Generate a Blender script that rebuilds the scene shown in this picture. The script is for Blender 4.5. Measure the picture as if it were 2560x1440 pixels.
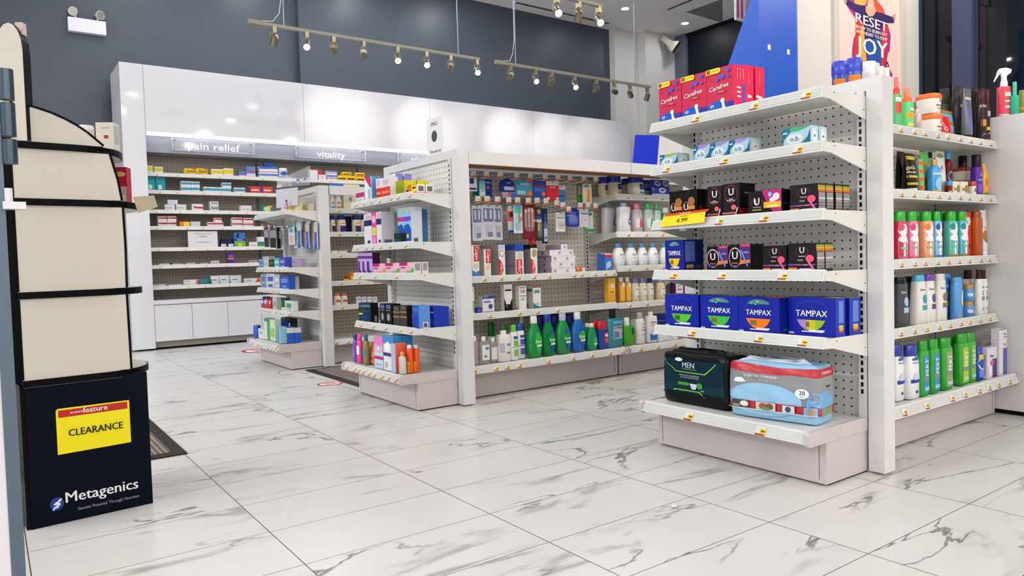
import bpy, math, random
import numpy as np
for _o in list(bpy.data.objects): bpy.data.objects.remove(_o)
S = bpy.context.scene
COL = S.collection
random.seed(7)
PI = math.pi

# ------------------------------------------------------------------ camera
FPX, HC = 1822.1, 0.821
YAW, PITCH, ROLL = 0.6239, 0.0410, 0.0277
def _rot():
    cy, sy = math.cos(YAW), math.sin(YAW)
    f = np.array([sy*math.cos(PITCH), cy*math.cos(PITCH), -math.sin(PITCH)])
    r0 = np.array([cy, -sy, 0.0]); d0 = np.cross(f, r0)
    c, s = math.cos(ROLL), math.sin(ROLL)
    return np.array([c*r0+s*d0, -s*r0+c*d0, f])
RM = _rot(); CP = np.array([0, 0, HC])
cam_d = bpy.data.cameras.new('camera'); cam = bpy.data.objects.new('camera', cam_d); COL.objects.link(cam)
cam_d.sensor_width = 36.0; cam_d.lens = 36.0*FPX/2560.0; cam_d.clip_start = 0.05; cam_d.clip_end = 200
from mathutils import Matrix, Vector
cam.matrix_world = Matrix(((RM[0][0], -RM[1][0], -RM[2][0], 0), (RM[0][1], -RM[1][1], -RM[2][1], 0),
                           (RM[0][2], -RM[1][2], -RM[2][2], HC), (0, 0, 0, 1)))
S.camera = cam

# ------------------------------------------------------------------ world, exposure, lights
S.view_settings.view_transform = 'Standard'; S.view_settings.look = 'None'
S.view_settings.gamma = 1.0; S.view_settings.use_curve_mapping = False
S.view_settings.exposure = -1.40
W = bpy.data.worlds.new('night'); S.world = W; W.use_nodes = True
W.node_tree.nodes['Background'].inputs[0].default_value = (0.004, 0.007, 0.016, 1)
W.node_tree.nodes['Background'].inputs[1].default_value = 1.0
S.cycles.max_bounces = 7; S.cycles.diffuse_bounces = 4; S.cycles.glossy_bounces = 3; S.cycles.transparent_max_bounces = 12
S.cycles.sample_clamp_indirect = 6.0
ZC = 4.40                                   # ceiling height
def area(name, loc, size, power, color=(1, 1, 1), spread=PI, rot=(0, 0, 0), shape='DISK', sy=None):
    l = bpy.data.lights.new(name, 'AREA'); l.shape = shape; l.size = size
    if sy: l.size_y = sy
    l.energy = power; l.color = color; l.spread = spread
    o = bpy.data.objects.new(name, l); o.location = loc; o.rotation_euler = rot; COL.objects.link(o); return o
def spot(name, loc, aim, power, angle, blend=0.6, color=(1, 1, 1), r=0.03):
    l = bpy.data.lights.new(name, 'SPOT'); l.energy = power; l.spot_size = angle; l.spot_blend = blend
    l.color = color; l.shadow_soft_size = r
    o = bpy.data.objects.new(name, l); o.location = loc
    o.rotation_euler = (Vector(aim)-Vector(loc)).to_track_quat('-Z', 'Y').to_euler(); COL.objects.link(o); return o
COOL, WARM = (0.93, 0.96, 1.0), (1.0, 0.93, 0.85)
# recessed ceiling downlights (x, y, watts, colour): a grid over the gondolas, then unseen rows added as fill
DOWN = [(x, y, 12 if y > 7 and x > 7 else 34 if y > 5 else 17, COOL if x < 5 or y > 5 else WARM) for y in (7.69, 5.9, 4.0, 2.1) for x in (1.5, 2.8, 4.1, 5.4, 7.7, 8.99)]
DOWN += [(x, y, w, COOL) for x, w in ((-6.9, 270), (-5.4, 170), (-2.8, 24), (-1.0, 8)) for y in (7.2, 5.2, 3.2, 1.2)]  # added fill rows far to the left, low light for the endcap faces
DOWN += [(x, y, w, (1.0, .985, .965)) for y, w in ((-.8, 8), (-2.6, 20), (-5.2, 120), (-6.9, 230)) for x in (-4.6, -2.2, 0.2, 2.6, 5.0, 7.4)]  # added fill rows behind the camera, to reach in under the shelves
DOWN += [(x, y, 66, WARM) for x in (7.0, 8.6) for y in (.4, 2.9)]  # unseen lamps added to brighten the white partition
for xx, yy, pw, cc in DOWN: area('downlight_or_fill', (xx, yy, ZC-0.02), 0.16 if xx > 0 and yy > 1 else .24, pw, cc)

# unseen spots above the view, added to brighten the shelf fronts and endcaps
for x in (2.5, 3.1, 3.7, 4.3): spot('track_or_fill_spot', (x, 2.30, 2.95), (x+.1, 3.85, .85), 75, math.radians(62), .9, WARM, .05)
for x in (2.9, 3.5): spot('track_or_fill_spot', (x, .30, 2.95), (x+.1, 1.75, .75), 30, math.radians(62), .9, WARM, .05)
for y, w in ((1.45, 16), (2.1, 16), (3.6, 18), (4.2, 18), (5.6, 16), (6.3, 16)): spot('track_or_fill_spot', (.55, y, 2.95), (2.3, y+.05, .75), w, math.radians(64), .9, (1, .98, .95), .05)

# ------------------------------------------------------------------ pixel <-> place helpers (pixels of the 2560 x 1440 photograph)
def ray(u, v): return RM.T @ np.array([(u-1280)/FPX, (v-720)/FPX, 1.0])
def at_z(u, v, z): d = ray(u, v); return CP+d*(z-HC)/d[2]
def at_x(u, v, x): d = ray(u, v); return CP+d*x/d[0]
def at_y(u, v, y): d = ray(u, v); return CP+d*y/d[1]
def y_for(u, x, z):
    g = FPX*RM[0]+(1280-u)*RM[2]; return -(g[0]*x+g[2]*(z-HC))/g[1]
def x_for(u, y, z):
    g = FPX*RM[0]+(1280-u)*RM[2]; return -(g[1]*y+g[2]*(z-HC))/g[0]
def z_for(v, x, y):
    g = FPX*RM[1]+(720-v)*RM[2]; return HC-(g[0]*x+g[1]*y)/g[2]
def depth(x, y, z): return float(RM[2] @ (np.array([x, y, z])-CP))

# ------------------------------------------------------------------ materials
MATS = {}
def lin(h):
    h = h.lstrip('#'); c = [int(h[i:i+2], 16)/255 for i in (0, 2, 4)]
    return tuple(x/12.92 if x <= 0.04045 else ((x+0.055)/1.055)**2.4 for x in c)+(1,)
def new_mat(name):
    m = bpy.data.materials.new(name); m.use_nodes = True; nt = m.node_tree
    return m, nt, nt.nodes['Principled BSDF']
def M(key):
    """'#rrggbb' printed card; '#rrggbb/g' glossy plastic; '/m' matte; '/c' clear tinted plastic; '/k' metal; '/e' glowing"""
    if key in MATS: return MATS[key]
    hexa, _, kind = key.partition('/')
    m, nt, b = new_mat('surface_'+hexa.lstrip('#')+'_'+(kind or 'card'))
    col = lin(hexa); b.inputs['Base Color'].default_value = col
    b.inputs['Roughness'].default_value = {'': 0.38, 'g': 0.22, 'm': 0.6, 'c': 0.12, 'k': 0.32, 'e': 0.5, 's': 0.42}.get(kind, 0.4)
    if kind in ('', 'm'): b.inputs['Specular IOR Level'].default_value = .25
    if sum(col[:3]) < .25: b.inputs['Specular IOR Level'].default_value = .16
    if kind in ('', 'g', 'm', 's'):          # faint unevenness of the surface
        n = nt.nodes.new('ShaderNodeTexNoise'); n.inputs['Scale'].default_value = 35; n.inputs['Detail'].default_value = 1
        r = nt.nodes.new('ShaderNodeMapRange'); r.inputs[1].default_value = 0.3; r.inputs[2].default_value = 0.7
        r.inputs[3].default_value = b.inputs['Roughness'].default_value-0.04; r.inputs[4].default_value = b.inputs['Roughness'].default_value+0.04
        nt.links.new(n.outputs[0], r.inputs[0]); nt.links.new(r.outputs[0], b.inputs['Roughness'])
    if kind == 'k': b.inputs['Metallic'].default_value = 0.85
    if kind == 'e':
        b.inputs['Emission Color'].default_value = col; b.inputs['Emission Strength'].default_value = 12
    if kind == 'c':
        t = nt.nodes.new('ShaderNodeBsdfTransparent'); t.inputs[0].default_value = tuple(0.6+0.4*c for c in col[:3])+(1,)
        mx = nt.nodes.new('ShaderNodeMixShader'); mx.inputs[0].default_value = 0.42
        nt.links.new(t.outputs[0], mx.inputs[1]); nt.links.new(b.outputs[0], mx.inputs[2])
        nt.links.new(mx.outputs[0], nt.nodes['Material Output'].inputs[0])
    MATS[key] = m; return m
def math_node(nt, op, a, b=None, c=None):
    n = nt.nodes.new('ShaderNodeMath'); n.operation = op
    for i, v in enumerate((a, b, c)):
        if v is None: continue
        if isinstance(v, (int, float)): n.inputs[i].default_value = v
        else: nt.links.new(v, n.inputs[i])
    return n.outputs[0]
def mix_col(nt, fac, a, b):
    n = nt.nodes.new('ShaderNodeMix'); n.data_type = 'RGBA'
    for i, v in ((0, fac), (6, a), (7, b)):
        if isinstance(v, (int, float, tuple)): n.inputs[i].default_value = v
        else: nt.links.new(v, n.inputs[i])
    return n.outputs[2]
def pegboard(key, base, pitch=0.0254, rad=0.0034, u_axis='X'):
    m, nt, b = new_mat(key)
    tc = nt.nodes.new('ShaderNodeTexCoord'); sp = nt.nodes.new('ShaderNodeSeparateXYZ'); nt.links.new(tc.outputs['Object'], sp.inputs[0])
    def cell(o): return math_node(nt, 'SUBTRACT', math_node(nt, 'FRACT', math_node(nt, 'MULTIPLY', o, 1/pitch)), 0.5)
    a = cell(sp.outputs['X']); c = cell(sp.outputs['Z'])
    d = math_node(nt, 'SQRT', math_node(nt, 'ADD', math_node(nt, 'MULTIPLY', a, a), math_node(nt, 'MULTIPLY', c, c)))
    hole = math_node(nt, 'LESS_THAN', d, rad/pitch)
    nt.links.new(mix_col(nt, hole, lin(base), lin('#161514')), b.inputs['Base Color'])
    b.inputs['Roughness'].default_value = 0.45; MATS[key] = m; return m
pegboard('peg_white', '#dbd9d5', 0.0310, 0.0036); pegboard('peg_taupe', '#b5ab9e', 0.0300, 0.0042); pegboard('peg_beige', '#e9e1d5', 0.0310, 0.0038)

def floor_material():
    m, nt, b = new_mat('marble_tile')
    a_, b_ = 0.7422*HC, 0.3724*HC; gx, gy = 0.8159*HC, 2.3567*HC
    tc = nt.nodes.new('ShaderNodeTexCoord'); sp = nt.nodes.new('ShaderNodeSeparateXYZ'); nt.links.new(tc.outputs['Object'], sp.inputs[0])
    X = math_node(nt, 'DIVIDE', math_node(nt, 'SUBTRACT', sp.outputs['X'], gx), a_)
    Y = math_node(nt, 'DIVIDE', math_node(nt, 'SUBTRACT', sp.outputs['Y'], gy), b_)
    def edge(t, size):
        f = math_node(nt, 'FRACT', t); return math_node(nt, 'MULTIPLY', math_node(nt, 'MINIMUM', f, math_node(nt, 'SUBTRACT', 1.0, f)), size)
    e = math_node(nt, 'MINIMUM', edge(X, a_), math_node(nt, 'MULTIPLY', edge(Y, b_), 1.25))
    grout = math_node(nt, 'LESS_THAN', e, 0.0017)
    ids = nt.nodes.new('ShaderNodeCombineXYZ'); nt.links.new(math_node(nt, 'FLOOR', X), ids.inputs[0]); nt.links.new(math_node(nt, 'FLOOR', Y), ids.inputs[1])
    wn = nt.nodes.new('ShaderNodeTexWhiteNoise'); wn.noise_dimensions = '2D'; nt.links.new(ids.outputs[0], wn.inputs['Vector'])
    sc = nt.nodes.new('ShaderNodeVectorMath'); sc.operation = 'SCALE'; sc.inputs['Scale'].default_value = 37.0; nt.links.new(wn.outputs['Color'], sc.inputs[0])
    mp = nt.nodes.new('ShaderNodeMapping'); mp.inputs['Rotation'].default_value = (0, 0, 0.22); mp.inputs['Scale'].default_value = (1.0, 3.3, 1)
    nt.links.new(tc.outputs['Object'], mp.inputs[0])
    ad = nt.nodes.new('ShaderNodeVectorMath'); nt.links.new(mp.outputs[0], ad.inputs[0]); nt.links.new(sc.outputs[0], ad.inputs[1])
    def noise(vec, s, det, rough=0.55, dist=0.0):
        n = nt.nodes.new('ShaderNodeTexNoise'); n.inputs['Scale'].default_value = s; n.inputs['Detail'].default_value = det
        n.inputs['Roughness'].default_value = rough; n.inputs['Distortion'].default_value = dist; nt.links.new(vec, n.inputs['Vector']); return n.outputs[0]
    def rng(v, a0, a1, b0, b1):
        r = nt.nodes.new('ShaderNodeMapRange'); r.interpolation_type = 'SMOOTHSTEP'; nt.links.new(v, r.inputs[0])
        for i, q in enumerate((a0, a1, b0, b1)): r.inputs[i+1].default_value = q
        return r.outputs[0]
    n1 = noise(ad.outputs[0], 1.1, 5, 0.5, 0.5)
    ridge = math_node(nt, 'ABSOLUTE', math_node(nt, 'SUBTRACT', n1, 0.5))
    thin = rng(ridge, 0.0, 0.012, 1.0, 0.0); wide = rng(ridge, 0.0, 0.05, 1.0, 0.0)
    sep = noise(ad.outputs[0], 0.9, 2, 0.5); m1 = rng(sep, 0.47, 0.60, 0.0, 1.0); m2 = rng(noise(ad.outputs[0], 1.7, 3), 0.51, 0.66, 0.0, 1.0)
    v = math_node(nt, 'MULTIPLY', math_node(nt, 'MULTIPLY', thin, m1), 0.92)
    w = math_node(nt, 'MULTIPLY', math_node(nt, 'MULTIPLY', wide, m2), 0.55)
    vein = math_node(nt, 'MINIMUM', math_node(nt, 'MAXIMUM', v, w), 0.85)
    c0 = mix_col(nt, vein, lin('#d0cecc'), lin('#5d5f5b'))
    nt.links.new(mix_col(nt, grout, c0, lin('#5b5450')), b.inputs['Base Color'])
    b.inputs['Roughness'].default_value = 0.27
    MATS['marble'] = m; return m
floor_material()
def noise_paint(key, hexa, rough, amp=0.03):
    m, nt, b = new_mat(key); n = nt.nodes.new('ShaderNodeTexNoise'); n.inputs['Scale'].default_value = 1.3
    c = lin(hexa); d = tuple(max(0, x*(1-amp)) for x in c[:3])+(1,)
    nt.links.new(mix_col(nt, n.outputs[0], c, d), b.inputs['Base Color']); b.inputs['Roughness'].default_value = rough
    if sum(lin(hexa)[:3]) < .06: b.inputs['Specular IOR Level'].default_value = .06
    MATS[key] = m
noise_paint('wall_grey', '#414953', 0.42); noise_paint('wall_white', '#dcd9d5', 0.55); noise_paint('ceiling_white', '#f4f0ec', 0.7)
noise_paint('lacquer', '#dcdbe0', 0.06); noise_paint('steel_white', '#d6d3d1', 0.36); noise_paint('steel_lilac', '#c4bbba', 0.36)
noise_paint('frame_white', '#d8d6d6', 0.3); noise_paint('shelf_white', '#dad9d4', 0.33); noise_paint('channel', '#c9ccca', 0.2)
noise_paint('laminate', '#cdc8bd', 0.4); noise_paint('navy_panel', '#060a17', 0.45); noise_paint('black_edge', '#070708', 0.4)
noise_paint('brown_board', '#7a4a22', 0.6); noise_paint('fascia', '#8b8d98', 0.3); noise_paint('taupe_kick', '#8d877c', 0.5)
noise_paint('blue_board', '#2b5fcb', 0.4); noise_paint('blue_card', '#0b2fd0', 0.45); noise_paint('track_metal', '#8b8677', 0.4)
def mat_rib():
    m, nt, b = new_mat('ribbed_mat'); w = nt.nodes.new('ShaderNodeTexWave'); w.inputs['Scale'].default_value = 14; w.bands_direction = 'X'
    tc = nt.nodes.new('ShaderNodeTexCoord'); nt.links.new(tc.outputs['Object'], w.inputs['Vector'])
    nt.links.new(mix_col(nt, w.outputs[1], lin('#4b423b'), lin('#8b7f74')), b.inputs['Base Color']); b.inputs['Roughness'].default_value = 0.9; MATS['mat_rib'] = m
mat_rib()
def glass_mat():
    m, nt, b = new_mat('window_glass'); b.inputs['Base Color'].default_value = (0.004, 0.007, 0.014, 1); b.inputs['Roughness'].default_value = 0.03
    t = nt.nodes.new('ShaderNodeBsdfTransparent'); t.inputs[0].default_value = (0.8, 0.85, 0.9, 1)
    mx = nt.nodes.new('ShaderNodeMixShader'); mx.inputs[0].default_value = 0.55
    nt.links.new(t.outputs[0], mx.inputs[1]); nt.links.new(b.outputs[0], mx.inputs[2]); nt.links.new(mx.outputs[0], nt.nodes['Material Output'].inputs[0]); MATS['glass'] = m
    m = m.copy(); m.node_tree.nodes['Principled BSDF'].inputs['Roughness'].default_value = .5; MATS['glass_dull'] = m
    m, nt, b = new_mat('clear_acrylic'); b.inputs['Base Color'].default_value = (0.8, 0.82, 0.86, 1); b.inputs['Roughness'].default_value = 0.05
    t = nt.nodes.new('ShaderNodeBsdfTransparent'); mx = nt.nodes.new('ShaderNodeMixShader'); mx.inputs[0].default_value = 0.16
    nt.links.new(t.outputs[0], mx.inputs[1]); nt.links.new(b.outputs[0], mx.inputs[2]); nt.links.new(mx.outputs[0], nt.nodes['Material Output'].inputs[0]); MATS['acrylic'] = m
glass_mat()
def glow(key, hexa, strength):
    m, nt, b = new_mat(key); b.inputs['Base Color'].default_value = lin(hexa)
    b.inputs['Emission Color'].default_value = lin(hexa); b.inputs['Emission Strength'].default_value = strength; MATS[key] = m
glow('lamp_cool', '#ffffff', 14); glow('lamp_warm', '#ffe9c4', 40); glow('led', '#f4f6ff', 4)

# ------------------------------------------------------------------ mesh builder
_TXT = {}
def text_mesh(s):
    """flat lettering: (verts normalised to cap height 1, faces, width)"""
    if s in _TXT: return _TXT[s]
    c = bpy.data.curves.new('t', 'FONT'); c.body = s; c.resolution_u = 2; c.fill_mode = 'FRONT'; c.size = 1.0
    o = bpy.data.objects.new('t', c); COL.objects.link(o)
    dg = bpy.context.evaluated_depsgraph_get(); me = o.evaluated_get(dg).to_mesh()
    vs = [(v.co.x, v.co.y) for v in me.vertices]; fs = [tuple(p.vertices) for p in me.polygons]
    o.evaluated_get(dg).to_mesh_clear(); bpy.data.objects.remove(o); bpy.data.curves.remove(c)
    k = 1/0.70; x0 = min([p[0] for p in vs] or [0]); x1 = max([p[0] for p in vs] or [0])
    r = ([((x-x0)*k, y*k) for x, y in vs], fs, (x1-x0)*k); _TXT[s] = r; return r

class MB:
    def __init__(self): self.v, self.f, self.m, self.keys, self.sm = [], [], [], [], []
    def mi(self, key):
        if key not in self.keys: self.keys.append(key)
        return self.keys.index(key)
    def add(self, vs, fs, key, smooth=False):
        n = len(self.v); self.v += [tuple(map(float, p)) for p in vs]; k = self.mi(key)
        for f in fs: self.f.append(tuple(i+n for i in f)); self.m.append(k); self.sm.append(smooth)
    def box(self, x0, x1, y0, y1, z0, z1, key):
        vs = [(x, y, z) for x in (x0, x1) for y in (y0, y1) for z in (z0, z1)]
        self.add(vs, [(0, 1, 3, 2), (4, 6, 7, 5), (0, 4, 5, 1), (2, 3, 7, 6), (0, 2, 6, 4), (1, 5, 7, 3)], key); return self
    def prism(self, poly, axis, a0, a1, key):
        n = len(poly)
        def p(q, a): return (a, q[0], q[1]) if axis == 'x' else (q[0], a, q[1]) if axis == 'y' else (q[0], q[1], a)
        vs = [p(q, a0) for q in poly]+[p(q, a1) for q in poly]
        self.add(vs, [tuple(range(n))[::-1], tuple(range(n, 2*n))]+[(i, (i+1) % n, n+(i+1) % n, n+i) for i in range(n)], key); return self
    def tube(self, p0, p1, r, key, n=10, r1=None):
        p0, p1 = Vector(p0), Vector(p1); d = (p1-p0).normalized(); a = d.orthogonal().normalized(); b = d.cross(a); r1 = r if r1 is None else r1
        vs = []
        for P, R in ((p0, r), (p1, r1)):
            vs += [P+R*(math.cos(2*PI*i/n)*a+math.sin(2*PI*i/n)*b) for i in range(n)]
        self.add(vs, [(i, (i+1) % n, n+(i+1) % n, n+i) for i in range(n)], key, True)
        self.add(vs, [tuple(range(n))[::-1], tuple(range(n, 2*n))], key); return self
    def loft(self, rings, key, n=24, cy=0.0, cx=0.0):
        """rings: (z, half width, half depth, power[, offset x, offset y]) of superellipses, closed at both ends"""
        vs = []
        for q in rings:
            z, a, b, pw = q[:4]; ox, oy = (q[4], q[5]) if len(q) > 4 else (0, 0)
            for i in range(n):
                t = 2*PI*i/n; c, s = math.cos(t), math.sin(t)
                vs.append((cx+ox+a*math.copysign(abs(c)**(2/pw), c), cy+oy+b*math.copysign(abs(s)**(2/pw), s), z))
        k = len(rings)
        self.add(vs, [(j*n+i, j*n+(i+1) % n, (j+1)*n+(i+1) % n, (j+1)*n+i) for j in range(k-1) for i in range(n)], key, True)
        self.add(vs[:n], [tuple(range(n))[::-1]], key); self.add(vs[-n:], [tuple(range(n))], key); return self
    def build(self, name, parent=None, loc=None, rotz=0.0):
        me = bpy.data.meshes.new(name); me.from_pydata(self.v, [], self.f)
        for k in self.keys: me.materials.append(MATS[k] if k in MATS else M(k))
        me.polygons.foreach_set('material_index', self.m); me.polygons.foreach_set('use_smooth', self.sm)
        if any(self.sm): me.set_sharp_from_angle(angle=math.radians(50))
        me.update(); o = bpy.data.objects.new(name, me); COL.objects.link(o)
        if parent: o.parent = parent
        if loc is not None: o.location = loc; o.rotation_euler = (0, 0, rotz)
        return o
DENSE = [0]; BOLD = .04
def decals(mb, items, w, h, fn, layer0=1):
    """flat printing on a face: fn(x, z, layer) -> point; x in 0..w, z in 0..h; items in fractions"""
    L = layer0
    for it in items:
        k = it[0]
        if k == 'r':
            _, x0, z0, x1, z1, col = it; nx = (6 if x1-x0 > .2 else 2)*(1+2*(DENSE[0] > 1)); nz = (4 if z1-z0 > .2 else 1)*(1+2*(DENSE[0] > 1))
            vs = [fn(w*(x0+(x1-x0)*i/nx), h*(z0+(z1-z0)*j/nz), L) for j in range(nz+1) for i in range(nx+1)]
            mb.add(vs, [(j*(nx+1)+i, j*(nx+1)+i+1, (j+1)*(nx+1)+i+1, (j+1)*(nx+1)+i) for j in range(nz) for i in range(nx)], col)
        elif k == 'e':
            _, cx, cz, rx, rz, col = it; n = 20
            rr = (.6, 1) if DENSE[0] < 2 else (.15, .3, .45, .6, .75, .9, 1); n *= 1+(DENSE[0] > 1)
            vs = [fn(w*cx, h*cz, L)]+[fn(w*cx+w*rx*q*math.cos(2*PI*i/n), h*cz+h*rz*q*math.sin(2*PI*i/n), L) for q in rr for i in range(n)]
            mb.add(vs, [(0, 1+i, 1+(i+1) % n) for i in range(n)]+[(1+n*j+i, 1+n*j+n+i, 1+n*j+n+(i+1) % n, 1+n*j+(i+1) % n) for j in range(len(rr)-1) for i in range(n)], col)
        elif k == 'p':
            from mathutils.geometry import tessellate_polygon
            P = it[1]; tri = [[P[i] for i in t] for t in tessellate_polygon([[Vector((x*w, z*h, 0)) for x, z in P]])]
            for _ in range(DENSE[0]):
                nt_ = []
                for a, b, c in tri:
                    m = lambda p, q: ((p[0]+q[0])/2, (p[1]+q[1])/2); ab, bc, ca = m(a, b), m(b, c), m(c, a); nt_ += [[a, ab, ca], [ab, b, bc], [ca, bc, c], [ab, bc, ca]]
                tri = nt_
            mb.add([fn(w*x, h*z, L) for t in tri for x, z in t], [(3*i, 3*i+1, 3*i+2) for i in range(len(tri))], it[2])
        elif k == 't':
            _, s, cx, cz, hh, col = it[:6]; maxw = it[6] if len(it) > 6 else 0.94; up = it[7] if len(it) > 7 else 0
            vs, fs, tw = text_mesh(s); k2 = hh*h
            if not up:
                kx = min(k2, maxw*w/max(tw, .01)); sl = it[8] if len(it) > 8 else 0
                pts = [fn(w*cx+(x-tw/2)*kx+(sl*y*k2), h*cz+(y-.35)*k2+(sl*.7*(x-tw/2)*kx), L) for x, y in vs]
            else:                           # reads upwards (up=1) or downwards (up=-1); hh is the height of letters as a share of the width
                k2 = hh*w; kz = min(k2, maxw*h/max(tw, .01))
                pts = [fn(w*cx-up*(y-.35)*k2, h*cz+up*(x-tw/2)*kz, L) for x, y in vs]
            mb.add(pts, fs, col)
            if hh >= BOLD: L += .5; mb.add([fn(w*cx+(x-tw/2)*kx+.045*k2+(sl*y*k2), h*cz+(y-.35)*k2+(sl*.7*(x-tw/2)*kx), L) for x, y in vs] if not up else [fn(w*cx-up*(y-.35)*k2, h*cz+up*(x-tw/2)*kz+.03*k2, L) for x, y in vs], fs, col)
        L += 1
def empty(name, loc, rotz=0.0, parent=None):
    o = bpy.data.objects.new(name, None); o.empty_display_size = 0.05; COL.objects.link(o); o.location = loc; o.rotation_euler = (0, 0, rotz)
    if parent: o.parent = parent
    return o
LABELS = {}
def tag(o, label, cat, group=None):
    o['label'] = label; o['category'] = cat
    if group: o['group'] = group
    LABELS.setdefault(label, []).append(o); return o
def struct(o): o['kind'] = 'structure'; return o
EPS = 0.0004

# ================================================================== the setting
XR, YB = 9.47, 8.55                         # glazed right side, back wall
mb = MB(); mb.add([(-7.6, -7.6, 0), (12.5, -7.6, 0), (12.5, 8.9, 0), (-7.6, 8.9, 0)], [(0, 1, 2, 3)], 'marble'); struct(mb.build('floor'))
mb = MB(); mb.box(-7.6, XR+0.02, -7.6, 8.9, ZC, ZC+0.12, 'ceiling_white'); struct(mb.build('ceiling'))
mb = MB(); mb.box(-7.6, 3.14, YB+0.10, YB+0.3, 0, ZC, 'wall_grey'); mb.box(3.14, 5.30, YB, YB+0.3, 0, ZC, 'wall_grey')
mb.box(5.30, 8.2, YB+0.012, YB+0.3, 0, ZC, 'wall_grey'); struct(mb.build('wall_back'))
mb = MB(); mb.box(8.2, 8.72, 8.44, 8.85, 0, ZC, 'wall_white'); mb.box(8.72, XR-0.02, 8.28, 8.85, 0, ZC, 'wall_white'); struct(mb.build('wall_corner'))
mb = MB(); mb.box(-7.75, -7.6, -7.6, 8.9, 0, ZC, 'wall_white'); struct(mb.build('wall_left'))
mb = MB(); mb.box(-7.75, XR+.1, -7.75, -7.6, 0, ZC, 'wall_white'); struct(mb.build('wall_front'))
mb = MB(); mb.box(6.87, XR, 4.40, 4.62, 0, ZC, 'wall_white'); struct(mb.build('wall_partition'))
def window(name, y0, y1, key='#2e3648/m', pane='glass'):
    r = struct(empty(name, (XR, (y0+y1)/2, 0))); h = (y1-y0)/2
    MB().box(0.0, 0.012, -h+.03, h-.03, 0.05, ZC-.02, pane).build('glass_pane', r)
    f = MB(); f.box(-.03, .04, -h, -h+.035, 0, ZC, key); f.box(-.03, .04, h-.035, h, 0, ZC, key)
    f.box(-.03, .04, -h, h, 0, .05, key); f.box(-.03, .04, -h, h, ZC-.05, ZC, key); f.build('window_frame', r)
window('window_1', 6.10, 8.20, '#090b10/m', 'glass_dull'); window('window_2', 4.62, 6.10, '#090b10/m', 'glass_dull'); window('window_3', 3.99, 4.40); window('window_4', 1.6, 3.78); window('window_5', -2.5, 1.6); window('window_6', -7.6, -2.5)
mb = MB(); mb.box(XR-.10, XR+.1, 3.78, 3.99, 0, ZC, '#3d4660/m'); struct(mb.build('trim_1'))
mb = MB(); mb.box(XR-.06, XR+.1, 8.05, 8.28, 0, ZC, '#5d626c/m'); struct(mb.build('trim_2'))
mb = MB(); mb.box(XR+.3, 14, -7.6, 9, ZC-.25, ZC+.1, '#06080d/m'); struct(mb.build('ceiling_outside'))
mb = MB(); mb.add([(12.5, -8, -.02), (30, -8, -.02), (30, 20, -.02), (12.5, 20, -.02)], [(0, 1, 2, 3)], '#08090c/m'); struct(mb.build('ground_outside'))
# ceiling slots (linear air diffusers)
def slot(p, q, w=.05):
    p, q = Vector((*p, ZC)), Vector((*q, ZC)); d = (q-p).normalized(); n = Vector((-d.y, d.x, 0))*w/2; o = empty('linear_diffuser', p); o['category'] = 'vent'
    f = MB(); dn = Vector((0, 0, -.006))
    f.add([(-n), (q-p-n), (q-p+n), n, -n+dn, q-p-n+dn, q-p+n+dn, n+dn], [(0, 1, 5, 4), (1, 2, 6, 5), (2, 3, 7, 6), (3, 0, 4, 7), (4, 5, 6, 7)], '#8d8986/m'); f.build('frame', o)
    f = MB(); s = .55; dn = Vector((0, 0, -.0065)); f.add([-n*s+dn, q-p-n*s+dn, q-p+n*s+dn, n*s+dn], [(0, 1, 2, 3)], '#45423f/m'); f.build('slot', o); return o
slot((6.2, 8.32), (7.97, 8.32))['label'] = 'long dark slot vent in the ceiling along the grey back wall'
slot((8.28, 7.40), (8.24, 6.40))['label'] = 'short slot vent in the ceiling above the horn speaker side'
mb = MB(); mb.prism([tuple(at_z(u, v, ZC)[:2]) for u, v in ((1715, 30), (1806, 56), (1806, -3))], 'z', ZC-.004, ZC-.0005, '#85858a/m'); struct(mb.build('ceiling_recess_tone'))  # flat triangle, the dark side of a ceiling recess put into its colour
# downlights near the back right corner are seen; the other grid lights and the added fill have no fixture
DL = {(7.7, 7.69): 'recessed round downlight in the ceiling over the wall unit, left of two', (8.99, 7.69): 'recessed round downlight in the ceiling by the horn speaker'}
for (xx, yy), lb in DL.items():
    o = tag(empty('downlight', (xx, yy, ZC)), lb, 'ceiling light')
    f = MB(); f.tube((0, 0, 0), (0, 0, -.008), .075, '#e8e6e2/m', 28); f.build('trim_ring', o)
    f = MB(); f.tube((0, 0, -.008), (0, 0, -.0105), .055, 'lamp_cool', 28); f.build('diffuser', o)
# red floor decals
def floor_decal(cx, cy, s, label):
    f = MB(); ring = lambda r0, r1, key, z: f.add([(r*math.cos(2*PI*i/36), r*math.sin(2*PI*i/36), z) for r in (r0, r1) for i in range(36)], [(i, 36+i, 36+(i+1) % 36, (i+1) % 36) for i in range(36)], key)
    ring(s*.80, s, '#b3303a/m', .0012); ring(0.0001, s*.8, '#e2dfdd/m', .0012)
    for a in (-.5, -.05, .4): f.box(-s*.5, s*.5, s*a, s*a+s*.2, .0013, .0018, '#b3303a/m')
    tag(f.build('floor_decal', None, (cx, cy, 0)), label, 'floor sticker')
floor_decal(2.13, 7.10, .20, 'round red and white floor sticker in front of the white wall cupboards')
floor_decal(1.862, 4.74, .085, 'red floor sticker beside the dark mat, by the middle endcap base')
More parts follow.
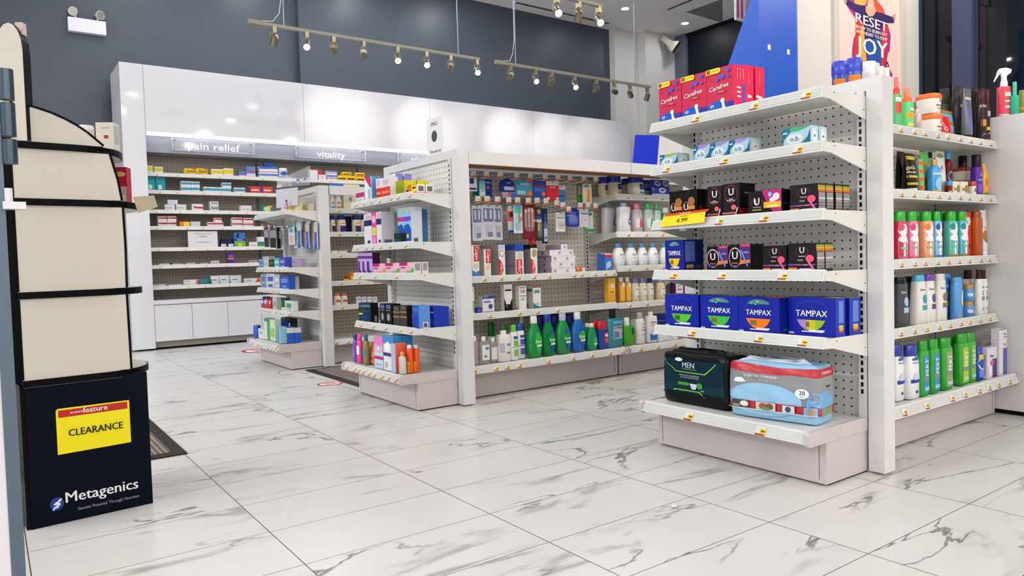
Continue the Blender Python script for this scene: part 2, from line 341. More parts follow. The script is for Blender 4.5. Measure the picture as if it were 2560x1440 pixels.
# floor mats
def floor_mat(x0, x1, y0, y1, label):
    o = tag(empty('floor_mat', ((x0+x1)/2, (y0+y1)/2, 0)), label, 'mat'); a, b = (x1-x0)/2, (y1-y0)/2
    f = MB(); e = .055
    for q in ((-a, a, -b, -b+e), (-a, a, b-e, b), (-a, -a+e, -b+e, b-e), (a-e, a, -b+e, b-e)): f.box(*q, 0, .006, '#2b2825/m')
    f.build('rubber_border', o); MB().box(-a+e, a-e, -b+e, b-e, 0, .009, 'mat_rib').build('ribbed_carpet', o)
floor_mat(-.25, .68, 3.42, 4.9, 'ribbed dark entrance mat behind the dark blue display stand')
floor_mat(1.955, 3.4, 4.40, 5.475, 'dark mat on the floor between the middle and farthest endcaps')
# crumpled paper scraps
f = MB(); f.loft([(0, .011, .008, 2), (.004, .017, .011, 1.6), (.008, .008, .006, 2)], '#d5d2ce/m', 9); p = at_z(1685, 1267, 0); tag(f.build('paper_scrap', None, p, .4), 'tiny crumpled white paper scrap on the marble floor', 'litter')

# ------------------------------------------------------------------ near-left security door edge
d0 = struct(empty('door_1', (0.023, 1.5, 0)))
MB().box(-.62, -.012, -.02, .02, 0.01, 2.3, '#d8d5dc/m').build('door_leaf', d0)
MB().box(-.012, .008, -.022, .022, 0.0, 2.35, '#5e6a78/k').build('edge_strip', d0)
f = MB()
for z0, z1 in ((1.00, 1.04), (1.045, 1.10), (1.105, 1.155)): f.tube((.018, -.03, z0), (.018, -.03, z1), .011, '#4a5460/k', 14)
f.build('door_hinge', d0)
f = MB(); f.tube((.020, -.03, .20), (.020, -.03, .235), .011, '#6d7a85/k', 14); f.tube((.020, -.03, .15), (.020, -.03, .197), .011, '#39414d/k', 14); f.build('door_hinge', d0)
f = MB(); f.box(.004, .036, -.04, -.01, .925, .937, '#d9d9df/g'); f.tube((.013, -.026, .937), (.013, -.026, .96), .006, '#d9d9df/g'); f.build('door_latch', d0)

# ------------------------------------------------------------------ emergency light on the grey wall
o = tag(empty('emergency_light', (.95, YB+.10, 3.30)), 'white twin-head emergency light high on the grey wall', 'emergency light')
f = MB(); f.box(-.168, .168, -.065, 0, -.068, .068, '#e4e3ea/g'); f.build('housing', o)
for sx, a in ((-.10, -.5), (.10, .5)):
    f = MB(); f.tube((sx, -.035, .068), (sx, -.035, .10), .012, '#c9c8cf/g'); dx = math.sin(a)
    c = Vector((sx+dx*.02, -.04, .13)); dv = Vector((dx*.8, -.8, -.1)).normalized()
    f.tube(c-dv*.03, c+dv*.03, .026, '#c9c8cf/g', 18, .045); f.build('lamp_head', o)
    f = MB(); f.tube(c+dv*.03, c+dv*.033, .038, '#8f8c84/k', 18); f.build('lens', o.children[-1])

# ------------------------------------------------------------------ horn speaker
o = tag(empty('horn_speaker', (9.13, 8.28, 4.22)), 'beige square horn loudspeaker on the white wall under the ceiling', 'speaker')
f = MB(); f.box(-.02, .02, -.06, 0, -.02, .05, '#b9b4a8/m'); f.build('bracket', o)
def frus(p0, p1, s0, s1, key):
    p0, p1 = Vector(p0), Vector(p1); d = (p1-p0).normalized(); a = d.cross(Vector((0, 0, 1))).normalized(); b = a.cross(d)
    vs = [P+(i*a+j*b)*s for P, s in ((p0, s0), (p1, s1)) for i, j in ((-1, -1), (1, -1), (1, 1), (-1, 1))]
    f.add(vs, [(0, 3, 2, 1)]+[(i, (i+1) % 4, 4+(i+1) % 4, 4+i) for i in range(4)], key)
f = MB(); frus((-.09, -.07, .12), (.0, -.22, -.03), .05, .062, '#b9b4a8/m'); frus((.0, -.22, -.03), (.06, -.32, -.12), .062, .125, '#b9b4a8/m'); f.build('horn', o)
f = MB(); frus((.045, -.295, -.098), (.058, -.317, -.118), .05, .112, '#5d5950/m'); f.build('mouth', o)

o.scale = (.78, .78, .78)

# ------------------------------------------------------------------ track lights
def aim_head(parent, pos, direction, lit, roll_in=''):
    """block, yoke, can and lens of one spot head; its origin is on the rail"""
    h = MB(); h.box(-.017, .017, -.02, .02, -.05, 0, '#b3a98c/k'); dv = Vector(direction).normalized(); c = Vector((0, 0, -.115))
    side = dv.cross(Vector((0, 0, 1)));  side = side.normalized() if side.length > .01 else Vector((1, 0, 0))
    for s in (-1, 1): h.tube(c+side*.036*s, Vector((0, 0, -.058))+side*.03*s, .0035, '#8f8a7c/k', 6)
    h.tube(Vector((0, 0, -.058))-side*.03, Vector((0, 0, -.058))+side*.03, .0035, '#8f8a7c/k', 6)
    h.tube(c-dv*.03, c+dv*.05, .031, '#8b7d69/k', 18, .033); h.tube(c-dv*.045, c-dv*.03, .02, '#8b7d69/k', 14)
    o = h.build('spot_head', parent, pos)
    l = MB(); l.tube(c+dv*.05, c+dv*.053, .029, 'lamp_warm' if lit else '#6d675c/k', 18); l.build('lamp_lens', o)
    return o
def track(x0, x1, y, z, heads, cables, label, feed=True):
    o = tag(empty('track_light', (x0, y, z)), label, 'track light'); n = x1-x0
    MB().box(0, n, -.018, .018, 0, .026, 'track_metal').build('rail', o)
    if feed: MB().box(-.10, .02, -.024, .024, -.004, .032, '#8a8770/m').build('feed_box', o)
    for cx in cables:
        f = MB(); f.tube((cx-x0, 0, .026), (cx-x0, 0, ZC-z), .0055, '#9ea7b3/k', 8); f.build('suspension_rod', o)
    cx = cables[0]-x0; f = MB(); pts = [(-.03, 0, .03), (cx*.55, 0, .05), (cx-.04, 0, .13), (cx-.012, 0, .3), (cx-.012, 0, ZC-z)]
    for a, b in zip(pts, pts[1:]): f.tube(a, b, .004, '#b9bcc2/m', 6)
    f.build('power_cord', o); f = MB(); f.tube((cx, 0, ZC-z-.03), (cx, 0, ZC-z), .06, '#b0a98f/m', 20); f.build('canopy', o)
    for hx, lit, dr in heads: aim_head(o, (hx-x0, 0, 0), dr, lit)
TO_CAM, TY, TZ = (-.25, -.72, -.65), 6.70, 2.985
def to_panel(hx, px_, pz_=2.45): return (px_-hx, 7.95-TY, pz_-TZ+.115)
POOL = [(2.796, 3.35, .8), (3.106, 3.72, .35), (4.097, 4.45, .9), (4.883, 5.1, .35), (5.475, 5.75, 1.0), (6.184, 6.5, .9), (6.49, 7.25, .8)]
t1 = [(2.23, 0, (0, .6, -.8)), (2.531, 1, TO_CAM), (2.796, 0, to_panel(2.796, 3.35)), (3.106, 0, to_panel(3.106, 3.72)), (3.474, 1, TO_CAM), (3.807, 1, TO_CAM), (4.097, 0, to_panel(4.097, 4.45)), (4.433, 1, TO_CAM)]
t2 = [(4.883, 0, to_panel(4.883, 5.1)), (5.237, 1, TO_CAM), (5.475, 0, to_panel(5.475, 5.75)), (5.834, 1, TO_CAM), (6.184, 0, to_panel(6.184, 6.5)), (6.488, 0, (-.3, -.8, -.4)), (6.762, 0, (.7, .3, -.5)), (7.075, 0, (.1, .5, -.8))]
track(2.10, 4.47, TY, TZ, t1, (2.322, 4.20), 'long track light rail on the left, eight spots, hung by two rods')
track(4.78, 7.13, TY, TZ, t2, (4.96, 6.856), 'track light rail right of the first, hung in front of the grey wall')
track(2.10, 4.47, 4.75, TZ, [(3.96, 1, TO_CAM), (4.20, 0, (0.2, .6, -.8)), (4.43, 1, TO_CAM)], (2.322, 4.25), 'nearer track light rail cut off by the top of the photo', True)
for hx, px_, k in POOL: spot('track_or_fill_spot', (hx, TY+.06, TZ-.14), (px_, 7.95, 2.40), 130*k, math.radians(46), 1.0, WARM, .03)
for hx in (2.531, 3.474, 3.807, 4.433, 5.237, 5.834): spot('track_or_fill_spot', (hx, TY-.06, TZ-.18), (hx-.5, TY-1.6, 1.2), 40, math.radians(60), .8, WARM, .03)
for hx in (3.96, 4.43): spot('track_or_fill_spot', (hx, 4.69, TZ-.18), (hx-.5, 3.4, 1.0), 40, math.radians(60), .8, WARM, .03)

# ------------------------------------------------------------------ poster on the partition
PYW = 4.40
o = tag(empty('wall_poster', (8.27, PYW, 2.8)), 'framed pink fitness poster with coloured figure outlines on the white partition', 'poster')
PX0, PX1, PZ0, PZ1 = 7.50, 9.06, 1.2, 4.2
f = MB()
for a, b in ((PX0, PX0+.10), (PX1-.12, PX1)): f.box(a-8.27, b-8.27, -.035, 0, PZ0-2.8, PZ1-2.8, '#d2ccc6/g')
f.box(PX0-8.27, PX1-8.27, -.035, 0, PZ1-2.8-.1, PZ1-2.8, '#d2ccc6/g'); f.box(PX0-8.27, PX1-8.27, -.035, 0, PZ0-2.8, PZ0-2.8+.1, '#d2ccc6/g'); f.build('poster_frame', o)
f = MB(); f.box(PX0+.10-8.27, PX1-.12-8.27, -.012, -.002, PZ0+.1-2.8, PZ1-.1-2.8, '#ecd2cb')
def pp(u, v): q = at_y(u, v, PYW-.012); return ((q[0]-8.27), q[2]-2.8)
def pfn(x, z, L): return (x, -.0125-L*.0006, z)
def ppoly(pts, col, L): decals(f, [('p', [pp(*q) for q in pts], col)], 1, 1, lambda x, z, _: pfn(x, z, L))
def zc(x, y): return (2080+x/7.2, y/7.2)     # crop pixels of the poster study
Z = lambda *a: [zc(a[i], a[i+1]) for i in range(0, len(a), 2)]
ppoly(Z(215, -40, 240, 60, 330, 200, 420, 330, 430, 520, 420, 640, 390, 690, 360, 900, 360, 1400, 960, 1400, 990, 1060, 1005, 950, 1035, 930, 1055, 640, 1000, 440, 960, 300, 930, 170, 860, 70, 760, -40), '#a83384', 1)
ppoly(Z(430, 330, 410, 900, 410, 1400, 490, 1400, 470, 900, 500, 600, 560, 420), '#f0381f', 2)
ppoly(Z(500, 600, 480, 920, 490, 1400, 640, 1400, 600, 900, 560, 420), '#f8ad58', 3)
ppoly(Z(760, -40, 740, 120, 800, 210, 930, 270, 950, 240, 900, 120, 830, 40), '#ee5a44', 3)
ppoly(Z(390, -40, 400, 60, 480, 100, 600, 90, 640, -40), '#f8b060', 3)
ppoly(Z(850, 1400, 890, 1000, 900, 520, 990, 430, 990, 800, 930, 1100, 900, 1400), '#f0381f', 3)
ppoly(Z(255, 20, 290, 0, 420, 70, 520, 95, 600, 110, 600, 210, 650, 290, 740, 280, 790, 210, 900, 240, 1120, 320, 1110, 415, 960, 415, 900, 480, 880, 700, 590, 700, 560, 440, 480, 270, 400, 200, 250, 70), '#3c2f66', 4)
ppoly(Z(590, 690, 620, 1000, 650, 1400, 870, 1400, 900, 900, 880, 690), '#2f58a4', 4)
ppoly(Z(600, 110, 600, 200, 650, 290, 690, 300, 740, 285, 790, 210, 770, 120), '#e2ad92', 5)
n_ = 18; ppoly([zc(690+62*math.cos(2*PI*i/n_), 75+105*math.sin(2*PI*i/n_)) for i in range(n_)], '#e9b79d', 6)
ppoly(Z(655, 75, 690, 90, 725, 72, 715, 105, 690, 118, 665, 105), '#f6efe9', 7)
ppoly(Z(1085, 300, 1100, 260, 1130, 240, 1140, 330, 1120, 400), '#d39b84', 5); ppoly(Z(225, -10, 250, -20, 262, 50, 240, 60), '#d39b84', 5)
ppoly(Z(960, 1200, 975, 1130, 1000, 1100, 1020, 1180, 1030, 1260, 960, 1280), '#5a2d22', 5); ppoly(Z(975, 1160, 1000, 1150, 1000, 1230, 978, 1240), '#d39b84', 6)
ppoly(Z(960, 1280, 1030, 1250, 1080, 1330, 1090, 1500, 950, 1500), '#4a2a6a', 5); ppoly(Z(1030, 1250, 1060, 1290, 1090, 1400, 1090, 1500, 1060, 1480), '#c8324f', 6)
def ptext(s, u0, v0, u1, v1, hpx, L=9):
    """baseline from (u0,v0) to (u1,v1), letters hpx tall at the left end"""
    a, b = pp(u0, v0), pp(u1, v1); t = pp(u0, v0-hpx); hh = math.dist(a, t); vs, fs, tw = text_mesh(s)
    
    for i, dx in enumerate((0, .06, .12)): f.add([pfn(a[0]+(b[0]-a[0])*x/tw+dx*hh*.5, a[1]+(b[1]-a[1])*x/tw+y*hh, L+i) for x, y in vs], fs, '#f7f0ec')
def T(s, x0, y0, x1, y1, h): ptext(s, *zc(x0, y0), *zc(x1, y1), h/7.2)
T('RESET', 415, 395, 985, 585, 175); T('BODY TO BURN FAT', 425, 505, 985, 665, 62); T('AND HEART TO PUMP', 425, 585, 985, 750, 62); T('JOY', 425, 930, 985, 1060, 300)
f.build('printed_sheet', o)

# ------------------------------------------------------------------ blue display tower at the partition
o = tag(empty('display_tower', (6.40, 4.30, 0)), 'tall blue display tower with sloped side in front of the white partition', 'display')
f = MB(); f.box(-.32, .30, 0, .012, 0.02, 3.9, 'blue_board'); f.build('front_panel', o)
f = MB(); f.prism([(.012, .02), (.80, .02), (.62, 1.6), (.37, 2.66), (.09, 3.24), (.012, 3.35)], 'x', -.32, -.308, 'blue_board'); f.build('side_panel', o)
f = MB(); f.prism([(.012, .02), (.80, .02), (.62, 1.6), (.37, 2.66), (.09, 3.24), (.012, 3.35)], 'x', .288, .30, 'blue_board'); f.build('side_panel', o)
f = MB()
for u, v in ((1923, 118), (1971, 130)):
    q = at_y(u, v, 4.299); f.box(q[0]-.022-6.4, q[0]+.022-6.4, -.002, 0, q[2]-.025, q[2]+.025, '#e9ecf2')
f.build('corner_sticker', o)
f = MB(); f.box(-.305, -.301, .02, .03, 2.95, 3.05, '#9aa0a6/k'); f.build('hinge_pin', o)
q = at_y(1852, 52, 4.80); o = tag(empty('hanging_pack', tuple(q)), 'pink and white card pack hanging behind the blue display tower', 'pack')
f = MB(); f.box(-.08, .09, 0, .02, 0, .5, '#e9dfe4/g'); decals(f, [('r', .1, .05, .3, .7, '#c2355f'), ('r', .5, .05, .7, .7, '#c2355f')], .17, .5, lambda x, z, L: (-.08+x, -.0008*L, z)); f.build('card', o)
f = MB(); f.box(-.005, .005, -.40, .3, .47, .48, '#c9c9cc/k'); f.build('hook', o)

# ------------------------------------------------------------------ floor display behind the middle gondola: blue card, white back
o = tag(empty('floor_stand_display', (5.1, 4.75, 0)), 'floor display with plain blue card and white back above the middle aisle', 'display')
f = MB(); f.box(-.30, .42, .05, .35, 0, 1.5, '#e6e2de/m'); f.build('carton_body', o)
q = [at_y(u, v, 4.70) for u, v in ((1581, 432), (1641, 432), (1649, 338), (1590, 337))]
f = MB(); vs = [(p[0]-5.1, -.05, p[2]) for p in q]; vs += [(x, y+.012, z) for x, y, z in vs]
f.add(vs, [(0, 1, 2, 3), (7, 6, 5, 4)]+[(i, 4+i, 4+(i+1) % 4, (i+1) % 4) for i in range(4)], 'blue_card'); f.build('blue_card', o)
q = [at_y(u, v, 4.80) for u, v in ((1640, 445), (1716, 445), (1712, 352), (1672, 343), (1649, 338))]
f = MB(); f.prism([(p[0]-5.1, p[2]) for p in q], 'y', .05, .07, '#e9e5e0/m'); f.build('back_card', o)
q = at_y(1704, 368, 4.84); f = MB(); f.box(q[0]-5.1-.012, q[0]-5.1+.03, .03, .05, q[2]-.01, q[2], '#3b3d44/k'); f.box(q[0]-5.1+.01, q[0]-5.1+.03, .03, .05, q[2]-.05, q[2]+.03, '#3b3d44/k'); f.build('binder_clip', o)

# ================================================================== the white wall unit on the back wall
CY = 7.954; WZ = {1: 1.742, 2: 1.567, 3: 1.370, 4: 1.204, 5: .988, 6: .812, 7: .600}
o = WU = tag(empty('wall_shelving_unit', (4.56, 8.2, 0)), 'wide glossy white wall shelving unit with lit sign band along the grey wall', 'shelving')
def B(name, x0, x1, y0, y1, z0, z1, key, par=None):
    b = MB(); b.box(x0-4.56, x1-4.56, y0-8.2, y1-8.2, z0, z1, key); return b.build(name, par or WU)
B('end_panel', 1.129, 1.335, CY, YB, 0.02, 2.82, 'lacquer'); B('end_panel', 7.765, 8.0, CY, YB, 0.02, 2.80, 'lacquer')
for a, b in ((1.338, 2.939), (2.942, 4.544), (4.547, 6.148), (6.151, 7.762)): B('upper_panel', a, b, CY, YB, 2.172, 2.82, 'lacquer')
B('sign_band', 1.335, 7.49, 8.08, YB, 1.986, 2.168, 'fascia')
B('light_strip', 1.36, 7.47, 8.035, 8.075, 2.150, 2.170, 'led')
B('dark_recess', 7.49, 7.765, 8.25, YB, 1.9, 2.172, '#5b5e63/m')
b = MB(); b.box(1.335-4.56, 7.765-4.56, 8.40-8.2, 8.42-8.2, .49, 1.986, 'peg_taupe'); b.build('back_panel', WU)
for x in (2.53, 3.75, 4.97, 6.19): 
    b = MB(); b.box(x-.012-4.56, x+.012-4.56, .185, .20, .50, 1.985, '#8f877c')
    for i in range(48): b.box(x-.004-4.56, x+.004-4.56, .1846, .186, .52+i*.03, .538+i*.03, '#14120f')
    b.build('slotted_upright', WU)
B('side_liner', 7.62, 7.765, 8.0, 8.42, .02, 1.986, 'steel_white')
B('counter', 1.335, 7.62, CY, 8.42, .455, .497, 'lacquer')
B('toe_kick', 1.335, 7.62, 8.0, 8.42, .022, .10, 'taupe_kick')
x = 1.337
for k in range(17):
    x1 = x+.351; B('door', x+.002, min(x1, 7.60)-.002, CY+.003, CY+.022, .085, .445, 'lacquer'); x = x1
    if x1 > 7.5: break
B('carcass', 1.335, 7.62, CY+.024, 8.41, .10, .455, 'steel_white')
def price_tag(par, x, y, z, big=1.0, red=True, tilt=.01):
    t = MB(); w, h = .030*big, .022*big
    t.prism([(y, z-h/2), (y+tilt, z+h/2), (y+tilt+.0012, z+h/2), (y+.0012, z-h/2)], 'x', x-w/2, x+w/2, '#d6d7d4')
    def fn(a, c, L): return (x-w/2+a, y-.0004*L+tilt*c/h, z-h/2+c)
    decals(t, [('r', .45, .16, 1, .72, '#e3c21f')]+([('r', 0, 0, .9, .16, '#a81f26')] if red else [])+[('r', .55, .38, .92, .55, '#5a4a12')], w, h, fn); return t.build('price_tag', par)
WUS = {}
for k, z in WZ.items():
    b = MB(); x0, x1 = 1.338, 7.60
    b.box(x0-4.56, x1-4.56, 8.065-8.2, 8.395-8.2, z+.012, z+.030, 'shelf_white')
    b.prism([(8.045-8.2, z), (8.052-8.2, z+.038), (8.066-8.2, z+.038), (8.066-8.2, z)], 'x', x0-4.56, x1-4.56, 'shelf_white'); s = b.build('shelf', WU); WUS[k] = s
    for i in range(7):
        xx = 1.45+.21*i+random.uniform(-.05, .05)+(.6 if i > 5 else 0); price_tag(s, xx-4.56, 8.044-8.2, z+.014, .9, False, .004)
area('sign_band_led', (4.4, 8.02, 2.150), 6.1, 5.5, (.93, .95, 1.0), rot=(math.radians(35), 0, 0), shape='RECTANGLE', sy=.03, spread=math.radians(120))
def wall_sign(text, x0, x1, tx0, tx1, label, h=.085):
    o = tag(empty('hanging_sign', ((x0+x1)/2, 8.0, 2.075)), label, 'sign'); a = (x1-x0)/2
    MB().box(-a, a, .022, .028, -.062, .060, 'acrylic').build('acrylic_plate', o)
    f = MB()
    for sx in (-a, a-.004): f.box(sx, sx+.004, .020, .030, -.062, .060, '#e9ebf2/g')
    f.box(-a, a, .020, .030, -.062, -.058, '#e9ebf2/g'); f.build('plate_edge', o)
    for sx in (-a+.03, a-.03):
        for sz in (-.045, .045):
            g = MB(); g.tube((sx, .016, sz), (sx, .0795, sz), .008, '#9b9da4/k', 12); g.build('standoff', o)
    vs, fs, tw = text_mesh(text); f = MB(); k = (tx1-tx0)/tw; kz = h/1.0
    f.add([((tx0-(x0+x1)/2)+xx*k, .0195, yy*kz*.95-.045) for xx, yy in vs], fs, '#f4f5fb/e2'); f.build('lettering', o)
glow('#f4f5fb/e2', '#f4f5fb', 1.6)
wall_sign('pain relief', 1.585, 2.405, 1.735, 2.25, 'clear acrylic sign reading pain relief on the lit band', .075)
wall_sign('vitality', 2.86, 3.70, 3.10, 3.44, 'clear acrylic sign reading vitality on the lit band', .075)
wall_sign('vitamins', 4.12, 4.96, 4.30, 4.80, 'clear acrylic sign half hidden behind the middle endcap frame')
wall_sign('skin', 5.35, 6.1, 5.62, 5.85, 'clear acrylic sign showing above the middle gondola frame')
wall_sign('pharmacy', 6.35, 7.2, 6.5, 7.1, 'clear acrylic sign at the right end of the lit band')

# ================================================================== gondola bays
def bay(name, label, w, loc, rotz, zs, deck=True, half='steel_lilac', back='peg_white', back_top=1.385, tags=None, lip=.30, group=None, ups=(-1, 1), extra_tag=1.0):
    """shelves face local -y; zs are the heights of the lower lip edges, deck last"""
    o = tag(empty(name, loc, rotz), label, 'shelving', group); a = w/2; D = lip; tags = tags or {}
    b = MB(); b.box(-a, a, 0, .010, .17, back_top, back); b.build('back_panel', o)
    for s in ups:
        b = MB(); x = s*(a-.014); b.box(x-.013, x+.013, -.022, .0, .17, back_top, 'frame_white')
        for i in range(int((back_top-.30)/.0262)): b.box(x-.0045, x+.0045, -.0224, -.02, .29+i*.0262, .29+i*.0262+.0165, '#0c0c0d')
        b.build('slotted_upright', o)
    if deck:
        b = MB(); b.box(-a+.004, a-.004, -D+.012, 0, .007, .165, half); b.box(-a+.01, a-.01, -D+.03, 0, .0, .007, '#0d0c0c/m')
        for s in (-1, 1): b.box(s*(a-.03)-.0012, s*(a-.03)+.0012, -D+.0112, -D+.014, .02, .15, '#6e6766/m')
        b.build('base_plinth', o)
        b = MB(); zl = zs['deck']; b.box(-a+.003, a-.003, -D-.075, 0, .165, .197, half); b.box(-a+.019, a-.019, -D-.07, 0, .197, .201, 'shelf_white')
        b.prism([(-D-.098, zl), (-D-.080, zl+.042), (-D-.06, zl+.042), (-D-.06, zl)], 'x', -a+.018, a-.018, 'shelf_white')
        b.prism([(-D-.0970, zl+.006), (-D-.0835, zl+.036), (-D-.0830, zl+.036), (-D-.0965, zl+.006)], 'x', -a+.02, a-.02, 'channel')
        for s in (-1, 1):
            b.prism([(-D-.100, zl+.0), (-D-.094, zl-.008), (0, zl-.008), (0, .205), (-D-.088, .205), (-D-.100, .196)], 'x', s*a-.018 if s > 0 else -a, a if s > 0 else -a+.018, half)
        dk = b.build('deck', o)
        for x in tags.get('deck', []): price_tag(dk, x, -D-.0995, zl+.018, 1.15*extra_tag, True, .012)
    for k, z in zs.items():
        if k == 'deck': continue
        b = MB(); b.box(-a+.004, a-.004, -D+.02, -.024, z+.018, z+.030, 'shelf_white'); b.box(-a+.004, a-.004, -D+.02, -D+.06, z+.0, z+.018, 'shelf_white')
        b.prism([(-D+.060, z+.0), (-D+.20, z+.004), (-D+.235, z+.018), (-D+.06, z+.018)], 'x', -a+.02, a-.02, 'shelf_white')
        b.prism([(-D-.004, z), (-D+.010, z+.040), (-D+.022, z+.036), (-D+.022, z)], 'x', -a, a, 'shelf_white')
        b.prism([(-D-.0030, z+.007), (-D+.0070, z+.0345), (-D+.0075, z+.0345), (-D-.0025, z+.007)], 'x', -a+.006, a-.006, 'channel')
        sh = b.build('shelf', o)
        for s in (-1, 1):
            b = MB(); b.prism([(-.004, z-.055), (-.004, z+.032), (-D+.012, z+.034), (-D+.004, z+.0), (-D+.05, z-.002)], 'x', s*a-.0025, s*a+.0025, 'shelf_white')
            for yy, zz in ((-D+.07, z+.02), (-.03, z-.02)): b.box(s*a-.003, s*a+.003, yy, yy+.006, zz, zz+.004, '#4a4846')
            b.build('bracket', sh)
        for x in tags.get(k, []): price_tag(sh, x, -D-.0050, z+.019, extra_tag, True, .010)
    return o
def frame(o, w, post=.045, top=1.43, xs=(-1, 1), deep=.075):
    """white surround of an endcap: two posts and a top rail"""
    a = w/2
    for s in xs:
        b = MB(); x0, x1 = s*(a+.005), s*.455; b.box(min(x0, x1), max(x0, x1), -.015, deep-.015, .008, top, 'frame_white'); b.build('post', o)
    b = MB(); b.box(-a-.005, a+.005, -.015, deep-.015, 1.385, top, 'frame_white'); b.build('top_rail', o)
def us(y_c, x, z, *u): return [-(y_for(q, x, z)-y_c) for q in u]      # tag positions along an endcap shelf
def uss(x_c, y, z, *u): return [x_for(q, y, z)-x_c for q in u]
Z1 = {'s1': 1.335, 's2': 1.153, 's3': .923, 's4': .713, 's5': .480, 'deck': .163}
Y1, X1 = 1.785, 2.60
E1 = bay('endcap_shelf', 'nearest white endcap shelving with tampon and pad cartons facing left', .785, (X1, Y1, 0), -PI/2, Z1,
    tags={'s1': us(Y1, 2.31, 1.35, 1740, 1885, 2016), 's2': us(Y1, 2.31, 1.17, 1666, 1810, 1995), 's3': us(Y1, 2.31, .94, 1798, 1910), 's4': us(Y1, 2.31, .73, 1684, 1805, 1957), 's5': us(Y1, 2.31, .5, 1730, 1897, 2007), 'deck': us(Y1, 2.21, .18, 1719, 1899)}, lip=.29, extra_tag=1.25)
frame(E1, .785)
Z2 = {'s1': 1.155, 's2': .889, 's3': .717, 's4': .418, 'deck': .163}
Y2, X2 = 3.894, 2.142
E2 = bay('endcap_shelf', 'middle white endcap shelving with condom and pregnancy test boxes', .785, (X2, Y2, 0), -PI/2, Z2,
    tags={'s1': us(Y2, 1.86, 1.17, 890, 910, 929, 950, 978, 996, 1024), 's2': us(Y2, 1.86, .9, 893, 917, 932, 952, 976, 1015), 's3': us(Y2, 1.86, .73, 900, 938, 992), 's4': us(Y2, 1.86, .43, 903, 934, 965, 1001, 1028), 'deck': us(Y2, 1.77, .18, 869, 888, 898, 910, 925, 938, 957, 973, 991)}, lip=.28)
frame(E2, .785)
Z3 = {'s1': 1.205, 's2': .762, 's3': .592, 's4': .42, 'deck': .15}
Y3, X3 = 5.956, 2.148
E3 = bay('endcap_shelf', 'farthest white endcap shelving with bandage and skin care boxes', .785, (X3, Y3, 0), -PI/2, Z3,
    tags={'s2': us(Y3, 1.86, .78, 648, 655, 665, 674, 684, 695, 706), 's3': us(Y3, 1.86, .61, 650, 660, 669, 677, 685, 693), 's4': us(Y3, 1.86, .44, 648, 658, 664, 671, 687, 697, 705, 718), 'deck': us(Y3, 1.77, .17, 627, 642, 650, 668, 676, 684, 692)}, lip=.275)
frame(E3, .785)
ZA = {'t1': 1.277, 't2': 1.018, 't3': .733, 't4': .452, 'deck': .168}
XA = 3.305
G1 = bay('gondola_shelf', 'near right gondola of shampoo and hair styling shelves', 1.285, (XA, Y1-.006, 0), 0, ZA, back_top=1.27, back='peg_beige', ups=(1,),
    tags={k: [-.60+i*.105+random.uniform(-.012, .012) for i in range(12)] for k in ('t1', 't2', 't3', 't4')} | {'deck': [-.60, -.46, -.28, -.06, .06, .2, .3, .4, .52]})
G1B = bay('gondola_shelf', 'back side of the near right gondola, hairspray cans on its top shelf', 1.285, (XA, Y1+.012, 0), PI, {'t1': 1.277, 'deck': .168}, back_top=1.27)
ZB = {'toothpaste': .681, 'mid': .463, 'deck': .163}
G2A = bay('gondola_shelf', 'middle gondola bay of toothbrushes, toothpaste and mouthwash', 1.254, (2.836, 3.89, 0), 0, ZB, back='peg_beige', back_top=1.36,
    tags={'toothpaste': [-.55, -.45, -.33, -.2, -.08, .04, .25, .31, .43, .52, .6], 'mid': [-.56, -.42, -.2, -.06, .1], 'deck': [-.6, -.45, -.37, -.28, -.06, .14, .3, .46, .58]}, ups=(1,))
ZBB = {'a': 1.197, 'b': .941, 'c': .708, 'd': .456, 'deck': .163}
G2B = bay('gondola_shelf', 'middle gondola bay of baby powder, baby wash and lotion', 1.212, (4.08, 3.89, 0), 0, ZBB, back='peg_beige', back_top=1.36,
    tags={k: [-.5+i*.17 for i in range(7)] for k in ZBB}, ups=(1,))
for g_, x0, x1 in ((G2A, -.631, .629), (G2B, -.609, .61)):
    b = MB(); b.box(x0, x1, -.45, -.335, 1.352, 1.425, 'frame_white'); b.box(x0, x1, -.449, -.336, 1.347, 1.352, 'brown_board'); b.build('top_rail', g_)
    b = MB(); b.box(x0, x1, -.335, .02, 1.388, 1.41, 'frame_white'); b.build('top_board', g_)
ZC3 = {'a': 1.225, 'b': 1.035, 'c': .86, 'd': .635, 'e': .437, 'deck': .163}
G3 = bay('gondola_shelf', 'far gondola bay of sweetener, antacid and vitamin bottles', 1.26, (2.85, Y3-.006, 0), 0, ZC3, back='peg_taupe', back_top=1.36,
    tags={k: [-.6, -.5, -.35, -.2, -.05, .1] for k in ZC3}, ups=(1,))
b = MB(); b.box(-.63, .63, -.45, -.40, 1.36, 1.43, 'frame_white'); b.build('top_rail', G3)
# white cabinet block closing the shampoo aisle
o = tag(empty('end_counter', (4.355, .93, 0)), 'plain white counter block closing the right end of the shampoo gondola', 'counter')
MB().box(-.40, .45, -1.1, .84, .025, 1.415, 'frame_white').build('body', o); MB().box(-.37, .45, -1.08, .83, 0, .025, '#0d0c0c/m').build('plinth', o)
MB().box(-.40, .45, -1.1, .84, 1.415, 1.432, 'frame_white').build('top', o)
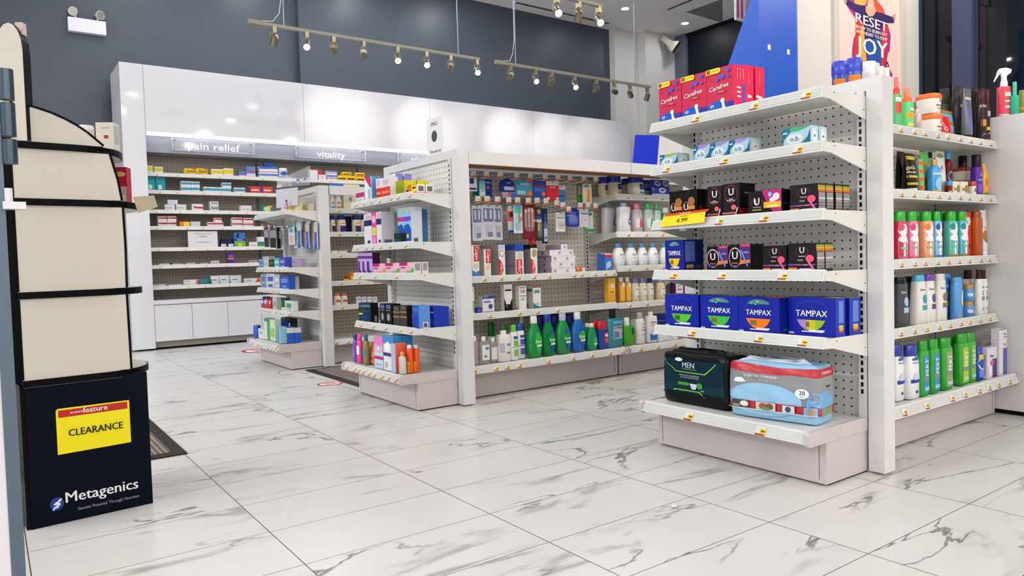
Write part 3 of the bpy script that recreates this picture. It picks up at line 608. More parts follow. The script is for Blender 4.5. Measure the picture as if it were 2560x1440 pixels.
# smile sign on the middle frame
o = tag(empty('tabletop_sign', (2.165, 3.735, 1.43), -PI/2), 'white card sign reading smile standing on the middle endcap frame', 'sign')
f = MB(); f.box(-.092, .092, -.003, .003, 0, .222, '#e4e2e6'); decals(f, [('t', 'SMILE', .48, .83, .10, '#4a4c57', .5), ('e', .48, .52, .17, .15, '#4b4c58'), ('t', 'You are on', .52, .12, .09, '#5a5c66', .75)], .184, .222, lambda x, z, L: (-.092+x, -.003-EPS*L, z)); f.build('card', o)
MB().box(-.05, .05, -.02, .02, -.001, .004, '#d8d8dc/g').build('foot', o)

# ================================================================== the dark blue clearance display stand on the left
bl = at_z(80, 1325, 0); o = DS = tag(empty('display_stand', (bl[0], bl[1], 0), math.radians(5.03)), 'dark blue display stand with clearance sign and rounded cream shelves', 'display')
Wd = .357
f = MB(); f.box(0, Wd, 0, .40, 0, .462, 'navy_panel'); f.box(-.012, 0, .004, .39, 0, .462, 'black_edge'); f.build('base', o)
def rounded(x0, x1, y0, y1, r=.17, n=10):
    p = [(x0, y0), (x1-r, y0)]; p += [(x1-r+r*math.sin(PI/2*i/n), y0+(y1-y0)/2-((y1-y0)/2)*math.cos(PI/2*i/n)) for i in range(1, n+1)]
    p += [(x1-r+r*math.cos(PI/2*i/n), y0+(y1-y0)/2+((y1-y0)/2)*math.sin(PI/2*i/n)) for i in range(1, n+1)]; return p+[(x0, y1)]
for z, x1, nm in ((.466, .405, 'base_top'), (.745, .396, 'shelf'), (1.040, .398, 'shelf'), (1.218, .352, 'shelf')):
    f = MB(); pr = rounded(-.005, x1, -.012, .40); t = .011
    f.prism(pr, 'z', z-t, z+t, 'black_edge'); ins = [(x*.985+.002, y*.985+.003) for x, y in pr]
    f.prism(ins, 'z', z+t, z+t+.001, 'laminate'); f.prism(ins, 'z', z-t-.001, z-t, 'laminate'); f.build(nm, o)
# cream divider panels, black banded, one between each pair of shelves
def panel(prof, y0=.0, name='divider_panel'):
    f = MB(); f.prism(prof, 'y', y0, y0+.018, 'laminate'); m = len(prof)
    for i in range(m):
        a, b2 = Vector((prof[i][0], 0, prof[i][1])), Vector((prof[(i+1) % m][0], 0, prof[(i+1) % m][1])); d = b2-a
        if d.length < 1e-5: continue
        nn = Vector((d.z, 0, -d.x)).normalized()*.0075
        f.add([a+Vector((0, y0-.0008, 0)), b2+Vector((0, y0-.0008, 0)), b2+nn+Vector((0, y0-.0008, 0)), a+nn+Vector((0, y0-.0008, 0)), a+nn+Vector((0, y0+.019, 0)), b2+nn+Vector((0, y0+.019, 0))], [(0, 1, 2, 3), (3, 2, 5, 4)], 'black_edge')
    f.build(name, o)
panel([(.002, .478), (.306, .478), (.303, .734), (.002, .734)]); panel([(.002, .757), (.304, .757), (.306, .9), (.304, 1.029), (.002, 1.029)])
panel([(.002, 1.052), (.302, 1.052), (.293, 1.12), (.272, 1.207), (.002, 1.207)])
panel([(.002, 1.23), (.256, 1.23), (.232, 1.252), (.209, 1.272), (.18, 1.292), (.148, 1.309), (.11, 1.325), (.064, 1.338), (.002, 1.345)])
f = MB(); f.box(-.030, -.006, .0, .40, .47, 1.24, 'black_edge'); f.build('back_board', o)
c, s = math.cos(-.6), math.sin(-.6)
hd = [(0, 0), (.075, 0), (.075, .28)]+[(.0375+.0375*math.cos(PI*i/8), .28+.085*math.sin(PI*i/8)) for i in range(1, 8)]+[(0, .28)]
f = MB(); f.prism(hd, 'y', 0, .045, 'laminate'); hb = MB()
m = len(hd); vs = [((x-.0375)*1.03+.0375, y, z+.001) for x, z in hd for y in (-.0015, .0465)]
hb.add(vs, [(2*i, 2*((i+1) % m), 2*((i+1) % m)+1, 2*i+1) for i in range(m)], 'black_edge')
h1 = f.build('header_panel', o, (-.022, .02, 1.229), -.55); hb.build('edge_band', h1)
f = MB(); f.box(.048, .070, .02, .045, .335, .372, '#d8c2bd/m'); f.build('tape_strip', h1)
for hdr in (1,):
    f = MB(); w_, h_ = .216, .148; pts = [(.081, .225), (.297, .227), (.297, .372), (.087, .374), (.081, .368)]
    f.prism(pts, 'y', -.0016, -.0004, '#eddc12')
    decals(f, [('r', .03, .80, .97, .96, '#b3261f'), ('t', 'in-store', .27, .88, .055, '#f6ece8', .2), ('t', 'feature', .52, .885, .12, '#f6ece8', .34), ('t', 'CLEARANCE', .52, .42, .155, '#171614', .74)], w_, h_, lambda x, z, L: (.081+x, -.0018-EPS*L, .226+z)); f.build('clearance_sign', o)
    f = MB(); decals(f, [('t', 'Metagenics', .57, .165, .075, '#e8e7ea', .62), ('t', 'Genetic Potential Through Nutrition', .62, .077, .022, '#9b9ba3', .52), ('e', .2, .145, .055, .047, '#1d2f86')]+[('e', .2+dx, .145+dz, r, r*.77, '#dfe3f2') for dx, dz, r in ((-.02, -.025, .010), (.0, -.02, .013), (.015, -.005, .013), (.0, .005, .016), (.02, .02, .012), (-.018, .0, .009), (.03, .03, .008), (-.03, -.035, .008))], Wd, .462, lambda x, z, L: (x, -.0004-EPS*L, z)); f.build('printed_logo', o)
f = MB(); f.add([(.345, .02, 1.068), (.42, .045, 1.078), (.432, .05, 1.038), (.36, .022, 1.012)], [(0, 1, 2, 3)], '#b5a98d/m'); f.add([(.345, .0205, 1.068), (.42, .0455, 1.078), (.432, .0505, 1.038), (.36, .0225, 1.012)], [(3, 2, 1, 0)], '#b5a98d/m'); f.build('masking_tape', o)

# ================================================================== goods: builders (local frame: front faces -y, base centre front at the origin)
def face_fns(w, h, d):
    F = lambda x, z, L: (-w/2+x, -EPS*L, z)
    R = lambda x, z, L: (w/2+EPS*L, x, z)
    Lf = lambda x, z, L: (-w/2-EPS*L, d-x, z)
    T = lambda x, z, L: (-w/2+x, z, h+EPS*L)
    return {'F': F, 'R': R, 'L': Lf, 'T': T}
def k_box(w, h, d, col, F=(), R=(), L=(), T=(), side=None, top=None, name='carton', lean=0):
    DENSE[0] = 0; f = MB(); e = min(.0012, w*.04)
    if side or top:
        f.box(-w/2, w/2, 0, .0008, 0, h, col); f.box(-w/2, w/2, .0008, d, 0, h-.0006, side or col)
        f.box(-w/2, w/2, .0008, d, h-.0006, h, top or side or col)
    else: f.box(-w/2, w/2, 0, d, 0, h, col)
    f.box(-w/2+.001, w/2-.001, .0012, .0016, h-.0004, h+.0002, '#00000022'[:7] if False else (top or side or col))
    fn = face_fns(w, h, d)
    for key, items, ww, hh in (('F', F, w, h), ('R', R, d, h), ('L', L, d, h), ('T', T, w, d)): 
        if items: decals(f, items, ww, hh, fn[key])
    return f.build(name)
PROF = {   # (height share, half-width share, half-depth share)
 'std': [(0, .9, .9), (.015, 1, 1), (.68, 1, 1), (.76, .88, .9), (.81, .5, .6), (.83, .42, .55)],
 'square': [(0, .94, .94), (.015, 1, 1), (.76, 1, 1), (.81, .8, .85), (.84, .42, .5)],
 'round': [(0, .92, .92), (.02, 1, 1), (.72, 1, 1), (.78, .86, .86), (.82, .5, .5)],
 'drop': [(0, .66, .8), (.02, .74, .9), (.12, .9, 1), (.30, 1, 1), (.48, .96, 1), (.66, .78, .9), (.80, .54, .7), (.86, .42, .6)],
 'scope': [(0, .72, .85), (.015, .78, .9), (.14, .9, 1), (.34, 1, 1), (.50, .96, .98), (.64, .78, .85), (.73, .58, .66), (.78, .46, .55), (.82, .44, .5)],
 'wash': [(0, .9, .9), (.02, 1, 1), (.60, 1, 1), (.72, .9, .95), (.78, .8, .85), (.80, .76, .8)],
 'slab': [(0, .92, .92), (.015, 1, 1), (.80, .96, .97), (.86, .9, .9), (.87, .86, .86)],
 'taper': [(0, .88, .9), (.015, 1, 1), (.4, .98, .98), (.85, .78, .8), (.9, .7, .75)],
 'can': [(0, .95, .95), (.01, 1, 1), (.66, 1, 1), (.70, .93, .93), (.72, .9, .9)],
 'jar': [(0, .86, .86), (.03, .94, .94), (.3, 1, 1), (.62, 1, 1), (.70, .95, .95)],
 'tub': [(0, .82, .82), (.02, .86, .86), (.74, 1, 1)],
 'squat': [(0, .80, .80), (.04, .9, .9), (.3, 1, 1), (.6, .96, .96), (.72, .86, .86)],
}
def prof_at(P, t):
    for (z0, a0, b0), (z1, a1, b1) in zip(P, P[1:]):
        if t <= z1: q = (t-z0)/max(z1-z0, 1e-6); return a0+(a1-a0)*q, b0+(b1-b0)*q
    return P[-1][1:]
CAPS = {'round': 20}
def k_bottle(w, h, d, col, prof='std', cap='#ffffff/g', capw=.5, capz=None, F=(), pw=2.4, name='bottle', cappw=2.0, capd=None, captop=None, kind_cap='cap', slant=0, trigger=None, label=None):
    P = PROF[prof]; a, b = w/2, d/2; z1 = P[-1][0] if capz is None else capz
    o = empty(name, (0, 0, 0)); f = MB()
    body = [q for q in P if q[0] <= z1+1e-6]
    if z1-body[-1][0] > .005: body.append((z1,)+tuple(prof_at(P, z1)))
    DENSE[0] = 1
    f.loft([(q[0]*h, a*q[1], b*q[2], pw) for q in body], col, 24, b)
    def fn(x, z, L):
        A, Bq = prof_at(P, z/h); A *= a; Bq *= b; t = min(abs(x-a)/A, .995); y = b-Bq*(1-t**pw)**(1/pw)
        return (max(-A*.995, min(A*.995, x-a)), y-.0007-EPS*.7*L, z)
    bo = f.build('body', o)
    if F:
        g = MB(); decals(g, list(F), w, h, fn); g.build('label', o)
    cw, cd = a*capw, (b*capw if capd is None else b*capd); cz = z1*h-.001
    if cap:
        f = MB(); top = (captop or .985)*h
        ht = h if not slant else h*(1-slant)
        f.loft([(cz, cw*.97, cd*.97, cappw), (cz+.002, cw, cd, cappw), (h-.003, cw*(.96 if not captop else captop), cd*.96, cappw), (h, cw*.88, cd*.88, cappw)], cap, 22, b); f.build(kind_cap, o)
    return o
def k_tube(w, h, d, col, cap='#ffffff/g', F=(), name='squeeze_tube', caph=.10, grow=1.0):
    DENSE[0] = 1; o = empty(name, (0, 0, 0)); a, b = w/2, d/2; f = MB(); z0 = caph*h
    rings = [(z0, a*.62, b*.9, 2), (z0+.004, a*.8, b, 2), (h*.35, a*.9, b*.86, 2.2), (h*.65, a*.97, b*.55, 2.6), (h*.95, a, b*.10, 3), (h, a, b*.06, 4)]
    f.loft(rings, col, 24, b)
    def fn(x, z, L):
        t = z/h
        pts = [(q[0]/h, q[1], q[2]) for q in rings]; A, Bq = prof_at(pts, max(t, pts[0][0])); u = min(abs(x-a)/A, .99)
        return (max(-A*.99, min(A*.99, x-a)), b-Bq*(1-u**2.2)**(1/2.2)-.0007-EPS*.7*L, z)
    f.build('body', o)
    if F: g = MB(); decals(g, list(F), w, h, fn); g.build('label', o)
    f = MB(); f.loft([(0, a*.66, b*.98, 2), (z0, a*.72, b*.98, 2)], cap, 22, b); f.build('cap', o); return o
def k_spray(w, h, d, col, cap, trig=False, F=(), cap2=None, name='spray_bottle', prof='std', pw=2.2):
    o = k_bottle(w, h, d, col, prof, None, F=F, name=name, pw=pw, capz=.66 if not trig else .62); b = d/2; a = w/2; z = (.66 if not trig else .62)*h
    f = MB()
    if not trig:
        f.loft([(z-.002, a*.52, a*.52, 2), (z+.10*h, a*.56, a*.56, 2), (z+.14*h, a*.36, a*.36, 2)], cap2 or cap, 18, b); f.build('collar', o)
        f = MB(); f.loft([(z+.14*h-.001, a*.36, a*.36, 2), (z+.20*h, a*.40, a*.40, 2), (h*.99, a*.28, a*.34, 2), (h, a*.24, a*.3, 2)], cap, 18, b); f.build('pump', o)
    else:
        f.loft([(z-.002, a*.55, a*.55, 2), (z+.10*h, a*.52, a*.52, 2), (z+.14*h, a*.40, a*.40, 2), (z+.26*h, a*.42, a*.42, 2)], cap, 18, b); f.build('collar', o)
        f = MB(); zz = z+.22*h; f.prism([(-a*.95, zz+.10*h), (-a*.7, zz+.155*h), (a*.2, zz+.165*h), (a*1.0, zz+.12*h), (a*.9, zz+.05*h), (a*.3, zz), (-a*.35, zz), (-a*.5, zz+.06*h)], 'y', b-a*.32, b+a*.32, cap); f.build('spray_head', o)
        f = MB(); f.prism([(-a*.55, zz+.06*h), (-a*.85, zz+.0*h), (-a*1.35, zz-.10*h), (-a*1.45, zz-.085*h), (-a*1.1, zz+.02*h), (-a*.9, zz+.11*h)], 'y', b-a*.18, b+a*.18, cap); f.build('trigger', o)
    return o
def k_jar(w, h, d, col, lid, F=(), prof='jar', name='jar', lidw=1.0, pw=2.4, lidh=None):
    return k_bottle(w, h, d, col, prof, lid, lidw, lidh, F, pw, name, pw, kind_cap='lid')
def k_pouch(w, h, d, col, F=(), name='pouch', tilt=0):
    f = MB(); a, b = w/2, d/2
    f.loft([(0, a*.9, b*.8, 3.5), (h*.06, a*.97, b, 3.2), (h*.45, a, b*.95, 3), (h*.8, a*.99, b*.5, 3.4), (h*.93, a, b*.14, 5), (h, a, b*.08, 6)], col, 28, b)
    pts = [(0, 1, .8), (.06, 1, 1), (.45, 1, .95), (.8, 1, .5), (.93, 1, .14), (1, 1, .08)]
    def fn(x, z, L):
        A, Bq = prof_at(pts, z/h); t = min(abs(x-a)/a, .97); return (x-a, b-b*Bq*(1-t**3)**(1/3)-.0012-EPS*L, z)
    o = f.build(name)
    if F:
        o2 = empty(name, (0, 0, 0)); o.name = 'bag'; o.parent = o2; g = MB(); decals(g, list(F), w, h, fn); g.build('label', o2); return o2
    return o
def k_hang(w, h, d, col, F=(), blister=None, shape='card', name='hanging_pack', bl=(.15, .08, .85, .62), lean=0):
    """pack hanging from a hook: card with a hole, optional clear blister with something inside"""
    o = empty(name, (0, 0, 0)); f = MB(); a = w/2
    if shape == 'arch':
        p = [(-a, 0), (a, 0)]+[(a*math.cos(PI*i/14), h*.55+h*.45*math.sin(PI*i/14)) for i in range(15)]
    elif shape == 'round':
        p = [(-a*.8, 0), (a*.8, 0), (a, h*.12), (a, h*.8), (a*.6, h), (-a*.6, h), (-a, h*.8), (-a, h*.12)]
    else: p = [(-a, 0), (a, 0), (a, h*.97), (a*.9, h), (-a*.9, h), (-a, h*.97)]
    f.prism(p, 'y', d*.0, d*.0+max(.0012, d*.35), col); decals(f, list(F)+[('e', .5, .965, min(.05/1, .004/w), .004/h, '#15161a')], w, h, lambda x, z, L: (-a+x, -EPS*L, z)); f.build('card', o)
    if blister:
        x0, z0, x1, z1 = bl; g = MB(); cx, cz, rx, rz = -a+w*(x0+x1)/2, h*(z0+z1)/2, w*(x1-x0)/2, h*(z1-z0)/2
        rr = [(-.0005, 1), (-d*.5, .94), (-d*.65, .8)]
        n = 20; vs = []
        for y, s in rr:
            for i in range(n):
                t = 2*PI*i/n; c, q = math.cos(t), math.sin(t)
                vs.append((cx+rx*s*math.copysign(abs(c)**.6, c), y, cz+rz*s*math.copysign(abs(q)**.6, q)))
        g.add(vs, [(j*n+i, j*n+(i+1) % n, (j+1)*n+(i+1) % n, (j+1)*n+i) for j in range(2) for i in range(n)]+[tuple(range(2*n, 3*n))], blister); g.build('blister', o)
    return o
# ------------------------------------------------------------------ shelves the goods stand on: side, front plane, standing height, words
SH = {}
def shelf(key, face, plane, z, words): SH[key] = (face, plane, z, words)
for k, w_ in (('s1', 'top'), ('s2', 'second'), ('s3', 'third'), ('s4', 'fourth'), ('s5', 'fifth')): shelf('n'+k, 'E', 2.345, Z1[k]+.031, f"the nearest endcap's {w_} shelf")
shelf('ndeck', 'E', 2.300, .206, "the nearest endcap's base")
for k, w_ in (('s1', 'top'), ('s2', 'second'), ('s3', 'third'), ('s4', 'fourth')): shelf('m'+k, 'E', 1.89, Z2[k]+.031, f"the middle endcap's {w_} shelf")
shelf('mdeck', 'E', 1.815, .206, "the middle endcap's base")
for k, w_ in (('s1', 'top'), ('s2', 'second'), ('s3', 'third'), ('s4', 'fourth')): shelf('f'+k, 'E', 1.90, Z3[k]+.031, f"the farthest endcap's {w_} shelf")
shelf('fdeck', 'E', 1.83, .206, "the farthest endcap's base")
for k, w_ in (('t1', 'top'), ('t2', 'second'), ('t3', 'third'), ('t4', 'fourth')): shelf('h'+k, 'S', 1.505, ZA[k]+.031, f"the shampoo gondola's {w_} shelf")
shelf('hdeck', 'S', 1.43, .206, "the shampoo gondola's base")
for k, w_ in (('toothpaste', 'toothpaste shelf'), ('mid', 'shelf below the toothpaste')): shelf('p'+k, 'S', 3.615, ZB[k]+.031, 'the '+w_)
shelf('pdeck', 'S', 3.54, .206, 'the mouthwash shelf')
for k, w_ in (('a', 'top'), ('b', 'second'), ('c', 'third'), ('d', 'fourth')): shelf('b'+k, 'S', 3.615, ZBB[k]+.031, f"the baby bay's {w_} shelf")
shelf('bdeck', 'S', 3.54, .206, "the mouthwash shelf's right part")
for k, w_ in (('a', 'top'), ('b', 'second'), ('c', 'third'), ('d', 'fourth'), ('e', 'fifth')): shelf('v'+k, 'S', 5.675, ZC3[k]+.031, f"the far gondola's {w_} shelf")
for k, w_ in zip(range(1, 8), ('top', 'second', 'third', 'fourth', 'fifth', 'sixth', 'lowest')): shelf('w%d' % k, 'S', 8.085, WZ[k]+.031, f"the back wall's {w_} shelf")

GOODS = []
BACKS = {'n': 2.596, 'm': 2.138, 'f': 2.144, 'h': 1.775, 'p': 3.886, 'b': 3.886, 'v': 5.946, 'w': 8.398}
LIP = {'n': (2.335, 2.253), 'm': (1.889, 1.805), 'f': (1.899, 1.816), 'h': (1.504, 1.422), 'p': (3.615, 3.533), 'b': (3.615, 3.533), 'v': (5.675, 5.595), 'w': (8.068, 8.068)}
ENDS = {'n': (Y1-.386, Y1+.386), 'm': (Y2-.386, Y2+.386), 'f': (Y3-.386, Y3+.386), 'h': (2.67, 3.942), 'p': (2.212, 4.6), 'b': (3.478, 4.68), 'v': (2.23, 3.47), 'w': (1.34, 7.6)}
def G(sh, kind, uL, uR, vT, desc, d=None, off=0.0, vB=None, rot=0.0, ratio=None, cat=None, group=None, beh=0.0, **kw):
    """one thing: left/right pixel of its front, pixel of its top -> true width, height and place on its shelf; beh slides a copy straight back"""
    if sh[0] == 'h' and kind in ('bottle', 'jar', 'tube', 'spray') and kw.get('F'):      # the label faces the aisle; the photo sees it from the side
        X = lambda x: min(.97, max(.03, .06+(x-.38)*1.42)); N = []
        for it in kw['F']:
            k = it[0]
            if k == 'r': N.append(('r', X(it[1]), it[2], X(it[3]), it[4], it[5]))
            elif k == 'e': N.append(('e', X(it[1]), it[2], min(it[3]*1.42, X(it[1])-.02, .98-X(it[1])), it[4], it[5]))
            elif k == 'p': N.append(('p', [(X(x), z) for x, z in it[1]], it[2]))
            else:
                m = it[6] if len(it) > 6 else .94; up = len(it) > 7 and it[7]
                N.append((k, it[1], X(it[2]), it[3], it[4]*(1.42 if up else 1), it[5], m if up else min(m*1.42, 2*min(X(it[2]), 1-X(it[2]))))+tuple(it[7:]))
        kw['F'] = N
    GOODS.append(dict(sh=sh, kind=kind, uL=uL, uR=uR, vT=vT, desc=desc, d0=d, off=off, vB=vB, rot=rot, ratio=ratio, cat=cat, group=group, kw=kw, trim=0.0, dmax=9, beh=beh))
def layout(g):
    face, plane, z, words_ = SH[g['sh']]; box = g['kind'] in ('box', 'pouch', 'hang'); d = g['d0']; uL, uR = g['uL'], g['uR']; key = g['sh'][0]
    peg = g['sh'] in ('peg', 'fpeg')
    lim = LIP[key][g['sh'].endswith('deck')] if key in LIP and not peg else -9
    for rep in range(3):
        g['off'] = max(g['off'], lim-plane); pl = plane+g['off']
        for _ in range(3):
            q = pl+(0 if box else (d or 0)/2)
            if face == 'E':
                y0, y1 = y_for(uL, q, z), y_for(uR, q, z); pos = (q, (y0+y1)/2); W = abs(y0-y1); nrm = (-1, 0)
            else:
                x0, x1 = x_for(uL, q, z), x_for(uR, q, z); pos = ((x0+x1)/2, q); W = abs(x1-x0); nrm = (0, -1)
            zb = z if g['vB'] is None else z_for(g['vB'], *pos)
            H = z_for(g['vT'], *pos)-zb
            if not box:
                r = g['ratio'] or .9; dx, dy = pos; ct = abs(dx*nrm[0]+dy*nrm[1])/math.hypot(dx, dy)
                W = (uR-uL)*depth(pos[0], pos[1], zb+H/2)/FPX/math.sqrt(ct*ct+r*r*(1-ct*ct)); d = W*r
        if d is None: d = .05
        d = min(d, g['dmax'])
        lat = pos[1] if face == 'E' else pos[0]
        if peg or key not in ENDS: break
        lo, hi = ENDS[key]; eps = .003      # keep the goods between the brackets: a thing seen past the end stands deeper (or nearer) on its shelf
        if face == 'E' and lat-W/2 < lo-eps: g['off'] = min(x_for(uR, lo, z), BACKS[key]-d-.002)-plane
        elif face == 'E' and lat+W/2 > hi+eps: g['off'] = max(x_for(uL, hi, z)-plane, -.04)
        elif face == 'S' and lat-W/2 < lo-eps: g['off'] = min(y_for(uL, lo, z), BACKS[key]-d-.002)-plane
        elif face == 'S' and lat+W/2 > hi+eps: g['off'] = max(y_for(uR, hi, z)-plane, -.055)
        else: break
    if key in ENDS and not peg:
        lo, hi = ENDS[key]; lat = min(max(lat, lo+W/2), hi-W/2); g['off'] = max(min(g['off'], BACKS[key]-d-.002-plane), lim-plane); pl = plane+g['off']
    W = W*(1-g['trim'])
    up_ = [v[2]-.033 for k, v in SH.items() if k[0] == key and k[1:] not in ('eg', 'peg') and v[2] > z+.06]
    if up_ and not peg: H = min(H, min(up_)-zb)
    if g['beh']: pl = min(pl+g['beh'], BACKS[key]-d-.001)
    g.update(loc=(pl, lat, zb) if face == 'E' else (lat, pl, zb), rz=(-PI/2 if face == 'E' else 0)+g['rot'], w=W, h=max(H, .006), d=d, words=words_, lat=lat, pl=pl)
def settle():
    """nothing stands inside its neighbour: slide the hidden one deeper along its line of sight"""
    for g in GOODS: layout(g)
    for rnd in range(8):
        n = 0
        for i, a in enumerate(GOODS):
            for b in GOODS[i+1:]:
                if a['sh'][:1] != b['sh'][:1]: continue
                ov = min(a['lat']+a['w']/2, b['lat']+b['w']/2)-max(a['lat']-a['w']/2, b['lat']-b['w']/2)
                od = min(a['pl']+a['d'], b['pl']+b['d'])-max(a['pl'], b['pl'])
                oz = min(a['loc'][2]+a['h'], b['loc'][2]+b['h'])-max(a['loc'][2], b['loc'][2])
                if ov < .0015 or od < .0015 or oz < .003: continue
                n += 1
                if oz < .02 and a['vB'] != b['vB']:
                    t = b if b['loc'][2] > a['loc'][2] else a; o_ = a if t is b else b; t['loc'] = t['loc'][:2]+(o_['loc'][2]+o_['h']+.0005,); continue
                if ov < .016 or ov < .22*min(a['w'], b['w']):
                    for q in (a, b): q['trim'] = min(.35, q['trim']+ov*.55/(a['w']+b['w'])*1.0); layout(q)
                    continue
                face = SH[a['sh']][0]
                if abs(a['pl']-b['pl']) > .004: f_, k_ = (a, b) if a['pl'] < b['pl'] else (b, a)
                else: left, right = (a, b) if a['uL'] < b['uL'] else (b, a); f_, k_ = (right, left) if face == 'E' else (left, right)
                key = a['sh'][0]; need = f_['pl']+f_['d']+.002; room = BACKS.get(key, 9)-k_['d'] if a['sh'] not in ('peg', 'fpeg') else 9
                if need > room:
                    for q in (f_, k_):
                        if q['kind'] in ('box', 'pouch'): q['dmax'] = max(.018, q['d']*.75)
                    layout(f_)
                if k_['beh']: k_['beh'] += need-k_['pl']; layout(k_)
                else: k_['off'] = min(need, room)-SH[k_['sh']][1]; layout(k_)
        if not n: break
    for g in sorted((g for g in GOODS if g['vB'] is not None and g['sh'] not in ('peg', 'fpeg')), key=lambda g: g['loc'][2]):      # set stacked things down on what carries them
        below = [q for q in GOODS if q is not g and q['sh'] == g['sh'] and abs(q['lat']-g['lat']) < (q['w']+g['w'])/2-.004 and min(q['pl']+q['d'], g['pl']+g['d']) > max(q['pl'], g['pl']) and abs(q['loc'][2]+q['h']-g['loc'][2]) < .035 and q['loc'][2] < g['loc'][2]]
        if below:
            z0 = max(q['loc'][2]+q['h'] for q in below)+.0005; g['loc'] = g['loc'][:2]+(z0,)
KINDS = {'box': k_box, 'bottle': k_bottle, 'tube': k_tube, 'spray': k_spray, 'jar': k_jar, 'pouch': k_pouch, 'hang': k_hang}
CATS = {'box': 'box', 'bottle': 'bottle', 'tube': 'tube', 'spray': 'spray bottle', 'jar': 'jar', 'pouch': 'pack', 'hang': 'pack'}
ORD = ['first', 'second', 'third', 'fourth', 'fifth', 'sixth', 'seventh', 'eighth', 'ninth', 'tenth']

# ================================================================== the goods
# ---- nearest endcap
def care(): return dict(F=[('p', [(0, 0), (1, 0), (1, .16), (.72, .2), (.5, .26), (.25, .26), (0, .17)], '#1c57c4'), ('p', [(0, 0), (1, 0), (1, .04), (0, .02)], '#2a2e86'), ('p', [(.62, 0), (1, 0), (1, .2), (.76, .2)], '#31319a'),
    ('r', .04, .025, .62, .055, '#e9e6ee'), ('t', '49', .2, .145, .08, '#f2f0f4', .3), ('e', .60, .25, .075, .055, '#f4eef0'), ('p', [(.56, .24), (.64, .24), (.72, .06), (.6, .05)], '#f4eef0'), ('e', .66, .065, .075, .03, '#f4eef0'),
    ('t', 'Carefree', .47, .55, .105, '#f7eef0', .84, 0, .16), ('r', .4, .42, .72, .465, '#a32a4c'), ('t', 'THONG', .56, .443, .03, '#f3dfe4', .3),
    ('p', [(0, .88), (.5, .88), (.56, .92), (.54, .98), (.5, 1), (0, 1)], '#f0d838'), ('r', .03, .9, .17, .985, '#8a5030'), ('r', .22, .935, .5, .955, '#b09a2a'),
    ('e', .6, .78, .1, .055, '#4658c0'), ('e', .82, .9, .07, .045, '#4658c0'), ('e', .42, .72, .06, .035, '#4658c0'), ('e', .84, .76, .06, .03, '#4658c0')],
    R=[('r', .06, .12, .94, .14, '#f04f70'), ('r', .62, .16, .82, .6, '#5a55b8'), ('e', .35, .5, .16, .02, '#f6eef2'), ('e', .35, .4, .16, .02, '#f6eef2'), ('e', .35, .3, .16, .02, '#f6eef2'), ('r', .15, 0, .9, .13, '#34359e'), ('r', .2, .68, .26, .92, '#f08aa0'), ('r', .4, .68, .46, .92, '#f08aa0'), ('r', .6, .68, .66, .92, '#f08aa0')], side='#ea2f58', top='#e6335e')
for i, (a, b, v, dd) in enumerate(((1649, 1704, 203, 'left of three'), (1706, 1767, 187, 'middle of three'), (1768, 1835, 169, 'right of three'))): G('ns1', 'box', a, b, v, f'tall pink liner carton with blue foot, {dd},', d=.085, **dict(col='#c4274c', **care()))
for a, b, v, o_, dd in ((1800, 1861, 170, .10, 'hindmost but one'), (1829, 1889, 174, .20, 'hindmost')):
    G('ns1', 'box', a, b, v, f'pink panty liner carton showing its side, {dd},', d=.08, off=o_, col='#c4274c', side='#ea2f58', R=[('e', .5, .36, .3, .035, '#f6eef2'), ('e', .25, .38, .2, .03, '#f6eef2'), ('r', .3, .05, .4, .2, '#f7a9ba'), ('r', .55, .05, .65, .22, '#f7a9ba'), ('r', .4, .6, .46, .9, '#f58aa2')], F=[('e', .9, .8, .06, .05, '#4658c0'), ('e', .93, .6, .05, .04, '#4658c0')])
def ob(c): return dict(col='#0f6a8c', side='#b8d9ea', top=c, F=[('p', [(0, 0), (.05, .45), (.3, .8), (.7, 1), (1, 1), (1, .85), (.9, .45), (.6, .08), (.4, 0)], '#a9c9dc'), ('p', [(.30, .80), (.55, .78), (.8, .86), (1, .97), (1, 1), (.28, 1)], c), ('p', [(.6, 0), (1, 0), (1, .65), (.85, .3)], '#0f5f86'), ('e', .46, .42, .30, .27, '#e9f0f3'), ('e', .46, .42, .285, .25, '#d9e5ea'), ('t', 'o.b.', .46, .42, .26, '#0b6a92', .45), ('r', .7, .1, .95, .2, '#4a8a3c'), ('r', .03, .72, .2, .8, '#c9dbe4')],
    R=[('e', .5, .5, .36, .42, '#dfeaf0'), ('e', .5, .5, .22, .24, '#f3f6f8'), ('t', 'ob', .5, .5, .14, '#0b6a92', .3)])
G('ns2', 'box', 1650, 1694, 385, 'teal tampon box with lime top, leftmost', d=.075, **ob('#8fae3a'))
for a, b, v, dd in ((1734, 1776, 362, 'left'), (1777, 1823, 355, 'middle'), (1824, 1874, 347, 'right')): G('ns2', 'box', a, b, v, f'teal tampon box with lilac top, {dd} of three,', d=.07, **ob('#9a86c4'))
G('ns2', 'box', 1957, 2026, 318, 'wide teal green-topped tampon box, front of pair,', d=.05, **ob('#3aa878'))
G('ns2', 'box', 1957, 2026, 318, 'wide teal green-topped tampon box, back of pair,', d=.05, beh=.053, **ob('#3aa878'))
def uu(big=.62, cx=.5, cz=.7, col='#17171a', extra=(), R=(), side='#0b0b0e', top='#101013', s=.5): return dict(col=col, side=side, top=top, F=[('e', cx, cz, big*s*1.0, big*.34, '#8e1b2c'), ('e', cx, cz, big*s*.92, big*.31, '#141417'), ('t', 'U', cx, cz+.03, .21, '#f1eef0', .5), ('r', cx-.12, cz-.17, cx+.12, cz-.145, '#c9b9b9')]+list(extra), R=list(R))
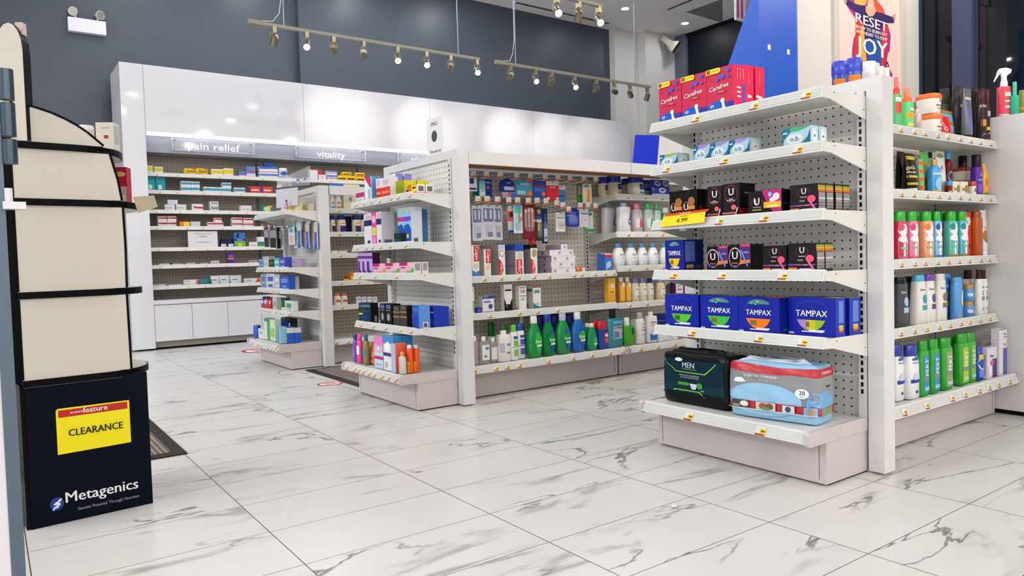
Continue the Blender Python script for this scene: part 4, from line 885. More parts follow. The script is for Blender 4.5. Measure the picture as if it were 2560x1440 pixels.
BAND = [('r', 0, .86, 1, .94, '#8c9a2e'), ('r', 0, .78, 1, .86, '#c79a22'), ('r', 0, .70, 1, .78, '#c0622a'), ('r', .05, .1, .95, .68, '#8f8a8a'), ('r', .05, .44, .95, .5, '#c9c4c4'), ('r', .05, .30, .95, .32, '#4a4848'), ('r', .05, .2, .95, .22, '#4a4848'), ('r', .3, .12, .95, .14, '#4a4848')]
CLICK = [('t', 'CLICK', .45, .40, .055, '#e8e2e6', .3), ('r', 0, .215, .98, .27, '#7a3fa0'), ('r', .30, .225, .45, .26, '#c4605a'), ('r', .55, .225, .72, .26, '#d78a50'), ('r', .02, .03, .34, .15, '#e57a1c'), ('r', .42, .075, .85, .12, '#d8d2d6'), ('e', .80, .46, .15, .13, '#e8506e'), ('p', [(.70, .38), (.78, .36), (.97, .10), (.90, .07)], '#e06aa0')]
def twinF(): 
    r = []
    for c in (.14, .62): r += [('e', c, .40, .125, .22, '#c9605a'), ('e', c, .40, .11, .195, '#161114'), ('t', 'U', c, .42, .2, '#f3eef0', .14), ('e', c+.2, .62, .12, .14, '#a36a30'), ('r', c+.08, .36, c+.32, .48, '#df8a2c'), ('r', c+.2, .15, c+.27, .3, '#e9e6ea'), ('r', c+.06, .1, c+.3, .13, '#c9a080')]
    return r
G('ns3', 'box', 1675, 1744, 476, 'black twin pad carton behind the yellow price sign', d=.095, col='#0e0c0e', side='#08080c', top='#151318', F=twinF(), R=[('e', .2, .4, .1, .1, '#7a1f2c'), ('e', .6, .5, .1, .1, '#2c2f6a')])
for a, b, v, dd in ((1769, 1806, 466, 'left of a pair'), (1808, 1850, 459, 'right of a pair')): G('ns3', 'box', a, b, v, f'tall narrow black pad carton, {dd},', d=.095, **uu(.78, extra=[('t', 'Body-Fem', .5, .50, .05, '#e8dede', .8), ('e', .66, .30, .15, .075, '#e0606c'), ('p', [(.86, .30), (.93, .28), (.82, .08), (.74, .06)], '#d9cfd2'), ('r', 0, .11, .85, .16, '#c46a62'), ('r', .03, .015, .25, .075, '#e8c92c'), ('r', .3, .025, .7, .06, '#cfc7c9')], R=[('r', 0, 0, 1, .26, '#8c1018'), ('t', 'get leafy', .45, .72, .04, '#d5ccd0', .6)]))
G('ns3', 'box', 1872, 1955, 476, 'wide black and magenta pad carton with yellow label', d=.095, **uu(.50, .27, .5, extra=[('p', [(.42, 1), (1, 1), (1, 0), (.82, 0), (.62, .35), (.5, .7)], '#b3246f'), ('e', .85, .72, .10, .15, '#f0e4ee'), ('e', .74, .6, .09, .10, '#f0e4ee'), ('e', .67, .82, .06, .1, '#9fb4e0'), ('r', .48, .28, .99, .52, '#eab51c'), ('r', .58, .3, .9, .4, '#f2d98a'), ('t', 'U', .27, .53, .3, '#f1eef0', .25), ('r', .14, .2, .42, .26, '#8a9a3a')], R=[('r', .1, .4, .9, .5, '#2c2f6a')], s=.42))
for i in range(4): G('ns3', 'box', 1976, 2045, 461, f'black tampon carton with striped side, {["front","second","third","back"][i]} of four,', d=.046, beh=i*.05+(.008 if i > 1 else 0), **uu(.50, .5, .70, extra=CLICK, R=BAND, s=.46, side='#2a2a2e'))
TAMP = lambda bowl, dome, t=.20, tz=.57: [('e', .5, .66, .34, .27, '#1438c0') if not dome else ('e', .5, .82, .27, .13, '#3f8f86'), ('e', .5, .64, .33, .26, '#0f1f8c') if not dome else ('r', .2, .66, .8, .82, '#0f1f8c'), ('t', 'TAMPAX', .5, tz, t*.72, '#f2f2f8', .66), ('p', [(.2, .42), (.8, .42), (.73, .27), (.62, .16), (.38, .16), (.27, .27)], bowl), ('r', .30, .24, .46, .37, '#2f6a1c' if bowl == '#57b82a' else '#7a6a1e'), ('r', .3, .105, .75, .135, '#f0eef4'), ('r', .45, .13, .78, .17, '#e9e7ef'), ('r', .02, .04, .14, .09, '#b9c2e6')]+([('e', .5+dx, .84+dz, .03, .02, c) for dx, dz, c in ((-.15, .0, '#8fc06a'), (0, .05, '#e0c05a'), (.13, .01, '#d0606a'), (-.05, -.02, '#6ad0c0'), (.07, .03, '#58a0d8'))] if dome else [])
for a, b, v, i in ((1664, 1710, 600, 0),): G('ns4', 'box', a, b, v, 'tall dark blue tampon carton with yellow bowl', d=.075, col='#101d86', side='#141f7c', top='#16248e', F=TAMP('#e8c42a', True), R=[('r', .12, .32, .92, .94, '#5a6ab0'), ('r', .2, .14, .8, .2, '#c9a028'), ('r', .2, .10, .8, .14, '#c03a2c'), ('r', .25, .2, .75, .23, '#5aa03a')])
G('ns4', 'box', 1684, 1728, 600, 'dark blue tampon carton behind the one with yellow bowl', d=.08, off=.085, col='#0c1670', side='#0d1766', R=[('r', .2, .1, .8, .2, '#3a4a2c')])
for a, b, v, dd in ((1768, 1821, 616, 'left'), (1823, 1877, 611, 'right')): G('ns4', 'box', a, b, v, f'black tampon box with purple corner, {dd} of two,', d=.08, col='#131217', side='#0b0b0e', top='#17161c', F=[('p', [(.5, 1), (1, 1), (1, .3), (.5, .3)], '#4b2a78'), ('r', .58, .92, .97, 1, '#d8455a'), ('e', .29, .53, .29, .37, '#d9b0a8'), ('e', .29, .52, .26, .33, '#120f12'), ('t', 'U', .29, .57, .28, '#f4f0f2', .3), ('r', .16, .30, .42, .34, '#b9606a'), ('p', [(.5, .27), (1, .33), (1, .45), (.55, .42)], '#e07a24'), ('p', [(.54, .78), (.62, .80), (.92, .22), (.86, .19)], '#5a86d8'), ('t', 'CLICK', .82, .7, .06, '#e9e2f0', .3), ('r', .1, .2, .5, .24, '#6a3f9a')], R=[('r', .3, .3, .8, .36, '#3a1c10')])
G('ns4', 'box', 1908, 1967, 614, 'smaller black tampon carton with pink badge', d=.055, **uu(.56, .5, .72, extra=CLICK, s=.42))
for i in range(2): G('ns4', 'box', 1971, 2041, 608, f'larger black tampon carton with striped side, {["front","back"][i]} one,', d=.05, beh=i*.053, **uu(.50, .5, .70, extra=CLICK, R=BAND, s=.46, side='#2a2a2e'))
TC = dict(col='#0d1f98', side='#0b1a80', top='#152a94')
for a, b, v, bowl, dome, tp, dd in ((1664, 1747, 737, '#57b82a', 0, '#4aa83a', 'leftmost, with lime bowl,'), (1752, 1846, 740, '#3fb43a', 1, '#4aa83a', 'second, with green bowl,'), (1847, 1949, 744, '#ee7a1e', 1, '#d8682a', 'third, with orange bowl,')):
    G('ns5', 'box', a, b, v, f'big blue tampon carton, {dd}', d=.085, col=TC['col'], side=TC['side'], top=TC['top'], F=TAMP(bowl, dome), T=[('r', .5, .2, 1, 1, tp)], R=[('r', .3, .1, .8, .16, '#1c5a4a')])
TAR = [('r', .3, .36, .8, .92, '#5f7ec8'), ('r', .3, .24, .75, .30, '#c8c23a'), ('r', .3, .17, .75, .24, '#e0a02c'), ('r', .3, .12, .75, .17, '#c84a2c')]
G('ns5', 'box', 1971, 2090, 744, 'widest blue tampon carton with three-colour bowl', d=.06, col=TC['col'], side='#1c36a8', top=TC['top'], F=TAMP('#c9c42c', 0, .22)+[('p', [(.2, .42), (.4, .42), (.4, .16), (.38, .16), (.27, .27)], '#a888c0'), ('p', [(.6, .42), (.8, .42), (.73, .27), (.62, .16), (.6, .16)], '#8ab82c')], R=TAR, T=[('r', .7, .2, 1, 1, '#c8c23a')])
G('ns5', 'box', 2016, 2124, 744, 'blue tampon carton behind the widest one at the right end', d=.075, off=.066, col=TC['col'], side='#1c36a8', F=[], R=TAR, T=[('r', .7, .2, 1, 1, '#c8c23a')])
# soft packs on the base
PK = [(0, .965, .93), (.03, .99, .985), (.2, 1, 1), (.5, 1, 1.01), (.84, .995, .99), (.95, .98, .94), (.99, .94, .84), (1, .86, .66)]
def soft_pack(name, uL, uR, vT, d, col, F, R, label, cat, rot, topcol=None, crimp=True):
    face, plane, z, _ = SH['ndeck']; y0, y1 = y_for(uL, plane, z), y_for(uR, plane, z); w = abs(y0-y1); ym = (y0+y1)/2; h = z_for(vT, plane, ym)-z
    o = tag(empty(name, (plane, ym, z), -PI/2+rot), label, cat); a, b = w/2, d/2; f = MB(); n = 48; rg = []
    for q, s, t in ((0, .965, .93), (.03, .99, .985), (.2, 1.0, 1.0), (.5, 1.0, 1.01), (.84, .995, .99), (.95, .98, .94), (.99, .94, .84), (1.0, .86, .66)): rg.append((q*h, a*s, b*t, 9))
    f.loft(rg, col, n, b)
    if topcol:
        for i in range(5): f.loft([(h*.985, a*(.9-.1*i), .006, 3, 0, b*(-.5+.25*i)), (h*(1.03+.02*(i % 2)), a*(.7-.08*i), .003, 3, a*.04*(i-2), b*(-.45+.2*i))], topcol, 14, b)
    bg = f.build('wrapper', o)
    bg.data.update(); sd = random.Random(len(label))
    for v in bg.data.vertices:                # crumples
        k = .0009*math.sin(v.co.x*71+v.co.z*43)+.0008*math.sin(v.co.z*120+v.co.x*31); v.co.y += k if v.co.y < b else -k; v.co.z += .004*math.sin(v.co.x*60+v.co.y*25)*(v.co.z/h)**2
    def fy(x, z): return .0009*math.sin(x*71+z*43)+.0008*math.sin(z*120+x*31)
    def fnF(x, z, L):
        xx = x-a; A, Bq = prof_at(PK, z/h); xx *= A
        t = min(abs(xx)/(a*A), .985); return (xx, b-b*Bq*(1-t**9)**(1/9)-.0035-EPS*1.5*L+fy(xx, z)*.8, z)
    def fnR(x, z, L):
        A, Bq = prof_at(PK, z/h)
        yy = (x-b)*Bq; t = min(abs(yy)/(b*Bq), .98); return (a*A*(1-t**9)**(1/9)+.003+EPS*1.5*L, b+yy, z)
    DENSE[0] = 3; g = MB(); decals(g, F, w, h, fnF)
    if R: decals(g, R, d, h, fnR)
    g.build('printed_front', o); return o
soft_pack('incontinence_pack', 1655, 1820, 884, .145, '#0d0f10/g', [('p', [(.05, .87), (.95, .87), (.95, .22), (.05, .22)], '#0b2634/g'), ('p', [(.05, .22), (.95, .22), (.95, .4), (.05, .4)], '#0a2f3c/g'), ('e', .29, .86, .06, .035, '#dfe6e2'), ('t', 'MEN', .44, .75, .105, '#c4ccd0', .32),
    ('p', [(.06, .86), (.075, .86), (.10, .77), (.21, .67), (.25, .615), (.70, .615), (.73, .655), (.86, .84), (.85, .85), (.72, .675), (.69, .635), (.25, .635), (.215, .685), (.09, .79)], '#6fb82a/g'), ('t', 'PROTECTIVE UNDERWEAR', .46, .56, .028, '#aeb9bd', .34), ('t', 'CULOTTES PROTECTRICES', .46, .52, .026, '#aeb9bd', .34), ('t', 'TREATED PROTECTION', .46, .685, .024, '#8d999d', .34),
    ('r', .29, .37, .46, .43, '#3f8f2a'), ('p', [(.47, .42), (.59, .42), (.56, .31), (.50, .31)], '#c9cfe6'), ('e', .62, .39, .045, .06, '#3f8a3c'), ('t', 'x18', .66, .30, .035, '#c9d2d4', .1),
    ('p', [(.22, .255), (.25, .285), (.62, .285), (.70, .19), (.68, .19), (.61, .265), (.26, .265), (.24, .245)], '#6fb82a/g'), ('r', .05, .20, .95, .22, '#0a0c0d')], [], 'black mens underwear pack with green lines on the nearest endcap base', 'pack', .0, '#1c2022/g')
SKY = '#8fbfe0/g'
soft_pack('underpad_pack', 1833, 2036, 908, .150, SKY, [('r', 0, .30, 1, .86, '#87898c/g'), ('p', [(0, .84), (.1, .83), (.3, .80), (.55, .79), (.75, .82), (1, .80), (1, .95), (.6, .93), (.3, .96), (0, .985)], '#b01f2c/g'), ('e', .42, .345, .42, .29, SKY), ('r', 0, .16, 1, .30, '#a81c26/g'),
    ('t', 'Single Use Underpads', .38, .755, .05, '#e9ecef', .58), ('t', '23" x 36"', .42, .68, .035, '#d9dde0', .2), ('p', [(.09, .70), (.17, .71), (.22, .64), (.15, .62), (.07, .62)], '#e4edf4'), ('e', .845, .52, .075, .085, '#eef2f4'), ('t', '20', .845, .53, .07, '#1c1e22', .1), ('t', 'Units', .845, .47, .02, '#3a3d42', .1),
    ('r', .045, .17, .255, .295, '#3b4a52'), ('e', .2, .24, .05, .05, '#e8dfd2'), ('r', .06, .18, .15, .22, '#8a9a6a'), ('r', .34, .165, .56, .30, '#cfc8bf'), ('e', .42, .235, .045, .055, '#8a5a40'), ('e', .49, .235, .045, .055, '#7a4a38'), ('e', .455, .19, .05, .03, '#4f9a5a'), ('r', .64, .17, .77, .295, '#c9d4dc'), ('e', .7, .23, .03, .05, '#3b4a5a'), ('r', .87, .165, 1, .30, '#7ab4d8'), ('e', .94, .23, .04, .06, '#c48a6a'), ('r', 0, .155, 1, .165, '#e9d9da/g')],
    [('r', 0, .28, 1, .82, '#8f9295/g'), ('r', 0, .80, 1, .95, '#b01f2c/g'), ('t', 'FORMEDICA', .45, .865, .05, '#e9d9da', .7), ('e', .25, .35, .5, .22, '#6fa4d4/g'), ('r', 0, .15, 1, .28, '#a81c26/g'), ('r', .12, .155, .7, .275, '#7d8f6a'), ('r', .4, .62, .6, .65, '#3b3d42')], 'clear plastic pack of pale blue underpads with red bands on the nearest endcap base', 'pack', .16, '#cdd9e4/g')
# yellow price flag
q = [at_x(u, v, 2.296) for u, v in ((1649, 568), (1760, 556), (1764, 529), (1661, 536))]; c0 = q[0]
o = tag(empty('shelf_flag', tuple(c0)), 'yellow sale price flag clipped to the nearest endcap third shelf', 'price sign'); f = MB(); f.add([tuple(p-c0) for p in q]+[tuple(p-c0+np.array([.001, 0, 0])) for p in q], [(3, 2, 1, 0), (4, 5, 6, 7)], '#f2dc2e')
bx, by = (q[1]-q[0]), (q[3]-q[0]); fl = lambda x, z, L: tuple(bx*x+by*z+np.array([-EPS*1.5*L, 0, 0]))
decals(f, [('r', .02, .82, .99, 1, '#d4481c'), ('r', .38, .87, .62, .93, '#f0c9a0'), ('r', .4, .66, .58, .7, '#8a7a1c')], 1, 1, fl)
vs, fs, tw = text_mesh('4.99'); f.add([fl(.36+x*.24/tw, .22+y*.32, 6) for x, y in vs], fs, '#2c240a'); f.build('card', o)
f = MB(); p = np.array(at_x(1705, 570, 2.299))-c0; f.box(p[0]-.002, p[0]+.012, p[1]-.012, p[1]+.012, p[2]-.012, p[2]+.02, 'acrylic'); f.build('clip', o)

# ---- shampoo gondola (right)
G('ht1', 'spray', 2231, 2252, 193, 'slim green hair spray bottle with red pump', ratio=.7, col='#5fb878/g', cap='#e8706a/g', cap2='#d83a2c/g', F=[('r', .2, .3, .85, .5, '#d8503c'), ('r', .3, .52, .8, .6, '#d9efd9')])
G('ht1', 'spray', 2253, 2282, 221, 'green gel spray bottle with orange pump', ratio=.7, col='#5fd884/g', cap='#f08a5a/g', cap2='#ee6a1e/g', F=[('r', .35, .28, .9, .42, '#e0a82c'), ('r', .4, .1, .85, .18, '#e8d24a'), ('r', .5, .46, .85, .52, '#e9f6e4')])
G('ht1', 'bottle', 2283, 2303, 273, 'small clear bottle with pearl drops', ratio=.8, col='#cdbab2/g', prof='round', cap='#d9d2cc/g', F=[('e', .5, .3, .3, .12, '#b9a49a')])
G('ht1', 'bottle', 2281, 2296, 256, 'olive brown bottle behind the clear one', ratio=.7, off=.09, col='#86702c/g', cap='#8d7a3a/g')
LOGO = [('t', 'A', .72, .62, .22, '#6a5a50', .2), ('r', .52, .36, .86, .42, '#6a625c'), ('r', .58, .22, .84, .26, '#8f8780')]
G('ht1', 'jar', 2302, 2351, 287, 'lower white hair mask tub with orange lid', ratio=1, prof='tub', col='#efe9e2/g', lid='#e8702a/g', lidw=1.04, F=LOGO)
G('ht1', 'jar', 2294, 2349, 238, 'upper white hair mask tub with orange lid', ratio=1, prof='tub', col='#efe9e2/g', lid='#e8702a/g', lidw=1.04, vB=287, F=LOGO)
G('ht1', 'tube', 2344, 2377, 291, 'small red squeeze tube', ratio=.6, col='#d81c22/g', cap='#e0322c/g', F=[('t', 'Q', .5, .35, .2, '#f2dede', .3)])
G('ht1', 'pouch', 2350, 2393, 273, 'blue and gold foil pouch', d=.05, off=.05, col='#6fb4da/g', F=[('r', 0, .90, 1, 1, '#a87c34/g'), ('r', 0, .52, 1, .62, '#a87c34/g'), ('r', 0, .2, 1, .28, '#a87c34/g')])
BK = '#2a2422/g'
G('ht1', 'bottle', 2349, 2376, 222, 'dark aerosol can, leftmost of the dark cans,', ratio=1, off=.13, col='#4a423e/g', prof='can', cap='#3a3230/g', capw=.8, F=[('r', .4, .4, .9, .46, '#8a8480')])
G('ht1', 'bottle', 2380, 2410, 215, 'tall dark aerosol can with green stripe', ratio=1, off=.06, col='#2f2a28/g', prof='can', cap='#3c3431/g', capw=.72, F=[('r', .5, .15, .68, .55, '#6fae2c'), ('r', .4, .62, .9, .66, '#a8a29c')])
G('ht1', 'tube', 2404, 2431, 222, 'grey hair gel tube with blue flash', ratio=.6, col='#6a6a72/g', cap='#141416/g', F=[('p', [(.2, .18), (.8, .2), (.5, .75), (.3, .6)], '#4a6ad0'), ('r', .4, .78, .9, .83, '#c9c9ce')])
G('ht1', 'bottle', 2428, 2443, 221, 'dark brown can with amber stripe behind the gel tube', ratio=1, off=.03, col='#2c1f1a/g', prof='can', cap='#3a2823/g', capw=.9, F=[('r', .3, .1, .9, .35, '#b06a1c')])
G('ht1', 'bottle', 2440, 2463, 222, 'dark brown can with amber label', ratio=1, col='#30262a/g', prof='can', cap='#3c2626/g', capw=.9, F=[('r', .3, .3, .95, .42, '#c98a2c'), ('t', 'FRESH', .6, .66, .05, '#c0b6b0', .7), ('e', .55, .1, .28, .07, '#8d888e'), ('e', .55, .1, .2, .05, '#30262a')])
G('ht1', 'bottle', 2462, 2478, 226, 'dark maroon can at the right end', ratio=1, col='#33222c/g', prof='can', cap='#4a2222/g', capw=.9, F=[('r', .2, .24, .95, .30, '#d8c22c'), ('r', .4, .5, .9, .6, '#b9b0b6'), ('e', .55, .12, .3, .08, '#8d888e'), ('e', .55, .12, .2, .055, '#33222c')])
G('ht2', 'tube', 2238, 2266, 379, 'black hair gel tube at the left end', ratio=.7, off=.02, col='#15120f/g', cap='#dedcd8/g', F=[('r', .6, .2, .9, .36, '#cfcac2')], caph=.14)
G('ht2', 'tube', 2254, 2294, 384, 'black hair gel tube with gold lettering', ratio=.6, col='#17140f/g', cap='#dedbd6/g', F=[('r', .05, .84, .95, .93, '#c8a82a'), ('t', 'got2b', .55, .63, .09, '#d9cfae', .7), ('t', 'ultra glued', .55, .52, .06, '#d9d2c0', .75), ('r', .15, .38, .85, .44, '#c8a82a'), ('r', .2, .2, .9, .26, '#c8a82a')], caph=.12)
G('ht2', 'tube', 2291, 2311, 398, 'green tube with orange stripes', ratio=.6, col='#6fae72/g', cap='#5f9e62/g', F=[('r', 0, z, .9, z+.09, '#e8502c') for z in (.12, .36, .6, .84)], caph=.05)
G('ht2', 'tube', 2297, 2325, 380, 'shiny bright green tube', ratio=.6, off=.03, col='#4aa83a/g', cap='#1c2a1c/g', F=[('e', .6, .5, .28, .12, '#9fd08a'), ('r', .2, .66, .9, .74, '#b8a82c')])
G('ht2', 'bottle', 2321, 2350, 399, 'light blue bottle with gold cap', ratio=.6, col='#3f9ad8/g', prof='std', cap='#b89a5a/g', F=[('r', .15, .55, .85, .62, '#a8d0ec'), ('e', .7, .3, .28, .2, '#8cc4ea'), ('r', .35, .08, .95, .13, '#c8a84a')])
G('ht2', 'tube', 2334, 2365, 379, 'leaning white cream tube with green leaf', ratio=.6, off=.02, col='#dddbd4/g', cap='#efeeea/g', F=[('e', .62, .9, .28, .05, '#6f9a52'), ('r', .55, .6, .65, .68, '#a86a6a'), ('r', .4, .3, .9, .34, '#c9b0a8')])
G('ht2', 'jar', 2363, 2379, 453, 'short maroon jar with blue lid', ratio=.8, col='#7a1c20/g', lid='#3f86c8/g', F=[('r', .2, .2, .9, .3, '#d9b0a8')])
G('ht2', 'bottle', 2361, 2379, 378, 'dark red bottle with blue cap', ratio=.7, off=.07, col='#6f1a1c/g', prof='std', cap='#3f9ad8/g', capw=.7, F=[('e', .65, .45, .35, .12, '#4a9ad0'), ('e', .65, .45, .22, .08, '#6f1a1c')])
for a, b, dd in ((2382, 2400, 'left'), (2401, 2420, 'right')): G('ht2', 'box', a, b, 454, f'small cream box with pale green top, {dd} one,', d=.05, col='#e6dec2', top='#b9d89a', F=[('t', 'half', .45, .45, .3, '#5f6a3a', .7), ('e', .8, .5, .18, .3, '#a07a3a')])
G('ht2', 'jar', 2421, 2439, 454, 'lower cream jar with red lid', ratio=.9, col='#eae3d4/g', lid='#b8412c/g', F=[('t', '6', .6, .4, .3, '#4a4a46', .4)])
G('ht2', 'jar', 2398, 2440, 420, 'upper wide cream jar with red lid', ratio=.9, vB=454, off=.03, col='#eae3d4/g', lid='#a8302c/g', F=[('t', '6', .8, .4, .4, '#4a4a46', .3), ('r', .08, .2, .25, .6, '#3f5a3a')])
G('ht2', 'bottle', 2402, 2423, 391, 'white bottle with tall black cap', ratio=.9, off=.08, col='#d9d2c8/g', prof='jar', cap='#19161a/g', capw=.95, capz=.45)
G('ht2', 'bottle', 2428, 2454, 387, 'purple bottle with tall black cap', ratio=.8, col='#55229c/g', prof='slab', cap='#241a30/g', capw=.85, capz=.7, F=[('r', .3, .38, .95, .42, '#5a9ad8'), ('t', 'it', .6, .52, .08, '#d0c0ec', .4), ('r', .4, .1, .9, .3, '#7a4ac0')])
G('ht2', 'bottle', 2453, 2476, 411, 'golden yellow bottle at the right end', ratio=.8, col='#e6a41c/g', prof='drop', cap='#e8ac2c/g', capw=.45, F=[('r', .5, .35, .62, .55, '#c8641c'), ('r', .2, .08, .9, .14, '#8a7a2c')])
def herb(c1, c2, c3): return dict(ratio=.6, prof='square', pw=3, cap='#1fa82a/g', capw=.86, capz=.80, F=[('e', .62, .62, .30, .13, '#f0ecea'), ('p', [(.3, .42), (.95, .42), (.98, .06), (.34, .06)], '#f2eeec'), ('e', .62, .44, .34, .08, '#f2eeec'), ('e', .50, .68, .16, .07, c2), ('r', .3, .02, .95, .09, c3), ('t', 'COLOR', .62, .36, .035, '#5a4a50', .4), ('r', .42, .24, .82, .28, '#7cc08a')])
for a, b, c1, c2, c3, off, dd in ((2233, 2264, '#c8204a/c', '#d8506a', '#c85a7a', 0, 'deep red shampoo bottle with green cap, leftmost'), (2264, 2292, '#e878a0/c', '#d8407a', '#d85a8a', 0, 'pink shampoo bottle with green cap'), (2282, 2301, '#e8a848/c', '#c88a2c', '#b8702c', .07, 'amber shampoo bottle with green cap behind the pink one'), (2299, 2329, '#f0a878/c', '#e8782c', '#d89a5a', 0, 'peach shampoo bottle with green cap'),
    (2330, 2352, '#7ab8e8/c', '#2c5ab8', '#4a6ac0', 0, 'sky blue shampoo bottle with green cap, left one'), (2350, 2363, '#7ab8e8/c', '#2c5ab8', '#4a6ac0', .04, 'sky blue shampoo bottle with green cap, right one'), (2362, 2390, '#58b8a8/c', '#1c8a8a', '#a87a3a', 0, 'sea green shampoo bottle with green cap, left one'), (2390, 2416, '#48b0c0/c', '#1c8a8a', '#a87a3a', 0, 'turquoise shampoo bottle with green cap, right one')):
    G('ht3', 'bottle', a, b, 529, dd, off=off, col=c1.replace('/c', '/g'), **herb(c1, c2, c3))
G('ht3', 'box', 2412, 2428, 531, 'flat red and pink sachet pack', d=.02, off=.03, col='#d8384a/g', F=[('e', .5, .8, .4, .1, '#e9d8dc'), ('r', .1, .2, .9, .3, '#b81c22')])
G('ht3', 'bottle', 2427, 2454, 529, 'amber brown liquid bottle', ratio=.6, col='#b4520e/g', prof='slab', cap='#a8480c/g', capw=.86, capz=.86, pw=3, F=[('r', .7, .55, .98, .62, '#d8a07a'), ('r', .7, .33, .98, .36, '#5a8ac0')])
G('ht3', 'tube', 2453, 2476, 526, 'white cream tube with almond picture', ratio=.5, col='#eae7e2/g', cap='#efefec/g', F=[('e', .72, .44, .28, .14, '#a8713f'), ('t', 'A', .7, .62, .08, '#b88a6a', .3)], caph=.12)
def dove(c, band, cap): return dict(ratio=.55, col=c, prof='taper', pw=2.6, cap=cap, capw=.78, capz=.87, F=[('t', 'Dove', .62, .70, .05, '#4a5a7a' if c > '#9' else '#dfe2e6', .5), ('r', .55, .30, .95, .40, band), ('e', .74, .52, .16, .09, band)])
for a, b, v, c, bd, cp, dd in ((2233, 2268, 693, '#4a4c52/g', '#9fc0dc', '#1c1c1f/g', 'dark grey body wash bottle, left one'), (2257, 2286, 691, '#54565c/g', '#9fc8e8', '#1c1c1f/g', 'dark grey body wash bottle, right one'), (2276, 2315, 687, '#e6e2de/g', '#3f9aa8', '#4ab4d0/g', 'white body wash bottle with aqua cap'), (2304, 2337, 686, '#e6e2de/g', '#5a3f7a', '#6a38a8/g', 'white body wash bottle with purple cap'), (2333, 2364, 684, '#e4e0da/g', '#8a6a62', '#dcd8d2/g', 'plain white body wash bottle')):
    G('ht4', 'bottle', a, b, v, dd, off=0 if b != 2268 else .0, **dove(c, bd, cp))
G('ht4', 'bottle', 2353, 2377, 684, 'blue flat lotion bottle with green band', ratio=.5, off=.03, col='#2f7cc8/g', prof='slab', cap='#3f8ad0/g', capw=.86, pw=3, F=[('r', .1, .50, .95, .62, '#3a9a58'), ('r', .2, .7, .95, .76, '#9fc8ec'), ('r', .1, .3, .6, .4, '#7ab84a')])
G('ht4', 'bottle', 2377, 2404, 693, 'sky blue lotion bottle with gold foot', ratio=.55, col='#5a9ade/g', prof='slab', cap='#5a9ade/g', capw=.9, pw=2.4, F=[('r', .0, .0, 1, .10, '#b8905a'), ('e', .85, .5, .15, .2, '#e2e6c0')])
for v, vb, dd in ((753, None, 'lower'), (711, 753, 'upper')): G('ht4', 'jar', 2403, 2433, v, f'blue cream jar with gold lid, {dd} of two stacked,', ratio=1, vB=vb, col='#4a8fd4/g', lid='#b08a4e/g', lidw=.8, prof='squat', F=[('r', .1, .3, .6, .5, '#c9dcf0'), ('e', .85, .35, .12, .25, '#eae6c8')])
for i, (a, b) in enumerate(((2414, 2446), (2436, 2458), (2455, 2474))): G('ht4', 'bottle', a, b, 674, f'white oat lotion bottle with brown cap, {["left","middle","right"][i]} of three,', ratio=.62, col='#edeae6/g', prof='wash', cap='#3a1c14/g', capw=.56, F=[('t', 'love', .75, .62, .05, '#3f4a48', .4), ('e', .72, .50, .13, .05, '#3f8a5a'), ('e', .72, .50, .09, .035, '#eef0ea'), ('r', .55, .34, .92, .42, '#8f9298'), ('r', .6, .12, .85, .18, '#9fb4d8')])
HS = lambda: dict(ratio=.55, col='#eae8ea/g', prof='wash', cap='#1f2f9c/g', capw=.84, pw=2.6, F=[('r', .5, .72, .95, .76, '#3a4aa0'), ('r', .5, .66, .95, .69, '#8a94c8'), ('r', .42, .30, 1, .37, '#2a3a9c'), ('e', .72, .40, .2, .09, '#c4cfe8'), ('r', .42, .31, 1, .36, '#2a3a9c'), ('e', .7, .13, .07, .03, '#3a4aa0'), ('t', 'h&s', .72, .78, .06, '#2a3a9c', .5)])
G('hdeck', 'bottle', 2228, 2257, 862, 'white dandruff shampoo bottle with blue cap behind the post', off=.02, **HS()); G('hdeck', 'bottle', 2257, 2294, 862, 'white dandruff shampoo bottle with blue cap in full view', **HS())
for i, (a, b, v, lab, off) in enumerate(((2293, 2319, 852, '#3f86c0', 0), (2318, 2345, 848, '#3f86c0', 0), (2343, 2377, 844, '#8a9a6a', 0), (2368, 2394, 840, '#8fae4a', .02), (2387, 2417, 834, '#a8b838', 0), (2411, 2436, 831, '#7fae4a', .01))):
    G('hdeck', 'bottle', a, b, v, 'bright green shampoo bottle, '+['leftmost, blue label,', 'second, blue label,', 'third, grey and gold label,', 'fourth, mostly hidden,', 'fifth, yellow label,', 'rightmost, light green label,'][i], ratio=.55, off=off, col='#2aa42a/g', prof='slab', cap='#22921f/g', capw=.88, capz=.82, pw=3, F=[('r', .46, .06, .98, .74, lab), ('r', .46, .28, .98, .36, '#7d8186'), ('r', .52, .1, .92, .16, '#a8c8d8'), ('t', 'PERT', .74, .52, .28, '#f3f6f2', .30, 1)])
G('hdeck', 'bottle', 2435, 2456, 865, 'small royal blue bottle with yellow cap sticker', ratio=.7, col='#1c48b0/g', prof='slab', cap='#1c48b0/g', capw=.9, F=[('e', .65, .5, .3, .2, '#c9d6ec'), ('e', .65, .5, .22, .15, '#1c48b0'), ('r', .4, .62, .9, .76, '#e0b82c'), ('r', .4, .1, .9, .3, '#5a8ad8')])
G('hdeck', 'box', 2468, 2492, 869, 'white and purple hair dye carton in front', d=.03, col='#ded9e2', F=[('r', .55, .0, 1, .62, '#4a2a78'), ('t', 'Kera', .5, .72, .10, '#4a4468', .8), ('e', .5, .5, .18, .09, '#c8608a'), ('r', .1, .1, .45, .4, '#efecf0')], L=[('r', .2, .1, .8, .8, '#b4a8b8')])
G('hdeck', 'box', 2470, 2481, 849, 'white carton behind the purple one', d=.03, off=.07, col='#dcd7da', F=[('r', .1, .85, .9, .9, '#8a7ab8')])
